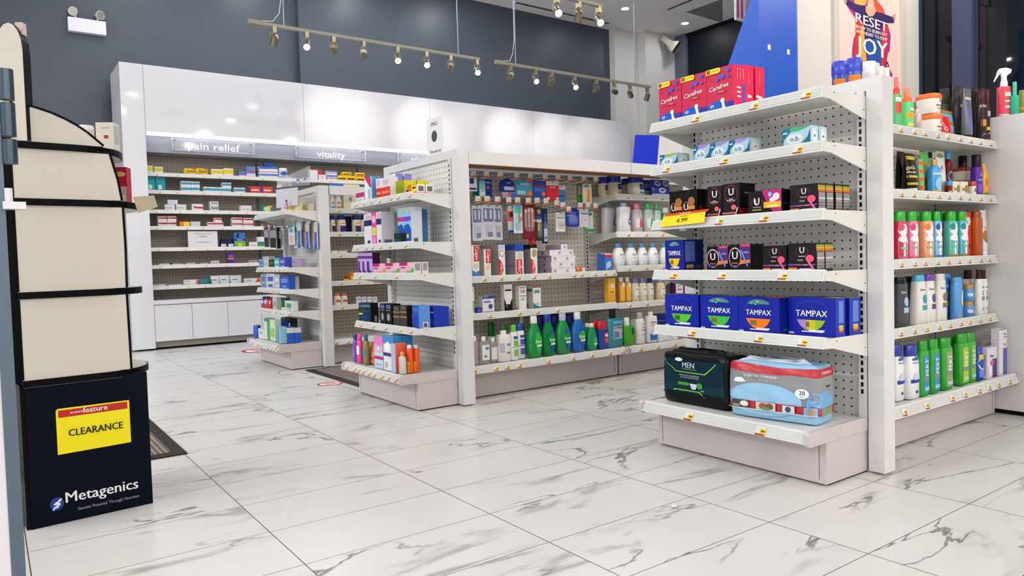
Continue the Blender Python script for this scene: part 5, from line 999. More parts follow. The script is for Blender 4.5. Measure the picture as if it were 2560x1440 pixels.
for v, vb, dd in ((849, None, 'lower'), (822, 849, 'upper')): G('hdeck', 'box', 2498, 2517, v, f'white and lilac hair dye carton, {dd} one at right end,', d=.034, off=.0, vB=vb, col='#e2dee6', F=[('r', .5, .0, 1, .75, '#5a58b4') if vb is None else ('r', 0, .9, 1, 1, '#7a78c0'), ('t', 'Tint', .7, .85 if vb is None else .45, .07 if vb is None else .25, '#8a7a9a', .5), ('r', .5, .18, 1, .24, '#6a6a72')])
# on the white counter
def on_counter(kind, u0, u1, vt, x, label, ratio=.6, **kw):
    zb = 1.4326; y0, y1 = y_for(u0, x, zb), y_for(u1, x, zb); w = (u1-u0)*depth(x, (y0+y1)/2, zb)/FPX; h = z_for(vt, x, (y0+y1)/2)-zb; d = w*ratio
    o = KINDS[kind](w, h, d, **kw); o.location = (x-d/2, (y0+y1)/2, zb); o.rotation_euler = (0, 0, -PI/2+.6); tag(o, label, CATS[kind])
on_counter('spray', 2501, 2532, 170, 4.02, 'coral pink trigger spray bottle on the white counter', col='#e8485e/g', cap='#f0eeec/g', trig=True, prof='std', F=[('r', 0, 0, 1, .06, '#e9dcd8'), ('r', .5, .42, .95, .50, '#f4dade'), ('r', .5, .30, .95, .34, '#f4dade'), ('r', .5, .18, .95, .23, '#f4dade')])
on_counter('bottle', 2531, 2551, 204, 4.03, 'teal green nozzle bottle beside the pink spray', col='#1ca884/g', prof='std', cap='#2ab48e/g', capw=.5, capz=.6)
on_counter('bottle', 2551, 2569, 225, 4.14, 'olive bottle at the right edge of the photo on the counter', col='#7a7a2c/g', prof='can', cap='#8a8a3c/g', capw=.9, F=[('r', .1, .3, .9, .4, '#c8a02c')])
# cans above the nearest endcap
def on_top(u0, u1, vt, x, y, zb, label, **kw):
    w = (u1-u0)*depth(x, y, zb+.1)/FPX; h = z_for(vt, x, y)-zb; o = k_bottle(w, h, w, **kw); o.location = (x, y-w/2, zb); o.rotation_euler = (0, 0, -.95); tag(o, label, 'can' if kw.get('prof') == 'can' else 'bottle')
FIN = dict(col='#2c50b4/g', prof='can', cap='#3a48c4/g', capw=1.0, capz=.85, name='aerosol_can', F=[('r', .12, .735, 1, .80, '#e8801c'), ('t', 'FINESSE', .52, .655, .085, '#eef0f6', .84), ('r', .1, .1, .5, .25, '#2a6ac0')])
def place_top(u0, u1, vt, y, label, **kw):
    zb = 1.312; x = x_for((u0+u1)/2, y, zb+.12); on_top(u0, u1, vt, x, y, zb, label, **kw)
place_top(2066, 2101, 155, 2.03, 'blue hairspray can, left one above the nearest endcap frame', **FIN); place_top(2099, 2139, 147, 1.89, 'blue hairspray can, right one with orange band above the frame', **FIN)
for i, (a, b, v) in enumerate(((2137, 2175, 156), (2160, 2188, 160), (2184, 2203, 167), (2202, 2218, 170))):
    place_top(a, b, v, (1.92, 2.06, 1.93, 2.0)[i], 'white capped bottle above the endcap frame, '+['widest, leftmost of four', 'second of four', 'third of four', 'rightmost of four'][i], col='#e6e0da/g', prof='can', cap='#f0ece8/g', capw=1.0, capz=.80, F=[('r', .3, .62, .8, .72, '#e89a5a')] if i == 0 else [])

# ---- middle endcap
G('ms1', 'box', 891, 911, 479, 'small white pregnancy test box with pink label', d=.05, col='#d5d5dc', F=[('r', 0, .5, 1, .9, '#a82f6a'), ('r', .1, .1, .7, .35, '#c0b8c8')])
G('ms1', 'box', 913, 930, 443, 'tall white and pink test carton with blue side', d=.06, col='#dfe0e8', side='#4a9ac8', F=[('p', [(0, 1), (.9, 1), (1, .55), (.8, .55)], '#c0306a'), ('r', .5, .1, .8, .5, '#9ab0c8')], R=[('r', .2, .2, .9, .9, '#3f88b8')])
for a, b, v, c, dd in ((941, 953, 447, '#c8342c', 'red and white test carton, left one'), (953, 976, 444, '#d43a2c', 'red and white test carton, right one')): G('ms1', 'box', a, b, v, dd, d=.05, col='#dcd8dc', top='#b8dcd8', F=[('r', 0, 0, 1, .55, c), ('r', .1, .25, .9, .35, '#e88a7a'), ('r', .2, .65, .8, .9, '#c9b8c4')])
for i in range(2): G('ms1', 'box', 976, 991, 435, f'tall white and blue test carton with lilac side, {["front","back"][i]} one,', d=.045, off=.08, beh=.06*i, col='#dfdce4', side='#7a78c8', F=[('r', 0, 0, 1, .45, '#2a50b8'), ('r', .15, .6, .85, .9, '#c8b8c8')], R=[('r', .1, .1, .9, .95, '#8888d4')])
for i in range(2): G('ms1', 'box', 990, 1011, 452, f'lime green test carton, {["front","back"][i]} one,', d=.075, beh=.08*i, col='#8f9c1c', side='#c8c41c', F=[('r', 0, 0, 1, .12, '#5a3a2c'), ('e', .5, .4, .5, .2, '#7a8a1c')], R=[('r', .1, .0, .55, .4, '#e4e2e6'), ('r', .15, .05, .5, .35, '#4a484c')])
for i in range(2): G('ms1', 'box', 1021, 1042, 462, f'red and yellow medicine box with white barcode side, {["front","back"][i]} one,', d=.05, beh=.055*i, col='#d8402c', side='#e4e2e6', F=[('r', .4, .2, 1, .95, '#e8d82c'), ('t', 'M', .25, .5, .5, '#f0a02c', .4), ('r', .5, .55, .9, .75, '#3a3a2c')], R=[('r', .2, .25, .85, .8, '#6a686c'), ('r', 0, 0, 1, .12, '#d8485a')])
for i, (a, b, v) in enumerate(((912, 931, 535), (943, 955, 530))): G('ms2', 'box', a, b, v, f'white ovulation test carton with navy band, {["left","right"][i]} one,', d=.085, col='#d8d8de', F=[('r', 0, .62, 1, .8, '#232a5c'), ('r', .2, .82, .9, .95, '#d0a0b4'), ('e', .6, .12, .2, .05, '#2a3468')], R=[('r', .2, .05, .8, .16, '#6a6a70')])
G('ms2', 'box', 931, 943, 532, 'slim pink and white test carton between the white ones', d=.085, col='#d8449c', F=[('r', .1, .3, .9, .55, '#c8d04a'), ('e', .5, .8, .4, .12, '#e8b0d0'), ('r', .2, .05, .8, .25, '#e88ac0')])
G('ms2', 'box', 966, 979, 531, 'white carton set back beside the blue gel boxes', d=.085, off=.05, col='#cfcfd4', R=[('r', .2, .05, .8, .16, '#6a6a70')])
G('ms2', 'box', 986, 1002, 583, 'low dark green box in front of the blue boxes', d=.03, col='#16302f', F=[('r', .1, .2, .9, .4, '#2a4a3a')])
for i, (a, b, v, c) in enumerate(((996, 1012, 520, '#c8346a'), (1012, 1029, 518, '#6a4ac0'))): G('ms2', 'box', a, b, v, f'tall sky blue test carton with yellow dot, {["left","right"][i]} one,', d=.07, off=.035, col='#8fbfe4', side='#d5dbe4', F=[('p', [(0, 0), (1, 0), (1, .4), (.6, .55), (0, .5)], '#2454a8'), ('e', .6, .92, .25, .05, '#e0c04a'), ('r', .0, .62, 1, .74, c), ('e', .5, .2, .2, .06, '#e0c04a')], R=[('r', .2, .04, .6, .14, '#5a5a60')])
G('ms2', 'box', 1030, 1040, 524, 'dark blue test carton standing behind the sky blue pair', d=.08, off=.13, col='#1c3f78', side='#4a86b8', F=[('r', 0, .6, 1, .8, '#6a3a78')])
for i, (a, b) in enumerate(((896, 906), (906, 917), (917, 932))): G('ms3', 'box', a, b, 632, f'lilac and purple lubricant carton, {["left","middle","right"][i]} of three,', d=.05, col='#b8a4d4', side='#4a1c48', F=[('r', .05, .1, .5, .6, '#5c2a80'), ('r', .0, .72, 1, .85, '#6a2a80'), ('e', .5, .12, .3, .06, '#4a2068')])
for i, (a, b, v) in enumerate(((933, 963, 659), (964, 999, 657.5), (1000, 1035, 656))): G('ms3', 'box', a, b, v, f'pink cream carton with {["orange","green","green"][i]} corner, {["left","middle","right"][i]} of three,', d=.045, col='#e4b0c4', side='#e4dfe2', F=[('r', 0, .72, .55, 1, '#a8245c'), ('p', [(.45, .25), (.75, .25), (.85, .5), (1, .5), (1, .15), (.45, .15)], '#e89a5a' if i == 0 else '#5cb05a'), ('r', .08, .5, .4, .6, '#6a4a68'), ('r', 0, 0, 1, .14, '#e8a0bc')], R=[('r', .15, .3, .85, .9, '#9a9498')])
G('ms3', 'box', 1000, 1035, 656, 'pink cream carton behind the right one, barcode end', d=.04, beh=.05, col='#e4b0c4', side='#e4dfe2', R=[('r', .15, .3, .85, .9, '#9a9498')])
for i, (a, b, v) in enumerate(((887, 908, 757), (909, 928, 757))): G('ms4', 'box', a, b, v, f'navy green condom carton, {["left","right"][i]} one,', d=.05, col='#132a3c', side='#0d141c', F=[('r', 0, .55, 1, .6, '#2a4a5a'), ('r', 0, .38, .5, .48, '#d0b82c'), ('r', .1, .8, .9, .9, '#5a7a8a'), ('e', .6, .25, .35, .2, '#142f5a')], R=[('r', .45, .05, .8, .35, '#8a8a8a')])
for i, (a, b, v) in enumerate(((951, 964, 759), (965, 980, 760))): G('ms4', 'box', a, b, v, f'black condom carton with blue oval, {["left","right"][i]} one,', d=.06, col='#141416', F=[('e', .5, .86, .36, .09, '#7a8ac8'), ('e', .5, .86, .26, .05, '#2a3a78'), ('e', .5, .38, .25, .18, '#8d8d92'), ('r', .1, .68, .9, .72, '#8a7a4a')])
for i, (a, b, v) in enumerate(((984, 1000, 765), (1001, 1018, 764))): G('ms4', 'box', a, b, v, f'black and gold condom carton, {["left","right"][i]} one,', d=.06, col='#3a3734', side='#1a1614', F=[('r', 0, .66, 1, .74, '#8a6a3a'), ('r', 0, .44, 1, .5, '#a08048'), ('r', .2, .8, .8, .95, '#5a5650')], R=[('r', .5, .25, .75, .6, '#8f7a2c')])
G('ms4', 'box', 1032, 1048, 764, 'mid blue condom carton with pale side', d=.07, col='#2450b4', side='#5a8ad8', F=[('e', .4, .3, .5, .3, '#1c3f9c'), ('r', .1, .75, .9, .9, '#3f6ac8')], R=[('r', .35, .02, .8, .28, '#e0dee2'), ('r', .42, .06, .72, .24, '#5a5058')])
for i, (a, b) in enumerate(((1063, 1085), (1084, 1104))): G('ms4', 'box', a, b, 765+i, f'deep blue condom carton with white hands, {["left","right"][i]} one,', d=.05, off=.06, col='#1c36a0', F=[('r', .3, .55, .42, .95, '#8a9ae0'), ('r', .5, .5, .62, .92, '#8a9ae0'), ('r', .3, .68, 1, .74, '#dfe4f4'), ('e', .6, .3, .35, .2, '#3a5ac8')])
for i in range(4): G('ve', 'box', 892+i*13.5, 903+i*13.5, 742, f'small white box among vitamins, {ORD[i]} from left', d=.03, off=.0, col='#d9d9e2', F=[('e', .5, .7, .35, .12, '#9a9ab4')])
G('mdeck', 'bottle', 884, 896, 835, 'purple slim bottle at the left end', ratio=.8, col='#6a48b0/g', prof='std', cap='#3f2a80/g', capw=.8, F=[('r', .2, .2, .8, .5, '#8a6ac8')])
G('mdeck', 'bottle', 893, 909, 835, 'pink bottle with white label', ratio=.7, off=.0, col='#d84a90/g', prof='std', cap='#d84a90/g', capw=.8, F=[('r', .2, .3, .9, .6, '#e9dce4')])
G('mdeck', 'pouch', 908, 936, 857, 'flowery pouch with blue arrow', d=.05, off=.03, col='#c8a06a/g', F=[('p', [(.05, .25), (.7, .45), (.05, .6)], '#1c8ab0'), ('e', .7, .7, .2, .08, '#e0705a'), ('e', .8, .3, .15, .08, '#d8406a'), ('e', .5, .85, .2, .06, '#e0b04a'), ('e', .75, .12, .2, .07, '#e0705a')])
G('mdeck', 'bottle', 909, 925, 836, 'dark teal nozzle bottle in front of the flowery pouch', ratio=.8, off=.0, col='#8a7a4a/g', prof='std', cap='#1f5a78/g', capw=.6, capz=.78, F=[('r', .2, .3, .9, .5, '#1c8ab0')])
G('mdeck', 'box', 937, 959, 840, 'tall pink to aqua wash carton', d=.06, col='#b8d4e0', side='#5fa8d0', F=[('r', 0, .72, 1, 1, '#e078b4'), ('r', 0, .5, 1, .72, '#d0a8cc'), ('r', .0, .28, 1, .38, '#c02a78'), ('e', .5, .62, .12, .06, '#f0ecf0'), ('r', .2, .1, .8, .14, '#d080b0')])
for i in range(2): G('mdeck', 'box', 960, 984, 841, f'tall blue and white wash carton, {["front","back"][i]} one,', d=.06, beh=.065*i, col='#dce4ec', side='#2f8ac8', top='#3f86c0', F=[('r', 0, .78, 1, 1, '#3f86c0'), ('e', .5, .7, .3, .14, '#f2f4f6'), ('r', 0, .42, 1, .52, '#4a2a78'), ('r', .15, .08, .4, .24, '#c8a06a')])
G('mdeck', 'box', 979, 990, 859, 'lilac lubricant carton with coral side', d=.07, off=-.02, col='#b4b8d8', side='#e06a50', R=[('r', .3, .15, .4, .8, '#d05a44')])
G('mdeck', 'bottle', 998, 1016, 880, 'small clear bottle with orange cap', ratio=.7, off=-.03, col='#c8c0bc/g', prof='std', cap='#e88a4a/g', capw=.6, F=[('e', .3, .4, .3, .2, '#e8942c')])
for i, (a, b) in enumerate(((1017, 1034), (1032, 1050))): G('mdeck', 'bottle', a, b, 862, f'orange and yellow massage gel bottle, {["left","right"][i]} one,', ratio=.75, off=.02*i, col='#e8541c/g', prof='slab', cap='#e4dcd6/g', capw=.7, capz=.88, F=[('r', .0, .02, 1, .35, '#f0b42c'), ('e', .5, .35, .45, .08, '#f0b42c'), ('e', .25, .6, .2, .1, '#8a4a78')])

# ---- toothpaste bay
COLG = [('p', [(0, 0), (1, 0), (1, .22), (.5, .16), (0, .24)], '#3f8ac0'), ('r', .30, .50, .98, .98, '#c8202a'), ('t', 'Colgate', .64, .74, .42, '#f5eeee', .42, -1), ('e', .55, .35, .3, .07, '#d9cfa0')]
G('ptoothpaste', 'box', 1181, 1199, 613, 'tall white toothpaste carton with red word, by the post', d=.05, col='#e6e2e0', F=COLG)
G('ptoothpaste', 'box', 1211, 1228, 623, 'shorter white toothpaste carton with red word', d=.14, col='#e4e0de', side='#b4acac', F=COLG[1:])
G('ptoothpaste', 'box', 1248, 1264, 612, 'white toothpaste carton with red curve, row third from left', d=.2, col='#e6e2e2', side='#b0a8aa', F=[('p', [(0, 0), (.35, .0), (.7, .2), (.55, .42), (0, .58)], '#c8202a'), ('t', 'Colgate', .35, .25, .32, '#f5eeee', .42, 1), ('e', .5, .73, .42, .11, '#c08a7a'), ('e', .5, .73, .32, .08, '#e6e2e2'), ('r', .1, .88, .9, 1, '#a8c4dc')], L=[('r', 0, 0, 1, .8, '#aaa2a6')])
for i in range(2): G('ptoothpaste', 'box', 1290-i*19, 1310-i*19, 611+i, f'blue topped toothpaste carton, {["right","left"][i]} one of two,', d=.10, off=.0+.02*i, col='#dcdfe6', side='#9a9aa6', F=[('r', 0, .78, 1, 1, '#2450a8'), ('r', .1, 0, .8, .52, '#c8202a'), ('t', 'Colgate', .45, .26, .42, '#f5eeee', .46, 1), ('e', .6, .66, .35, .14, '#c9c8a8')], L=[('r', 0, .82, 1, 1, '#2450a8'), ('r', .3, .3, .9, .34, '#c84a50')])
for i in range(2): G('ptoothpaste', 'box', 1328-i*15, 1344-i*15, 611+i, f'black topped toothpaste carton, {["right","left"][i]} one of two,', d=.10, off=.02*i, col='#e6e3e0', side='#8f8d98', F=[('r', 0, .88, 1, 1, '#1c1c20'), ('p', [(0, 0), (.5, 0), (.7, .2), (.5, .45), (0, .55)], '#c8202a'), ('t', 'Colgate', .38, .26, .36, '#f5eeee', .42, 1), ('e', .55, .72, .36, .13, '#a89a6a')], L=[('r', 0, .85, 1, 1, '#1c1c20')])
cols_ = [(1380, 1397), (1397, 1412), (1412, 1426), (1426, 1439)]
rows_ = [(684, 669), (669, 653.5), (653.5, 638.5), (638.5, 624)]
for r_, (vb, vt) in enumerate(rows_):
    for c_, (a, b) in enumerate(cols_):
        if (r_, c_) in ((3, 3), (2, 0)) and r_ == 2: pass
        sx = 1.5*r_ if r_ % 2 else 0
        G('ptoothpaste', 'box', a-sx, b-sx, vt+.4, f'white toothpaste box end, {["bottom","second","third","top"][r_]} row, {ORD[c_]} from left', d=.16, vB=vb if r_ else None, col='#e8e3e4', side='#b8aab4', F=[('r', .3, .25, .7, .75, '#a8a4bc')] if (r_+c_) % 2 == 0 else [('r', .1, .8, .9, .9, '#d8d2d4')], L=[('e', .55, .5, .06, .25, '#6a4a78')] if c_ == 0 else (), group='stack of white toothpaste boxes')
G('ptoothpaste', 'box', 1404, 1420, 611, 'single white box on top of the toothpaste box stack', d=.16, vB=624, off=.0, col='#e8e3e4', side='#b8aab4', F=[('r', .4, .3, .75, .75, '#a8a4bc')])
G('ptoothpaste', 'box', 1441, 1455, 667, 'small orange and white box right of the toothpaste stack', d=.05, col='#d8603a', side='#c8a49a', F=[('r', .1, .55, .5, .9, '#e89a78')])
G('ptoothpaste', 'box', 1456, 1463, 669, 'tiny white box at the end of the toothpaste row', d=.05, col='#e4dedb')
G('pmid', 'box', 1181, 1187, 717, 'white and green carton half behind the post', d=.04, col='#dde0d8', F=[('r', 0, .1, 1, .5, '#7ab84a')])
G('pmid', 'box', 1192, 1205, 769.5, 'tiny dark blue box', d=.03, col='#2438a8', F=[('r', .2, .4, .8, .7, '#6a7ad0')])
G('pmid', 'box', 1207, 1236, 740, 'white whitening strips box with purple top', d=.04, col='#e4e2ea', F=[('r', 0, .84, 1, 1, '#3f3a98'), ('r', .05, .88, .5, .98, '#3f8a4a'), ('r', .1, .62, .7, .72, '#7a74b8'), ('e', .68, .4, .18, .15, '#4a4a80'), ('r', .08, .08, .9, .13, '#8a88a8')])
G('pmid', 'box', 1261.5, 1281.5, 711, 'white and black charcoal toothpaste carton', d=.035, col='#e4e0dc', F=[('r', .1, .76, .9, .82, '#2a2a2e'), ('p', [(0, 0), (1, 0), (1, .5), (.8, .36), (.5, .42), (.2, .34), (0, .5)], '#1c1614'), ('r', .2, .28, .75, .5, '#e4e0e2'), ('e', .3, .2, .1, .05, '#6a5a50')])
G('pmid', 'box', 1298.5, 1317, 714.6, 'plain white oral care carton with blue line', d=.04, col='#e6e3e2', F=[('r', .1, .9, .8, .95, '#c88a8a'), ('r', .2, .72, .85, .84, '#a8a4ac'), ('r', .05, .58, 1, .62, '#7a9ac8'), ('r', .25, .42, .7, .52, '#b0acb2')], L=[('r', .2, .05, .5, .15, '#7a7a78')])
G('pmid', 'box', 1333.5, 1353, 716, 'white and teal gum care carton', d=.075, col='#e4e4e0', side='#cfcac4', F=[('p', [(0, 0), (1, 0), (1, .12), (.5, .16), (0, .32)], '#1c8a84'), ('r', .15, .72, .85, .84, '#3f9a7a'), ('r', 0, .95, 1, 1, '#c0304a'), ('e', .55, .24, .12, .05, '#e08a7a')], L=[('r', .2, .78, .9, .9, '#2a7a6a'), ('r', .1, .1, .3, .25, '#5a5a58')])
# mouthwash shelf
CLEAR = '#cfcac6/c'
G('pdeck', 'bottle', 1180, 1196, 840, 'clear rinse bottle half behind the post', ratio=.6, col=CLEAR, prof='square', cap='#f0eeec/g', capw=.55, pw=4)
G('pdeck', 'bottle', 1196, 1224, 841, 'clear square rinse bottle with white cap in front', ratio=.55, off=-.02, col='#c4beb8/c', prof='square', cap='#f0eeec/g', capw=.42, pw=4, F=[('r', .18, .15, .9, .70, '#e3e4e2'), ('r', .5, .52, .8, .62, '#5a78b8'), ('e', .5, .28, .15, .04, '#5a8a4a')])
G('pdeck', 'bottle', 1222, 1244, 844, 'clear rinse bottle with white cap, set back', ratio=.55, off=.02, col='#c4beb8/c', prof='square', cap='#f0eeec/g', capw=.5, pw=4, F=[('r', .1, .12, .95, .62, '#e0dfdc')])
G('pdeck', 'bottle', 1218, 1242, 806, 'white bottle with dark green cap at the back', ratio=.6, off=.16, col='#d8d6d2/g', prof='square', cap='#16642a/g', capw=.7, capz=.62, pw=3)
G('pdeck', 'bottle', 1250, 1272, 812, 'white bottle with mid green cap at the back', ratio=.6, off=.16, col='#e2e0dc/g', prof='square', cap='#259a2c/g', capw=.7, capz=.7, pw=3)
G('pdeck', 'bottle', 1241, 1278, 826, 'big white mouth rinse jug with blue label', ratio=.55, off=-.01, col='#e9e6e2/g', prof='slab', cap='#efece8/g', capw=.5, capz=.87, pw=4, F=[('r', .6, .50, .92, .58, '#6a88c0'), ('e', .72, .28, .2, .03, '#5a8a4a'), ('r', .05, .3, .4, .6, '#b8b4c4')])
for a, b, v, cp, c, dd in ((1274, 1296, 812, '#5cc23a/g', '#7ab04a', 'lime'), (1289, 1313, 809, '#2c48b4/g', '#4a58a8', 'blue')): G('pdeck', 'bottle', a, b, v, f'white oral rinse bottle with {dd} cap', ratio=.7, off=.0 if dd == 'lime' else .03, col='#e9e7e6/g', prof='wash', cap=cp, capw=.66, F=[('r', .3, .60, .95, .68, '#3a4a98'), ('r', .3, .4, .9, .56, c), ('r', 0, .36, 1, .38, c), ('r', .3, .12, .9, .3, c)])
def scope(c, cap, lab, ring): return dict(ratio=.55, col=c, prof='scope', cap=cap, capw=.46, pw=2.6, F=[('p', [(.5, .62), (.88, .56), (.98, .36), (.90, .18), (.62, .06), (.44, .24), (.42, .45)], lab), ('e', .66, .40, .28, .13, ring), ('t', 'Scope', .68, .38, .075, '#f2f4f0', .56), ('r', .5, .26, .9, .31, '#dfe8e2')])
GREEN = '#0f7a36/g'
G('pdeck', 'bottle', 1317, 1355, 787, 'green mouthwash bottle with white cap, leftmost of the large ones', off=-.01, **scope('#128a3e/g', '#e9e6e2/g', '#2fae5c', '#2fb83a'))
G('pdeck', 'bottle', 1296, 1316, 790, 'green mouthwash bottle with white cap at the back', ratio=.6, off=.13, col=GREEN, prof='scope', cap='#c9cfc8/g', capw=.5)
G('pdeck', 'bottle', 1354, 1388, 784, 'green mouthwash bottle with dark blue cap', **scope('#0f7a3c/g', '#1c34b0/g', '#2444a8', '#178a48'))
G('pdeck', 'bottle', 1388, 1427, 781, 'green mouthwash bottle with frosted cap and blue label', **scope('#128a44/g', '#b8bcc4/g', '#2450b0', '#178a48'))
for i in range(3): G('pdeck', 'bottle', 1338+i*37, 1366+i*37, 784, f'dark blue capped mouthwash at the back, {ORD[i]} from left', ratio=.6, off=.14, col='#0c2a70/g', prof='scope', cap='#14248c/g', capw=.7, capz=.6)
G('pdeck', 'bottle', 1426, 1463, 777, 'blue mouthwash bottle with white cap', **scope('#1a62b0/g', '#e9e6e8/g', '#2a48c0', '#2fb042'))
for i, (a, b) in enumerate(((1456, 1482), (1465, 1493))): G('pdeck', 'bottle', a, b, 808, f'small green mouthwash bottle, {["left behind","right in front"][i]}', off=.05-.05*i, ratio=.6, col='#1c8a52/g', prof='drop', cap='#e9e6e4/g', capw=.46, pw=2.6, F=[('p', [(.4, .5), (.9, .45), (.95, .2), (.6, .1)], '#3fae6a'), ('e', .68, .32, .25, .1, '#35b052'), ('r', .5, .2, .9, .26, '#e6ece6')])
for i, (a, b) in enumerate(((1480, 1502), (1492, 1519))): G('pdeck', 'bottle', a, b, 802, f'navy rinse bottle with red cap, {["left behind","right in front"][i]}', off=.05-.05*i, ratio=.6, col='#1c3c9c/g', prof='jar', cap='#c8202c/g', capw=.95, pw=4, F=[('r', .5, .18, 1, .6, '#b82430'), ('e', .72, .48, .18, .06, '#e8dcdc'), ('r', .55, .24, .9, .36, '#c8607a')])
G('pdeck', 'bottle', 1512, 1553, 768, 'large teal mouthwash bottle with black cap', ratio=.5, col='#2a8a9c/g', prof='std', cap='#1c1c20/g', capw=.42, capz=.76, pw=5, F=[('r', .3, .22, .95, .55, '#a8b4c0'), ('t', 'LISTERINE', .63, .50, .05, '#2a3a5a', .62), ('p', [(.35, .24), (.9, .27), (.95, .38), (.38, .42)], '#6a6ab0'), ('r', .3, .62, .96, .69, '#6aa8d8')])
G('pdeck', 'bottle', 1552, 1582, 793.6, 'lime green rinse bottle with white cap', ratio=.7, off=.0, col='#3f9a1c/g', prof='jar', cap='#ece9e4/g', capw=.48, capz=.70, pw=4, F=[('r', .7, .38, 1, .62, '#1c3a2c')])
G('pdeck', 'bottle', 1572, 1592, 783, 'white rinse bottle with grey cap, back one', ratio=.7, off=.1, col='#dedad4/g', prof='wash', cap='#a8a49c/g', capw=.6)
G('pdeck', 'bottle', 1587, 1612, 781, 'white rinse bottle with grey cap, front one', ratio=.7, col='#eae6e1/g', prof='wash', cap='#b0aca6/g', capw=.6, F=[('r', .5, .62, .92, .66, '#e0a090'), ('r', .45, .42, .98, .46, '#5a7ab8'), ('r', .5, .52, .9, .54, '#6a6a70'), ('r', .5, .28, .9, .30, '#8a8a90')])
G('bdeck', 'bottle', 1612, 1643, 779, 'white dry mouth rinse bottle with blue drop', ratio=.55, col='#ece9e8/g', prof='slab', cap='#ece9e8/g', capw=.42, capz=.86, pw=3.4, F=[('t', 'biotene', .5, .66, .06, '#3a4a90', .8), ('r', .22, .57, .85, .59, '#d87a70'), ('p', [(.15, .08), (.85, .08), (.85, .3), (.5, .22), (.15, .3)], '#2a6ac0'), ('e', .5, .36, .12, .07, '#8aa8c8')])
G('bdeck', 'box', 1645, 1697, 837, 'flat white denture box with pink end', d=.06, col='#e4e3e6', F=[('p', [(.4, .9), (.55, .9), (.75, .3), (.65, .3)], '#c4cdd8'), ('r', .3, .15, .5, .25, '#a8b4c8')])
G('bdeck', 'box', 1690, 1712, 841, 'small pink box at the right end', d=.05, off=.03, col='#d890b0')
G('bdeck', 'box', 1640, 1672, 785, 'navy blue carton at the back', d=.06, off=.13, col='#1c2f78', F=[('r', .1, .7, .9, .75, '#4a6ab8'), ('r', .2, .45, .8, .52, '#8a9ad0')])
# baby bay
VAS = lambda lc: dict(ratio=.8, col='#e6dcc0/g', prof='squat', lid='#24369c/g', lidw=.92, lidh=.68, pw=2.6, F=[('p', [(.42, .60), (.95, .56), (.95, .18), (.5, .14)], lc), ('e', .62, .48, .2, .13, '#2a3478'), ('r', .55, .47, .72, .50, '#dfe2ee'), ('r', .5, .22, .9, .27, '#e9d8d8')])
G('ba', 'jar', 1495, 1520, 443, 'petroleum jelly jar half behind the pink labelled one', off=.125, **VAS('#d8506a')); G('ba', 'jar', 1514, 1555, 440, 'petroleum jelly jar with blue lid and pink label', **VAS('#d8506a'))
G('ba', 'jar', 1553, 1580, 447, 'petroleum jelly jar half behind the blue labelled one', off=.125, **VAS('#2a48a8')); G('ba', 'jar', 1569, 1609, 442, 'petroleum jelly jar with blue lid and blue label', **VAS('#2a48a8'))
G('ba', 'box', 1609, 1635, 450, 'blue and white cotton swab box with large lettering', d=.06, off=.01, col='#2a5ab0', F=[('r', 0, 0, .8, .42, '#e6e4e8'), ('t', 'dnlb', .5, .66, .32, '#dfe6f4', .85)])
G('ba', 'pouch', 1633, 1679, 449, 'blue clear bag of cotton swab tubs', d=.05, col='#2c3f9c/g', F=[('e', .3, .78, .17, .16, '#c9d0e8'), ('e', .75, .78, .17, .16, '#c9d0e8'), ('e', .5, .38, .2, .16, '#c9d0e8'), ('r', .2, .72, .42, .84, '#4a5ab0'), ('r', .64, .72, .86, .84, '#4a5ab0'), ('r', .4, .33, .6, .44, '#4a5ab0'), ('r', 0, 0, 1, .18, '#d5daea')])
for i, (a, b, v) in enumerate(((1504, 1538, 509), (1542, 1576, 507))): G('bb', 'bottle', a, b, v, f'white baby powder bottle with blue drop label, {["left","right"][i]} one,', ratio=.62, col='#eceaee/g', prof='slab', cap='#a8bcdc/g', capw=.48, capz=.86, pw=2.6, F=[('e', .80, .38, .17, .13, '#5a78c4'), ('p', [(.70, .45), (.9, .45), (.80, .68)], '#5a78c4'), ('r', .68, .36, .94, .40, '#dfe4f2')])
for a, b, v, cp, lc, off, dd in ((1569, 1590, 509, '#e88a9a/g', '#e0507a', .06, 'baby oil bottle with pink cap, half behind'), (1578, 1606, 510, '#e88a9a/g', '#e0507a', 0, 'baby oil bottle with pink cap and pink drop'), (1606, 1633, 510, '#2fb45a/g', '#4ab06a', 0, 'baby gel bottle with green cap, left one'), (1632, 1653, 512, '#2fb45a/g', '#4ab06a', 0, 'baby gel bottle with green cap, right one')):
    G('bb', 'bottle', a, b, v, dd, off=off, ratio=.62, col='#c9bec0/g' if 'pink' in dd else '#bccac2/g', prof='wash', cap=cp, capw=.55, pw=2.6, F=[('e', .68, .30, .18, .12, lc), ('p', [(.58, .36), (.78, .36), (.68, .58)], lc), ('r', .15, .18, .5, .5, '#e6e3e2')])
G('bb', 'bottle', 1653, 1673, 520, 'teal baby bottle with white cap behind the price flag', ratio=.7, col='#2fa48c/g', prof='wash', cap='#e9eae6/g', capw=.8)
for i, (a, b) in enumerate(((1503, 1515), (1513, 1530))): G('ptoothpaste', 'box', a, b, 633+i, f'small red white and blue baby cream carton, {["left","right"][i]} one,', d=.04, off=.02-.02*i, col='#3f74c4', F=[('r', 0, .78, 1, .95, '#c82a34'), ('r', 0, .94, 1, 1, '#e6e4e6'), ('p', [(.1, .1), (.9, .3), (.8, .6), (.2, .5)], '#a8c8ec')])
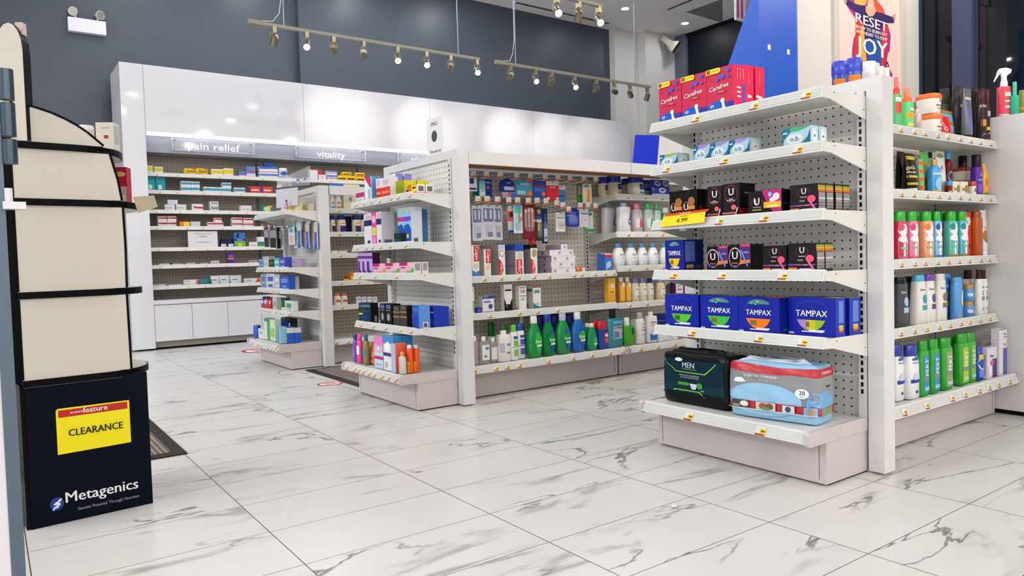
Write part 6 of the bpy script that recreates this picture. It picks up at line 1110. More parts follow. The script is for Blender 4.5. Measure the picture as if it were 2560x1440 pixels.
for i, (a, b) in enumerate(((1530, 1562), (1560, 1593), (1591, 1619), (1616, 1646), (1646, 1674))): G('bc', 'bottle', a, b, 609, f'white egg-shaped wash bottle with blue cap, {ORD[i]} from left', ratio=.6, col='#efeeee/g', prof='drop', cap='#5aa4dc/g', capw=.46, capz=.82, pw=2.3, F=[('t', 'Dove', .6, .52, .085, '#5a6480', .45), ('e', .62, .38, .06, .03, '#c8a85a'), ('r', .45, .2, .85, .24, '#a8cdea'), ('e', .6, .15, .26, .08, '#c0d8ec')])
BEE = [('e', .6, .70, .28, .10, '#e8ddc0'), ('r', .1, .1, .9, .4, '#e0a42c'), ('r', .2, .44, .8, .48, '#c8742c')]
G('pmid', 'box', 1522, 1539, 695, 'tall yellow baby oil carton at the right end', d=.04, off=-.02, col='#e8b43a', F=BEE)
for i, (a, b) in enumerate(((1544, 1562), (1560, 1577))): G('bd', 'bottle', a, b, 693, f'amber baby wash bottle with white cap, {["left","right"][i]} one,', ratio=.7, off=-.02, col='#b8722c/g', prof='square', cap='#e6e0d8/g', capw=.62, pw=3.4, F=[('r', .1, .10, .95, .70, '#e8b43a')]+BEE[:1])
for a, b, cp, c, dd in ((1576, 1598, '#8a78bc/g', '#d9cfb4/g', 'cream baby wash with lavender cap, left one'), (1596, 1617, '#8a78bc/g', '#e0d6bc/g', 'cream baby wash with lavender cap, right one'), (1615, 1634, '#23307c/g', '#e0d8c4/g', 'cream baby lotion with navy cap'), (1639, 1663, '#8aa4c8/g', '#e4c8a0/g', 'peach baby wash with pale blue cap')):
    G('bd', 'bottle', a, b, 696, dd, ratio=.65, col=c, prof='wash', cap=cp, capw=.62, pw=2.3, F=[('e', .55, .42, .35, .26, '#ece6d8'), ('r', .35, .52, .75, .56, '#8a8a8a'), ('e', .6, .25, .12, .05, '#a88a6a')])
G('bd', 'box', 1663, 1689, 699, 'white breast pad carton with grey arch', d=.05, col='#e0dcde', F=[('e', .35, .5, .35, .3, '#6a6668'), ('r', 0, .2, .7, .5, '#6a6668'), ('r', 0, 0, 1, .22, '#3f86c4'), ('r', .4, .85, .9, .92, '#8a6aa8')])
G('bd', 'box', 1689, 1714, 702, 'white and purple breast care carton', d=.05, off=.02, col='#6a2468', F=[('r', .05, .05, .75, .95, '#e6e0e6'), ('t', 'apno', .4, .72, .10, '#8a5a8a', .5), ('r', .2, .5, .6, .55, '#6a3a78')])
# peg hooks and hanging packs
def hook_at(u, v, label, y_tip=3.63, y0=3.88):
    t = at_y(u, v, y_tip); o = tag(empty('peg_hook', (t[0], y0, t[2]+.012)), label, 'hook', 'peg hooks with price tags over the toothbrushes'); l = y0-y_tip
    f = MB(); f.tube((0, 0, 0), (0, -l, .010), .0022, '#8d8d8f/k', 6); f.tube((0, 0, -.02), (0, -l*.97, -.018+.008), .0022, '#8d8d8f/k', 6); f.build('rod', o)
    f = MB(); f.box(-.022, .022, -l-.004, -l-.002, -.030, .014, 'acrylic'); f.build('tag_holder', o)
    f = MB(); w_, h_ = .036, .036; f.box(-.018, .018, -l-.0055, -l-.0045, -.026, .010, '#e9e3e0'); decals(f, [('r', 0, 0, 1, .2, '#d0402c'), ('r', .5, .22, .95, .48, '#e8c42c'), ('r', .1, .55, .8, .62, '#b0a8a8')], w_, h_, lambda x, z, L: (-.018+x, -l-.0056-EPS*L, -.026+z)); f.build('price_tag', o)
R1 = (1182, 1215, 1250, 1291, 1325, 1362, 1394, 1424, 1459, 1488); R1v = (437, 438, 439, 441, 443, 445, 446, 448, 449, 451)
R2 = (1194, 1217, 1243, 1271, 1293, 1320, 1342, 1364, 1391, 1406, 1450, 1469, 1488); R2v = (500, 500, 501, 503, 503, 504, 504, 505, 510, 515, 516, 516, 517)
NTH = ORD+['eleventh', 'twelfth', 'thirteenth']
for i, (u, v) in enumerate(zip(R1, R1v)): hook_at(u, v, f'peg hook with price tag, upper row, {NTH[i]} from left')
for i, (u, v) in enumerate(zip(R2, R2v)): hook_at(u, v, f'peg hook with price tag, lower row, {NTH[i]} from left')
hook_at(1421, 525, 'peg hook with price tag hanging lowest, over the blue floss')
shelf('peg', 'S', 3.68, 1.0, 'the toothbrush pegboard')
def HG(uL, uR, vT, vB, desc, col, F=(), off=0.0, **kw): G('peg', 'hang', uL, uR, vT, desc, vB=vB, off=off, d=kw.pop('d', .02), col=col, F=F, **kw)
HG(1176, 1196, 444, 478, 'white and navy floss pack at the left end', '#e2e2e8', [('r', .1, .55, .6, .95, '#2a3a9c'), ('r', 0, .1, .9, .25, '#2a3a8c')])
HG(1186, 1204, 446, 494, 'sea green floss pack behind others', '#1f7f78/g', off=.05)
HG(1201, 1217, 452, 493, 'pale teal gum pick pack', '#7ac0c0', [('r', .1, .1, .9, .5, '#dfe6e4'), ('t', '20', .5, .4, .2, '#3f8a7a', .6), ('r', .1, .03, .9, .12, '#d8d06a')])
HG(1216, 1233, 448, 492, 'navy denture brush pack', '#1c2a78', [('t', 'ORAL', .5, .8, .10, '#c9cfe6', .8), ('r', .2, .45, .6, .6, '#c8402c')])
HG(1252, 1289, 450, 483, 'dark blue arched mouth guard pack', '#1f2c7c', [('t', 'oral', .6, .68, .16, '#b8c4ec', .6), ('r', .3, .12, .95, .4, '#b8c4e0'), ('e', .85, .25, .08, .12, '#e08a6a')], shape='arch')
HG(1290, 1335, 450, 491, 'wide teal whitening pack', '#3a9ab4', [('t', 'WHITE', .55, .72, .16, '#e9dcd4', .7), ('r', .08, .12, .6, .35, '#a8d4de'), ('e', .85, .18, .14, .16, '#e8844a'), ('r', .0, 0, 1, .06, '#c84a3a'), ('e', .85, .95, .16, .12, '#d84a3a')])
HG(1336, 1367, 452, 496, 'blue dental guard pack', '#2450a8', [('r', 0, .68, 1, .78, '#a82a3c'), ('r', .1, .4, .9, .6, '#3f74c8'), ('e', .8, .25, .16, .14, '#e0703a')])
HG(1368, 1400, 453, 502, 'red and white denture pack', '#d8303a', [('r', 0, .78, 1, 1, '#e6e2da'), ('t', 'MOUTH', .5, .68, .07, '#f2e4e0', .8), ('r', .05, .06, .25, .18, '#ece4e0'), ('r', .75, .06, .95, .18, '#ece4e0')])
HG(1398, 1416, 463, 504, 'white and blue flosser bag', '#3f86b4', [('r', 0, .72, 1, 1, '#e2e2de'), ('r', .1, .3, .9, .4, '#2a5a8c')], off=.03)
HG(1446, 1467, 459, 506, 'green tipped toothpick pack', '#5a7a3a', [('r', 0, 0, 1, .3, '#2fa03a'), ('r', .1, .4, .9, .9, '#b0a898')], off=.03)
HG(1459, 1481, 460, 509, 'white pack of orange dental brushes', '#e0dcd2', [('p', [(.4, .1), (.85, .05), (.8, .7), (.5, .75)], '#e0982c'), ('r', .1, .85, .7, .92, '#3a8a8a')])
HG(1256, 1296, 480, 495, 'orange and blue box hung low on its hook', '#b8a8b4', [('r', .35, .2, .6, .9, '#e0703a'), ('r', .6, .1, 1, .9, '#3a6ac0')], d=.04)
for i, (a, b, vt, vb) in enumerate(((1181, 1207, 513, 602), (1206, 1238, 512, 599), (1232, 1256, 513, 600))): HG(a, b, vt, vb, f'white and navy toothbrush blister pack, {["left","middle","right"][i]} of three,', '#d4d2da', [('r', .1, .52, .9, .9, '#4a5684'), ('r', .2, .6, .36, .86, '#d8dcec'), ('r', .6, .6, .76, .86, '#d8dcec'), ('r', .2, .1, .85, .42, '#b8b8c8'), ('r', .4, .08, .8, .22, '#7a7a92')], blister='acrylic', off=.0+.02*(i == 2), bl=(.08, .5, .92, .92))
HG(1271, 1292, 514, 582, 'red and white kids toothbrush pack', '#e2dcd8', [('r', 0, .42, .7, .8, '#d8502c'), ('e', .4, .65, .25, .1, '#5a2a1c'), ('r', 0, 0, 1, .1, '#2a4a8c')], blister='acrylic', off=.02)
HG(1285, 1307, 512, 583, 'white and aqua kids toothbrush pack', '#cfe0e8', [('r', .1, .7, .9, 1, '#6ab8d8'), ('r', .5, .3, .7, .9, '#6ab84a'), ('r', .2, .1, .8, .35, '#9fc0d0'), ('e', .8, .5, .2, .08, '#c86a9a')], blister='acrylic')
HG(1307, 1339, 511, 598, 'dark red pack of toothbrushes', '#7a1f2a', [('r', .2, .35, .3, .85, '#c89a8a'), ('r', .45, .35, .55, .9, '#d8a89a'), ('r', .7, .35, .8, .9, '#d8a89a'), ('e', .25, .8, .1, .06, '#e0b8a0'), ('e', .5, .83, .1, .06, '#e0b8a0'), ('e', .76, .82, .1, .06, '#e0b8a0'), ('r', .72, .5, 1, .57, '#e8a02c')], blister='acrylic', bl=(.08, .2, .92, .92))
HG(1339, 1357, 519, 602, 'black and olive toothbrush pack', '#3a3424', [('r', .1, .58, .9, .75, '#2a4a9c'), ('r', .1, .56, .9, .64, '#d9d4cc'), ('r', .3, .3, .6, .55, '#b8a82c'), ('e', .5, .88, .25, .08, '#9a968c')], blister='acrylic')
HG(1355, 1370, 521, 608, 'navy toothbrush pack', '#1c2450', [('e', .6, .7, .3, .16, '#3a4680'), ('r', .3, .05, .9, .42, '#c0c4d4'), ('r', .35, .12, .85, .2, '#4a5078')], blister='acrylic')
HG(1323, 1339, 596, 611, 'small red boxed item hung below the red toothbrushes', '#c8282c', [('t', 'C', .7, .5, .6, '#f0dcd8', .5)], off=.02)
HG(1390, 1413, 531, 579, 'white floss card with green lines', '#e2e0d8', [('r', .1, .7, .95, .74, '#3a7a5a'), ('r', .3, .15, .9, .5, '#d0ccc2'), ('r', .45, .3, .9, .34, '#3a7a5a')], blister='acrylic', bl=(.3, .12, .9, .5))
HG(1416, 1449, 520, 567, 'rounded blue floss pack', '#2438a0/g', [('r', .2, .25, .75, .8, '#4a6ac8'), ('r', .05, .58, .5, .62, '#b8c4ec')], shape='round', blister='acrylic')
HG(1449, 1472, 522, 567, 'white floss card beside the blue one', '#e4dfe0', [('r', .2, .7, .95, .76, '#5a5a88'), ('r', .3, .25, .85, .55, '#efecec'), ('t', 'floss', .6, .4, .08, '#6a6a88', .5)], blister='acrylic')
HG(1464, 1484, 528, 579, 'green and clear floss pack', '#b8d0c0', [('r', 0, 0, 1, .14, '#2a9a4a'), ('r', .2, .8, .8, .9, '#2a7a5a'), ('r', .5, .2, .85, .75, '#cfe2d4')], blister='acrylic', off=.03)

# ---- farthest endcap
for i, (a, b, v, c, c2) in enumerate(((646, 658, 648, '#7a98b8', '#3f7ab0'), (657, 673, 641, '#a8aaac', '#c0c2c6'), (673, 686, 649, '#1c2a1a', '#4a5a3a'), (686, 699, 645, '#5aa0b0', '#a8d0d8'), (699, 714, 643, '#3a48a0', '#8a90d0'), (714, 731, 644, '#d8d4e2', '#6a58a8'), (731, 740, 645, '#a89cb8', '#8a80a0'), (741, 751, 646, '#b0a6c0', '#9a90b0'))):
    G('fs2', 'box', a, b, v, ['pale blue', 'grey', 'black green', 'teal', 'indigo', 'white and violet', 'dusty lilac', 'pale lilac'][i]+' bandage carton', d=.05, col=c, F=[('r', .15, .45, .85, .75, c2), ('r', .2, .1, .8, .25, c2)])
for i, (a, b, v, c, c2) in enumerate(((652, 667, 685, '#8a98ac', '#5a7aa0'), (667, 687, 684, '#c4c8cf', '#3f5ab0'), (687, 700, 686, '#a8aeb4', '#d8d8d4'), (700, 723, 690, '#2a50a8', '#6a8ad4'), (723, 733, 691, '#d8d4dc', '#8a80b0'))):
    G('fs3', 'box', a, b, v, ['steel blue', 'white and blue', 'pale grey', 'royal blue', 'narrow white'][i]+' dressing carton', d=.05, col=c, F=[('r', .15, .5, .85, .8, c2), ('r', .25, .12, .75, .3, c2)])
for i, (a, b, v, c) in enumerate(((651, 666, 741, '#24489c/g'), (663, 678, 741, '#c83a2c/g'), (674, 684, 742, '#a8202c/g'))): G('fs4', 'bottle', a, b, v, ['blue and red', 'red and white', 'dark red'][i]+' ointment bottle', ratio=.7, col=c, prof='square', cap='#2a2a6a/g' if i < 2 else '#8a1c24/g', capw=.7, F=[('e', .5, .55, .35, .16, '#dfe2ea'), ('r', 0, .05, 1, .35, '#c8342c')])
for i, (a, b, v, c, c2) in enumerate(((682, 692, 745, '#bcc4bc', '#8a9a8a'), (691, 714, 745, '#1c4a24', '#2f7a30'), (713, 733, 752, '#dcd9d6', '#2f9a80'))): G('fs4', 'box', a, b, v, ['pale grey green', 'dark green', 'white and teal'][i]+' ointment box', d=.04, off=(.02 if i == 1 else 0), col=c, F=[('r', .2, .3, .8, .75, c2)])
G('fs4', 'box', 704, 716, 769, 'low white box at the front edge', d=.03, off=-.01, col='#dedcd8')
G('fdeck', 'bottle', 632, 650, 812, 'bright blue round can at the left end', ratio=1, col='#1c50b4/g', prof='can', cap='#1c50b4/g', capw=.98, capz=.7)
G('fdeck', 'box', 645, 661, 822, 'small white first aid box', d=.04, off=.01, col='#d8dcda', F=[('r', .2, .5, .8, .7, '#a8b4b0')])
G('fdeck', 'box', 661, 677, 796, 'tall green and white bandage carton', d=.05, off=.02, col='#cfdcd0', top='#3a8a4a', F=[('r', .5, 0, 1, .9, '#3fa050'), ('r', 0, .85, 1, 1, '#2f8a44')])
G('fdeck', 'box', 677, 689, 800, 'pale lime bandage carton', d=.05, off=.02, col='#c8d8b8', F=[('r', .1, .2, .9, .6, '#9ac06a')])
G('fdeck', 'box', 688, 705, 803, 'white topped dark blue gauze carton', d=.06, off=.03, col='#23409c', F=[('r', 0, .70, 1, 1, '#dcd8d4'), ('t', 'CK', .5, .84, .12, '#4a3a38', .6)])
G('fdeck', 'box', 704, 727, 795, 'dark topped carton at the back right', d=.06, off=.09, col='#2a2c30', F=[('r', 0, 0, 1, .8, '#d4d2d0'), ('t', 'CK', .5, .6, .14, '#4a3a38', .5)])
G('fdeck', 'box', 693, 702, 817, 'slim teal striped carton', d=.05, col='#8ab8c8', F=[('r', .2, 0, .6, 1, '#3f8aa8')])
for i, (a, b) in enumerate(((702, 721), (721, 738))): G('fdeck', 'box', a, b, 818, f'white and blue skin care carton, {["left","right"][i]} one,', d=.05, col='#2c58b4', F=[('r', 0, .66, 1, 1, '#e2dfda'), ('r', .2, .76, .85, .82, '#5a5858'), ('e', .5, .3, .4, .15, '#3f6ac8')], R=[('r', 0, .66, 1, 1, '#d8d5d0')])
# on and under its top shelf
def plate(name, label, cat, pix, x, key, parts=()):
    q = [at_x(u, v, x) for u, v in pix]; c = q[0]; o = tag(empty(name, tuple(c)), label, cat); f = MB(); vs = [tuple(p-c) for p in q]+[tuple(p-c+np.array([.003, 0, 0])) for p in q]
    f.add(vs, [(0, 1, 2, 3), (7, 6, 5, 4)]+[(i, 4+i, 4+(i+1) % 4, (i+1) % 4) for i in range(4)], key); f.build('front_plate', o)
    bx, bz = q[1]-q[0], q[3]-q[0]
    if parts: f = MB(); decals(f, parts, 1, 1, lambda a, b2, L: tuple(bx*a+bz*b2+np.array([-.001*L, 0, 0]))); f.build('printed_insert', o)
    return o, c
o, c = plate('acrylic_holder', 'clear acrylic leaflet holder standing on the farthest endcap', 'sign holder', ((691, 470), (774, 462), (775, 414), (693, 450)), 1.96, 'acrylic', [('r', .02, .02, .18, .4, '#cfcfd6'), ('r', .22, .05, .35, .45, '#9a9aa4'), ('r', .62, .3, .72, .9, '#b8b0c0'), ('r', .78, .3, .95, .9, '#c4bcc8'), ('r', .64, .6, .7, .8, '#5a78b0'), ('r', .84, .6, .9, .85, '#8a6ab0')])
f = MB(); f.box(.004, .12, -.012, -.010, .02, .10, 'acrylic'); f.build('side_plate', o)
o, c = plate('acrylic_riser', 'frosted white acrylic block under the leaflet holder', 'riser', ((691, 520), (744, 513), (744, 468), (691, 474)), 1.97, '#cbcad2/g')
f = MB(); f.box(.003, .16, -.001, .001, 0, .15, '#d4d3da/g'); f.build('side_plate', o)
G('fs1', 'pouch', 719, 746, 498, 'small yellow cotton bag beside the acrylic block', d=.05, off=.06, col='#d8cc9a', F=[('e', .4, .4, .3, .3, '#c8a83a'), ('r', .3, .6, .9, .7, '#e6e2d0')]); G('fs1', 'bottle', 713, 721, 500, 'thin brown bottle beside the acrylic block', ratio=1, off=.02, col='#b08a8a/g', cap='#4a1c24/g'); G('fs1', 'box', 746, 771, 512, 'low cream box at the right of the top shelf', d=.05, off=.06, col='#c9c0a0')
shelf('fpeg', 'E', 1.98, 1.0, 'hooks under the farthest endcap top shelf'); NFK = 0
def FH(uL, uR, vT, vB, desc, col, F=(), off=0.0, **kw):
    global NFK
    G('fpeg', 'hang', uL, uR, vT, desc, vB=vB, off=off, d=kw.pop('d', .02), col=col, F=F, **kw)
    x = 1.98+off; y = y_for((uL+uR)/2, x, 1.0); z = z_for(vT+2, x, y); NFK += 1
    o = tag(empty('peg_hook', (x-.03, y, z)), f'wire peg hook carrying the {desc}'.replace(' of three', ''), 'hook', 'wire hooks of the farthest endcap'); f = MB(); f.tube((0, 0, 0), (X3-x+.03, 0, 0), .002, '#8d8d90/k', 6); f.build('rod', o)
    f = MB(); f.box(-.003, -.001, -.015, .015, 0, .02, '#d8d4d2'); f.build('price_tag', o)
for i, (a, b, vt, vb, off) in enumerate(((661, 672, 566, 618, 0), (675, 691, 566, 620, .0), (690, 703, 568, 622, .03))): FH(a, b, vt, vb, f'black mirror on grey card, {["left","middle","right"][i]} of three', '#8f8d94', [('r', .1, .82, .9, 1, '#5a2a5c'), ('p', [(.1, .05), (.9, .0), (.95, .45), (.05, .48)], '#141418')], off=off)
for i, (a, b, vt, vb, off, hc) in enumerate(((735, 752, 552, 620, .05, '#2f9a6a'), (757, 772, 554, 622, .09, '#e0b02c'), (777, 793, 556, 622, .13, '#e0b02c'))): FH(a, b, vt, vb, f'blue handled clipper card, {["left","middle","right"][i]} of three', '#c4c8d2', [('r', .55, 0, .95, .62, '#1f54b8'), ('r', .1, .3, .5, .75, hc), ('r', .2, .75, .4, .95, hc)], off=off, blister='acrylic')
FH(722, 736, 568, 612, 'white foot file card', '#cfd4d8', [('r', .2, .1, .7, .5, '#d8a8a0'), ('r', .2, .7, .8, .9, '#5a9ac0')], off=.03)
FH(746, 760, 575, 616, 'dark scissors card', '#8a8f98', [('r', .4, .1, .6, .9, '#2c3450')], off=.1)
# ---- far gondola side
SH['va'] = ('S', 5.675, ZC3['a']+.031, SH['va'][3])
G('va', 'box', 826, 861, 473, 'lower blue and white sweetener box', d=.06, vB=489, col='#dfe2ea', F=[('r', .1, .3, .9, .7, '#3a78c8')]); G('va', 'box', 833, 861, 460, 'upper blue sweetener box', d=.06, vB=473, col='#2f74c8', F=[('r', .1, .2, .9, .4, '#6a9ad8')])
G('va', 'box', 826, 861, 489, 'wide white riser box under the blue ones', d=.05, off=.08, vB=None, col='#e2dfdc')
for i, (a, b) in enumerate(((826, 837), (838, 853))): G('va', 'bottle', a, b, 489, f'white sweetener bottle with orange label, {["left","right"][i]} one,', ratio=.8, col='#eceae6/g', prof='round', cap='#f0eeea/g', capw=.7, F=[('r', .2, .12, .8, .24, '#4a9ac0' if i == 0 else '#e8823a'), ('r', .3, .4, .7, .55, '#c86a3a')])
G('va', 'box', 860, 901, 461, 'cream sweetener carton with blue flower', d=.07, off=-.02, col='#e6dfb8', F=[('t', 'Splenda', .5, .75, .12, '#4a5a98', .72), ('e', .42, .42, .1, .09, '#6a98cc'), ('e', .8, .1, .12, .06, '#d8787a')])
for i, (a, b) in enumerate(((826, 839), (842, 865), (880, 902), (901, 921))): G('vb', 'bottle', a, b, 538, f'antacid bottle with navy cap, {ORD[i]} from left', ratio=.8, col='#e0cfc0/g', prof='wash', cap='#1c2878/g', capw=.82, capz=.74, F=[('r', .25, .05, .95, .40, '#3a2c6a'), ('e', .6, .5, .3, .08, '#e08a2c'), ('r', .3, .42, .9, .50, '#efe6dc')])
G('vb', 'box', 868, 880, 541, 'dark navy carton between the antacid bottles', d=.06, off=.09, col='#16204a')
for i, (a, b) in enumerate(((829, 845), (847, 868))): G('vc', 'box', a, b, 627, f'low white box, {["left","right"][i]} one,', d=.05, col='#e2dfd9')
G('vd', 'box', 866, 878, 690, 'low red and orange box', d=.04, col='#d85a2c', F=[('r', 0, .4, 1, .7, '#c82a3c')]); G('vd', 'box', 877, 896, 680, 'yellow and orange remedy box', d=.05, col='#e8b82c', F=[('r', 0, .55, 1, 1, '#e0603a'), ('r', .3, .7, .8, .85, '#f0c8a0')]); G('vd', 'box', 860, 873, 697, 'low yellow box at the left', d=.04, off=-.01, col='#e0b41c')
for i, (a, b) in enumerate(((834, 852), (852, 869))): G('ve', 'bottle', a, b, 733, f'white vitamin bottle with orange cap, {["left","right"][i]} one,', ratio=.9, col='#eae7e3/g', prof='wash', cap='#e8742c/g', capw=.78, F=[('r', .2, .3, .9, .48, '#e05a34'), ('r', .3, .52, .7, .56, '#d89a8a')])

# ---- back wall shelves
def WB(k, a, b, v, desc, col, F=(), vB=None, d=.07, off=0.0, **kw): G('w%d' % k, 'box', a, b, v, desc, d=d, vB=vB, off=off, col=col, F=F, **kw)
YW = [('r', 0, .35, 1, .85, '#d8c52c')]
for i, (a, b, v) in enumerate(((367, 383, 414), (386, 408, 417))): WB(1, a, b, v, f'small yellow and white pill box, {["left","right"][i]} of the leftmost two,', '#e0dfe0', YW)
ADV = [('t', 'Advil', .55, .52, .42, '#14142c', .7), ('r', .1, .05, .4, .25, '#3a78a8'), ('r', .7, .85, 1, 1, '#c8502c')]
for i, (a, b) in enumerate(((461, 490), (491, 520))): WB(1, a, b, 421, f'yellow painkiller box with dark word, {["left","right"][i]} one,', '#e0b41c', ADV)
for i, (a, b, v) in enumerate(((529, 559, 423), (560, 584, 421))): WB(1, a, b, v, f'white pill box with yellow band, {["left","right"][i]} one,', '#e4e0d8', YW)
WB(1, 597, 616, 428, 'low blue and red pill box', '#4a74b8', [('r', 0, 0, 1, .3, '#e2dfe2'), ('r', 0, .3, 1, .45, '#c0405a')]); WB(1, 617, 639, 416, 'taller blue and red pill box', '#5a84c0', [('r', 0, .5, 1, .62, '#c0405a'), ('r', 0, .1, 1, .35, '#d9dbe6')])
BRW = [('r', 0, .78, 1, 1, '#3a68b4'), ('r', 0, .5, 1, .56, '#c86a6a'), ('r', 0, .2, 1, .36, '#5a7ac0')]
for i, (a, b) in enumerate(((649, 672), (672, 695))): WB(1, a, b, 416, f'big white pill carton with blue top, {["left","right"][i]} one,', '#e2e2ea', BRW)
WB(1, 663, 686, 408, 'dark blue carton lying on the big white cartons', '#23408c', vB=416)
G('w1', 'jar', 696, 718, 421, 'white and blue pill tub', ratio=.9, col='#e2e2e8/g', lid='#e6e4e6/g', F=[('e', .5, .5, .4, .2, '#3a58a8'), ('r', .1, .1, .9, .25, '#5a7ac0')])
WB(1, 776, 795, 423, 'white pill carton with red top edge', '#e2e0e4', [('r', 0, .9, 1, 1, '#c8505a')]); WB(1, 790, 806, 424, 'red and blue pill carton set back', '#3a5ab0', [('r', 0, .5, 1, 1, '#c84a50')], off=.06); WB(1, 797, 815, 437, 'white price card with red numbers', '#e6e2e2', [('t', '16', .5, .5, .4, '#d8403a', .6)], off=-.03, d=.004)
for i in range(2): WB(1, 818, 843, 438-i*11, f'blue and red pill carton, {["lower","upper"][i]} of two stacked,', '#dfe0e8', [('r', 0, .7, 1, 1, '#4a78c0'), ('r', 0, .4, 1, .55, '#c0485a')], vB=None if i == 0 else 438)
for i, (a, b, v, vb) in enumerate(((845, 867, 439, None), (867, 889, 440, None), (890, 913, 442, None), (857, 879, 430, 439), (890, 912, 432, 442))): WB(1, a, b, v, 'yellow and red tablet box, '+['lower left', 'lower middle', 'lower right', 'upper left', 'upper right'][i], '#e4c41c', [('r', .1, .35, .9, .6, '#3a2c1c'), ('r', 0, 0, 1, .2, '#d8503a')], vB=vb)
for i, (a, b) in enumerate(((368, 389), (391, 414))): WB(2, a, b, 439, f'tall teal painkiller carton, {["left","right"][i]} one,', '#1c98a4', [('r', .25, .12, .6, .42, '#e2ecec'), ('t', 'Advil', .5, .85, .13, '#123a68', .8), ('r', .0, .95, .3, 1, '#d8502c')])
TW = [('r', 0, .35, 1, .75, '#2f94b0'), ('r', .3, .82, .7, .92, '#c89aa0')]
for i, (a, b, v, vb) in enumerate(((454, 477, 466, None), (478, 500, 466, None), (454, 477, 453, 466), (478, 500, 454, 466))): WB(2, a, b, v, 'white and teal tablet box, '+['lower left', 'lower right', 'upper left', 'upper right'][i]+' of stacked four', '#e2e4e8', TW, vB=vb)
for i, (a, b, v, vb) in enumerate(((510, 532, 467, None), (532, 554, 468, None), (554, 578, 469, None), (557, 579, 456.5, 469))): WB(2, a, b, v, 'white and teal tablet box, '+['left of the middle three', 'centre of the middle three', 'right of the middle three', 'atop the middle three'][i], '#e2e4e8', TW, vB=vb)
WB(2, 586, 613, 469, 'white and teal tablet box standing alone', '#e2e4e8', TW)
for i, (a, b) in enumerate(((624, 655), (655, 685))): WB(2, a, b, 466+i, f'red and purple laxative box, {["left","right"][i]} one,', '#d8402c', [('r', 0, 0, .12, 1, '#5a3a8c'), ('r', .88, 0, 1, 1, '#5a3a8c'), ('r', .15, .4, .75, .6, '#f0dcd0'), ('r', 0, 0, 1, .12, '#5a3a8c')])
for i, (a, b, v, vb) in enumerate(((413, 438, 511, None), (441, 466, 511, None), (421, 445, 500, 511))): WB(3, a, b, v, 'plain white tablet box, '+['left one', 'right one', 'top one of three'][i], '#d9d9e0', [('r', .1, .4, .7, .55, '#b4b4c0')], vB=vb)
WB(3, 481, 508, 510, 'white tablet box with red swoosh', '#e4e0e4', [('p', [(.08, .75), (.2, .4), (1, .35), (1, .6), (.4, .62)], '#c02a34')])
for i in range(2): WB(3, 526, 547, 513-i*9.5, f'grey painkiller box with dark word, {["lower","upper"][i]} one,', '#cfd4d6', [('t', 'Advil', .5, .5, .5, '#1c2030', .8)], vB=None if i == 0 else 513)
WB(3, 602, 629, 514, 'white tablet box with faint print', '#dfdce2', [('r', .15, .35, .85, .5, '#b8b4c0')]); WB(3, 656, 680, 515, 'small teal and yellow box', '#1f8a9c', [('e', .5, .5, .35, .4, '#e0dc6a'), ('r', .6, .8, 1, 1, '#e8d82c')])
RW = [('p', [(0, .55), (1, .5), (1, .85), (0, .8)], '#c0303c')]
for i, (a, b, v, vb) in enumerate(((396, 418, 554, None), (418, 441, 554, None), (396, 418, 541, 554), (420, 442, 541, 554))): WB(4, a, b, v, 'white and red tablet box, '+['lower left', 'lower right', 'upper left', 'upper right'][i]+' of left four', '#e2dfe4', RW, vB=vb)
WB(4, 449, 475, 554, 'orange and yellow medicine box', '#e8602c', [('r', .4, .1, 1, .95, '#ecd42c'), ('t', 'M', .22, .5, .5, '#f0b42c', .35)]); WB(4, 477, 501, 554, 'plain lilac white tablet box beside the orange one', '#d8d2da')
for i, (a, b, v, vb) in enumerate(((520, 539, 555, None), (539, 559, 555, None), (537, 555, 545, 555))): WB(4, a, b, v, 'white and red tablet box, '+['left', 'right', 'top'][i]+' of the stacked three', '#e2dfe2', RW, vB=vb)
for i, (a, b, v, vb) in enumerate(((581, 607, 556, None), (609, 634, 557, None), (581, 606, 544, 556), (609, 634, 545, 557))): WB(4, a, b, v, 'white and red tablet box, '+['lower left', 'lower right', 'upper left', 'upper right'][i]+' of right four', '#e2dfe2', RW, vB=vb)
WB(5, 471, 545, 578, 'white notice sheet for customers', '#dedde2', [('t', 'Cold supplements for children', .5, .82, .055, '#8a8a94', .78), ('t', 'YOURSELF', .5, .66, .07, '#4a4a52', .3), ('t', 'Ask the Pharmacist', .5, .33, .06, '#7a7a84', .5)], d=.004, off=-.02, )
for i, (a, b) in enumerate(((550, 566), (568, 585))): G('w5', 'bottle', a, b, 597, f'navy laxative bottle with white label, {["left","right"][i]} one,', ratio=.9, col='#221c5c/g', prof='jar', cap='#1c1a4a/g', capw=.9, F=[('r', .1, .1, .9, .4, '#dcdce8')])
WB(5, 586, 615, 581, 'tall blue and green laxative carton', '#3f74b8', [('r', 0, 0, 1, .42, '#6ab43a'), ('r', 0, .42, 1, .56, '#1c3a8c'), ('t', 'Restora', .5, .49, .08, '#f0f2f4', .85), ('p', [(.1, .65), (.3, .98), (.45, .98), (.4, .65)], '#1c2f78'), ('e', .5, .15, .2, .12, '#e0c06a')])
WB(5, 624, 644, 605, 'low white laxative box', '#e0dfe0', [('r', .2, .3, .8, .45, '#a8a8b0')]); WB(5, 645, 664, 592, 'white and green laxative carton', '#e2e4e6', [('r', 0, 0, 1, .38, '#2f9a5a'), ('r', 0, .38, 1, .5, '#2a4a8c')])
for i, (a, b, v, c) in enumerate(((398, 425, 659, '#d9d9da'), (431, 457, 659, '#c9cfc8'), (466, 489, 657, '#c4c8cc'), (503, 520, 657, '#b8b4cc'))): WB(6, a, b, v, ['white', 'pale green', 'pale grey', 'lilac'][i]+' flat box', c, [('r', .2, .3, .8, .6, '#a8aab4')] if i else [])
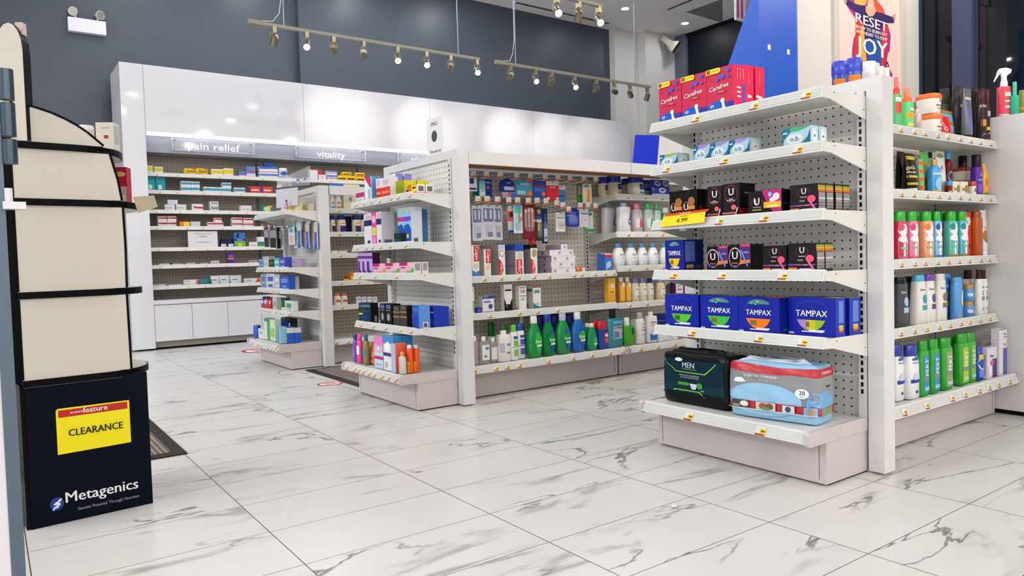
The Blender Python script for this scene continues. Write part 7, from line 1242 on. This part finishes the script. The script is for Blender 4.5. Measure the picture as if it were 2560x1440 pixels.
WB(6, 425, 431, 658, 'tiny black box end', '#1c1e24'); WB(6, 529, 548, 652, 'white and blue striped box', '#d4d8e4', [('r', .1, .4, .9, .55, '#5a78b4'), ('r', .1, .15, .9, .25, '#8a9ac8')]); WB(6, 570, 585, 633, 'tall purple and orange carton', '#5c2a8c', [('r', 0, .42, 1, .56, '#e0842c'), ('r', .2, .7, .9, .76, '#c0a8d8')])
WB(6, 588, 612, 656, 'low dark purple box', '#2f2360'); WB(6, 626, 644, 651, 'white box with dark band', '#e2dee0', [('r', 0, .45, 1, .7, '#3a2c4a')])
BW = lambda c: [('p', [(.8, 0), (1, 0), (1, .9), (.86, .9)], c), ('t', 'Rexall', .25, .6, .3, '#3a4a7a', .4)]
for i, (a, b) in enumerate(((382, 420), (422, 460))): WB(7, a, b, 711, f'long flat white box with blue end, {["left","right"][i]} one,', '#dfe2ea', BW('#4a78c4'))
for i in range(2): WB(7, 461, 497, 710-i*10.5, f'long white box with red end, {["lower","upper"][i]} one,', '#e2e0e4', BW('#d85a4a'), vB=None if i == 0 else 710)
WB(7, 498, 527, 697, 'slanted teal bandage pack', '#3a7a88', [('p', [(.6, 0), (1, 0), (1, 1), (.8, 1)], '#1c6a78')])
for i, (a, b, v) in enumerate(((528, 552, 689), (550, 577, 688), (577, 606, 688))): G('w7', 'pouch', a, b, v, f'white cotton pouch with teal corner, {["left","middle","right"][i]} of three,', d=.07, off=.0, col='#d5d8d6', F=[('p', [(.62, .05), (.98, .05), (.98, .5), (.85, .6)], '#2f9aa8'), ('r', .15, .45, .6, .55, '#5a6a8c')])
for i in range(2): WB(7, 612, 651, 708-i*11, f'white box with red and orange end, {["lower","upper"][i]} one,', '#e4e2e4', [('p', [(.6, 0), (1, 0), (1, .8), (.85, 1)], '#d84a2c'), ('t', 'Rexall', .25, .6, .3, '#3a4a7a', .35)], vB=None if i == 0 else 708)
# goods behind the left display, peeping past its right edge
def peep(kind, u0, u1, vt, vb, y, label, cat, d=.05, **kw):
    p0, p1 = at_y(u0, vb, y), at_y(u1, vb, y); z1 = at_y((u0+u1)/2, vt, y)[2]; w = abs(p1[0]-p0[0]); zb = p0[2]
    o = KINDS[kind](w, z1-zb, d if kind == 'box' else w, **kw); o.location = ((p0[0]+p1[0])/2, y, zb); o.rotation_euler = (0, 0, -.5 if kind == 'box' else 0); tag(o, label, cat)
peep('box', 240, 287, 306, 371.5, 2.90, 'white carton with red square on the top rounded shelf', 'box', d=.05, col='#d9d5cb', F=[('r', .45, .4, .7, .52, '#b0302c'), ('r', .3, .78, .8, .82, '#c8a8a0')], R=[('r', .1, .2, .9, .9, '#b8b6b4')])
peep('jar', 197, 240, 312, 368, 2.98, 'white jar with orange label on the top rounded shelf', 'jar', col='#ded9d2/g', lid='#e4e0d8/g', lidw=1.02, F=[('r', .4, .1, 1, .5, '#d0562c')])
peep('box', 270, 321, 418, 506, 2.96, 'dark red carton on the second rounded shelf', 'box', d=.04, col='#a81c38', F=[('e', .65, .8, .3, .07, '#d8a860'), ('r', .2, 0, .98, .45, '#b8a49c'), ('r', .55, .05, .9, .2, '#d8c8b8')])
peep('bottle', 290, 325, 612, 712, 2.93, 'pale blue slim bottle on the third rounded shelf', 'bottle', col='#b0cfe0/g', prof='slab', cap='#d8b48a/g', capw=.6, F=[('r', .3, .2, 1, .5, '#7ab0d0'), ('r', .0, .05, 1, .1, '#c8823a'), ('r', .3, .55, .8, .75, '#e2ecf0')])

# ------------------------------------------------------------------ build every thing on its shelf and give it its words
def article(words): return words
seen = {}
settle()
for g in GOODS:
    o = KINDS[g['kind']](g['w'], g['h'], g['d'], **g['kw'])
    nm = {'box': 'carton', 'bottle': 'bottle', 'tube': 'squeeze_tube', 'spray': 'spray_bottle', 'jar': 'jar', 'pouch': 'pouch', 'hang': 'hanging_pack'}[g['kind']]
    o.location = g['loc']; o.rotation_euler = (0, 0, g['rz'])
    t = g['desc'].rstrip(' ,'); lab = f"{t} on {g['words']}" if ',' not in t else f"{t}, on {g['words']}"
    if len(lab.split()) > 16: lab = lab.replace(' on the ', ' on ')
    tag(o, lab, g['cat'] or CATS[g['kind']], g['group'])
dups = [k for k, v in LABELS.items() if len(v) > 1]
if dups: print('DUPLICATE LABELS', dups)
longs = [k for k in LABELS if not 4 <= len(k.split()) <= 16]
if longs: print('LABEL LENGTH', [(len(k.split()), k) for k in longs])
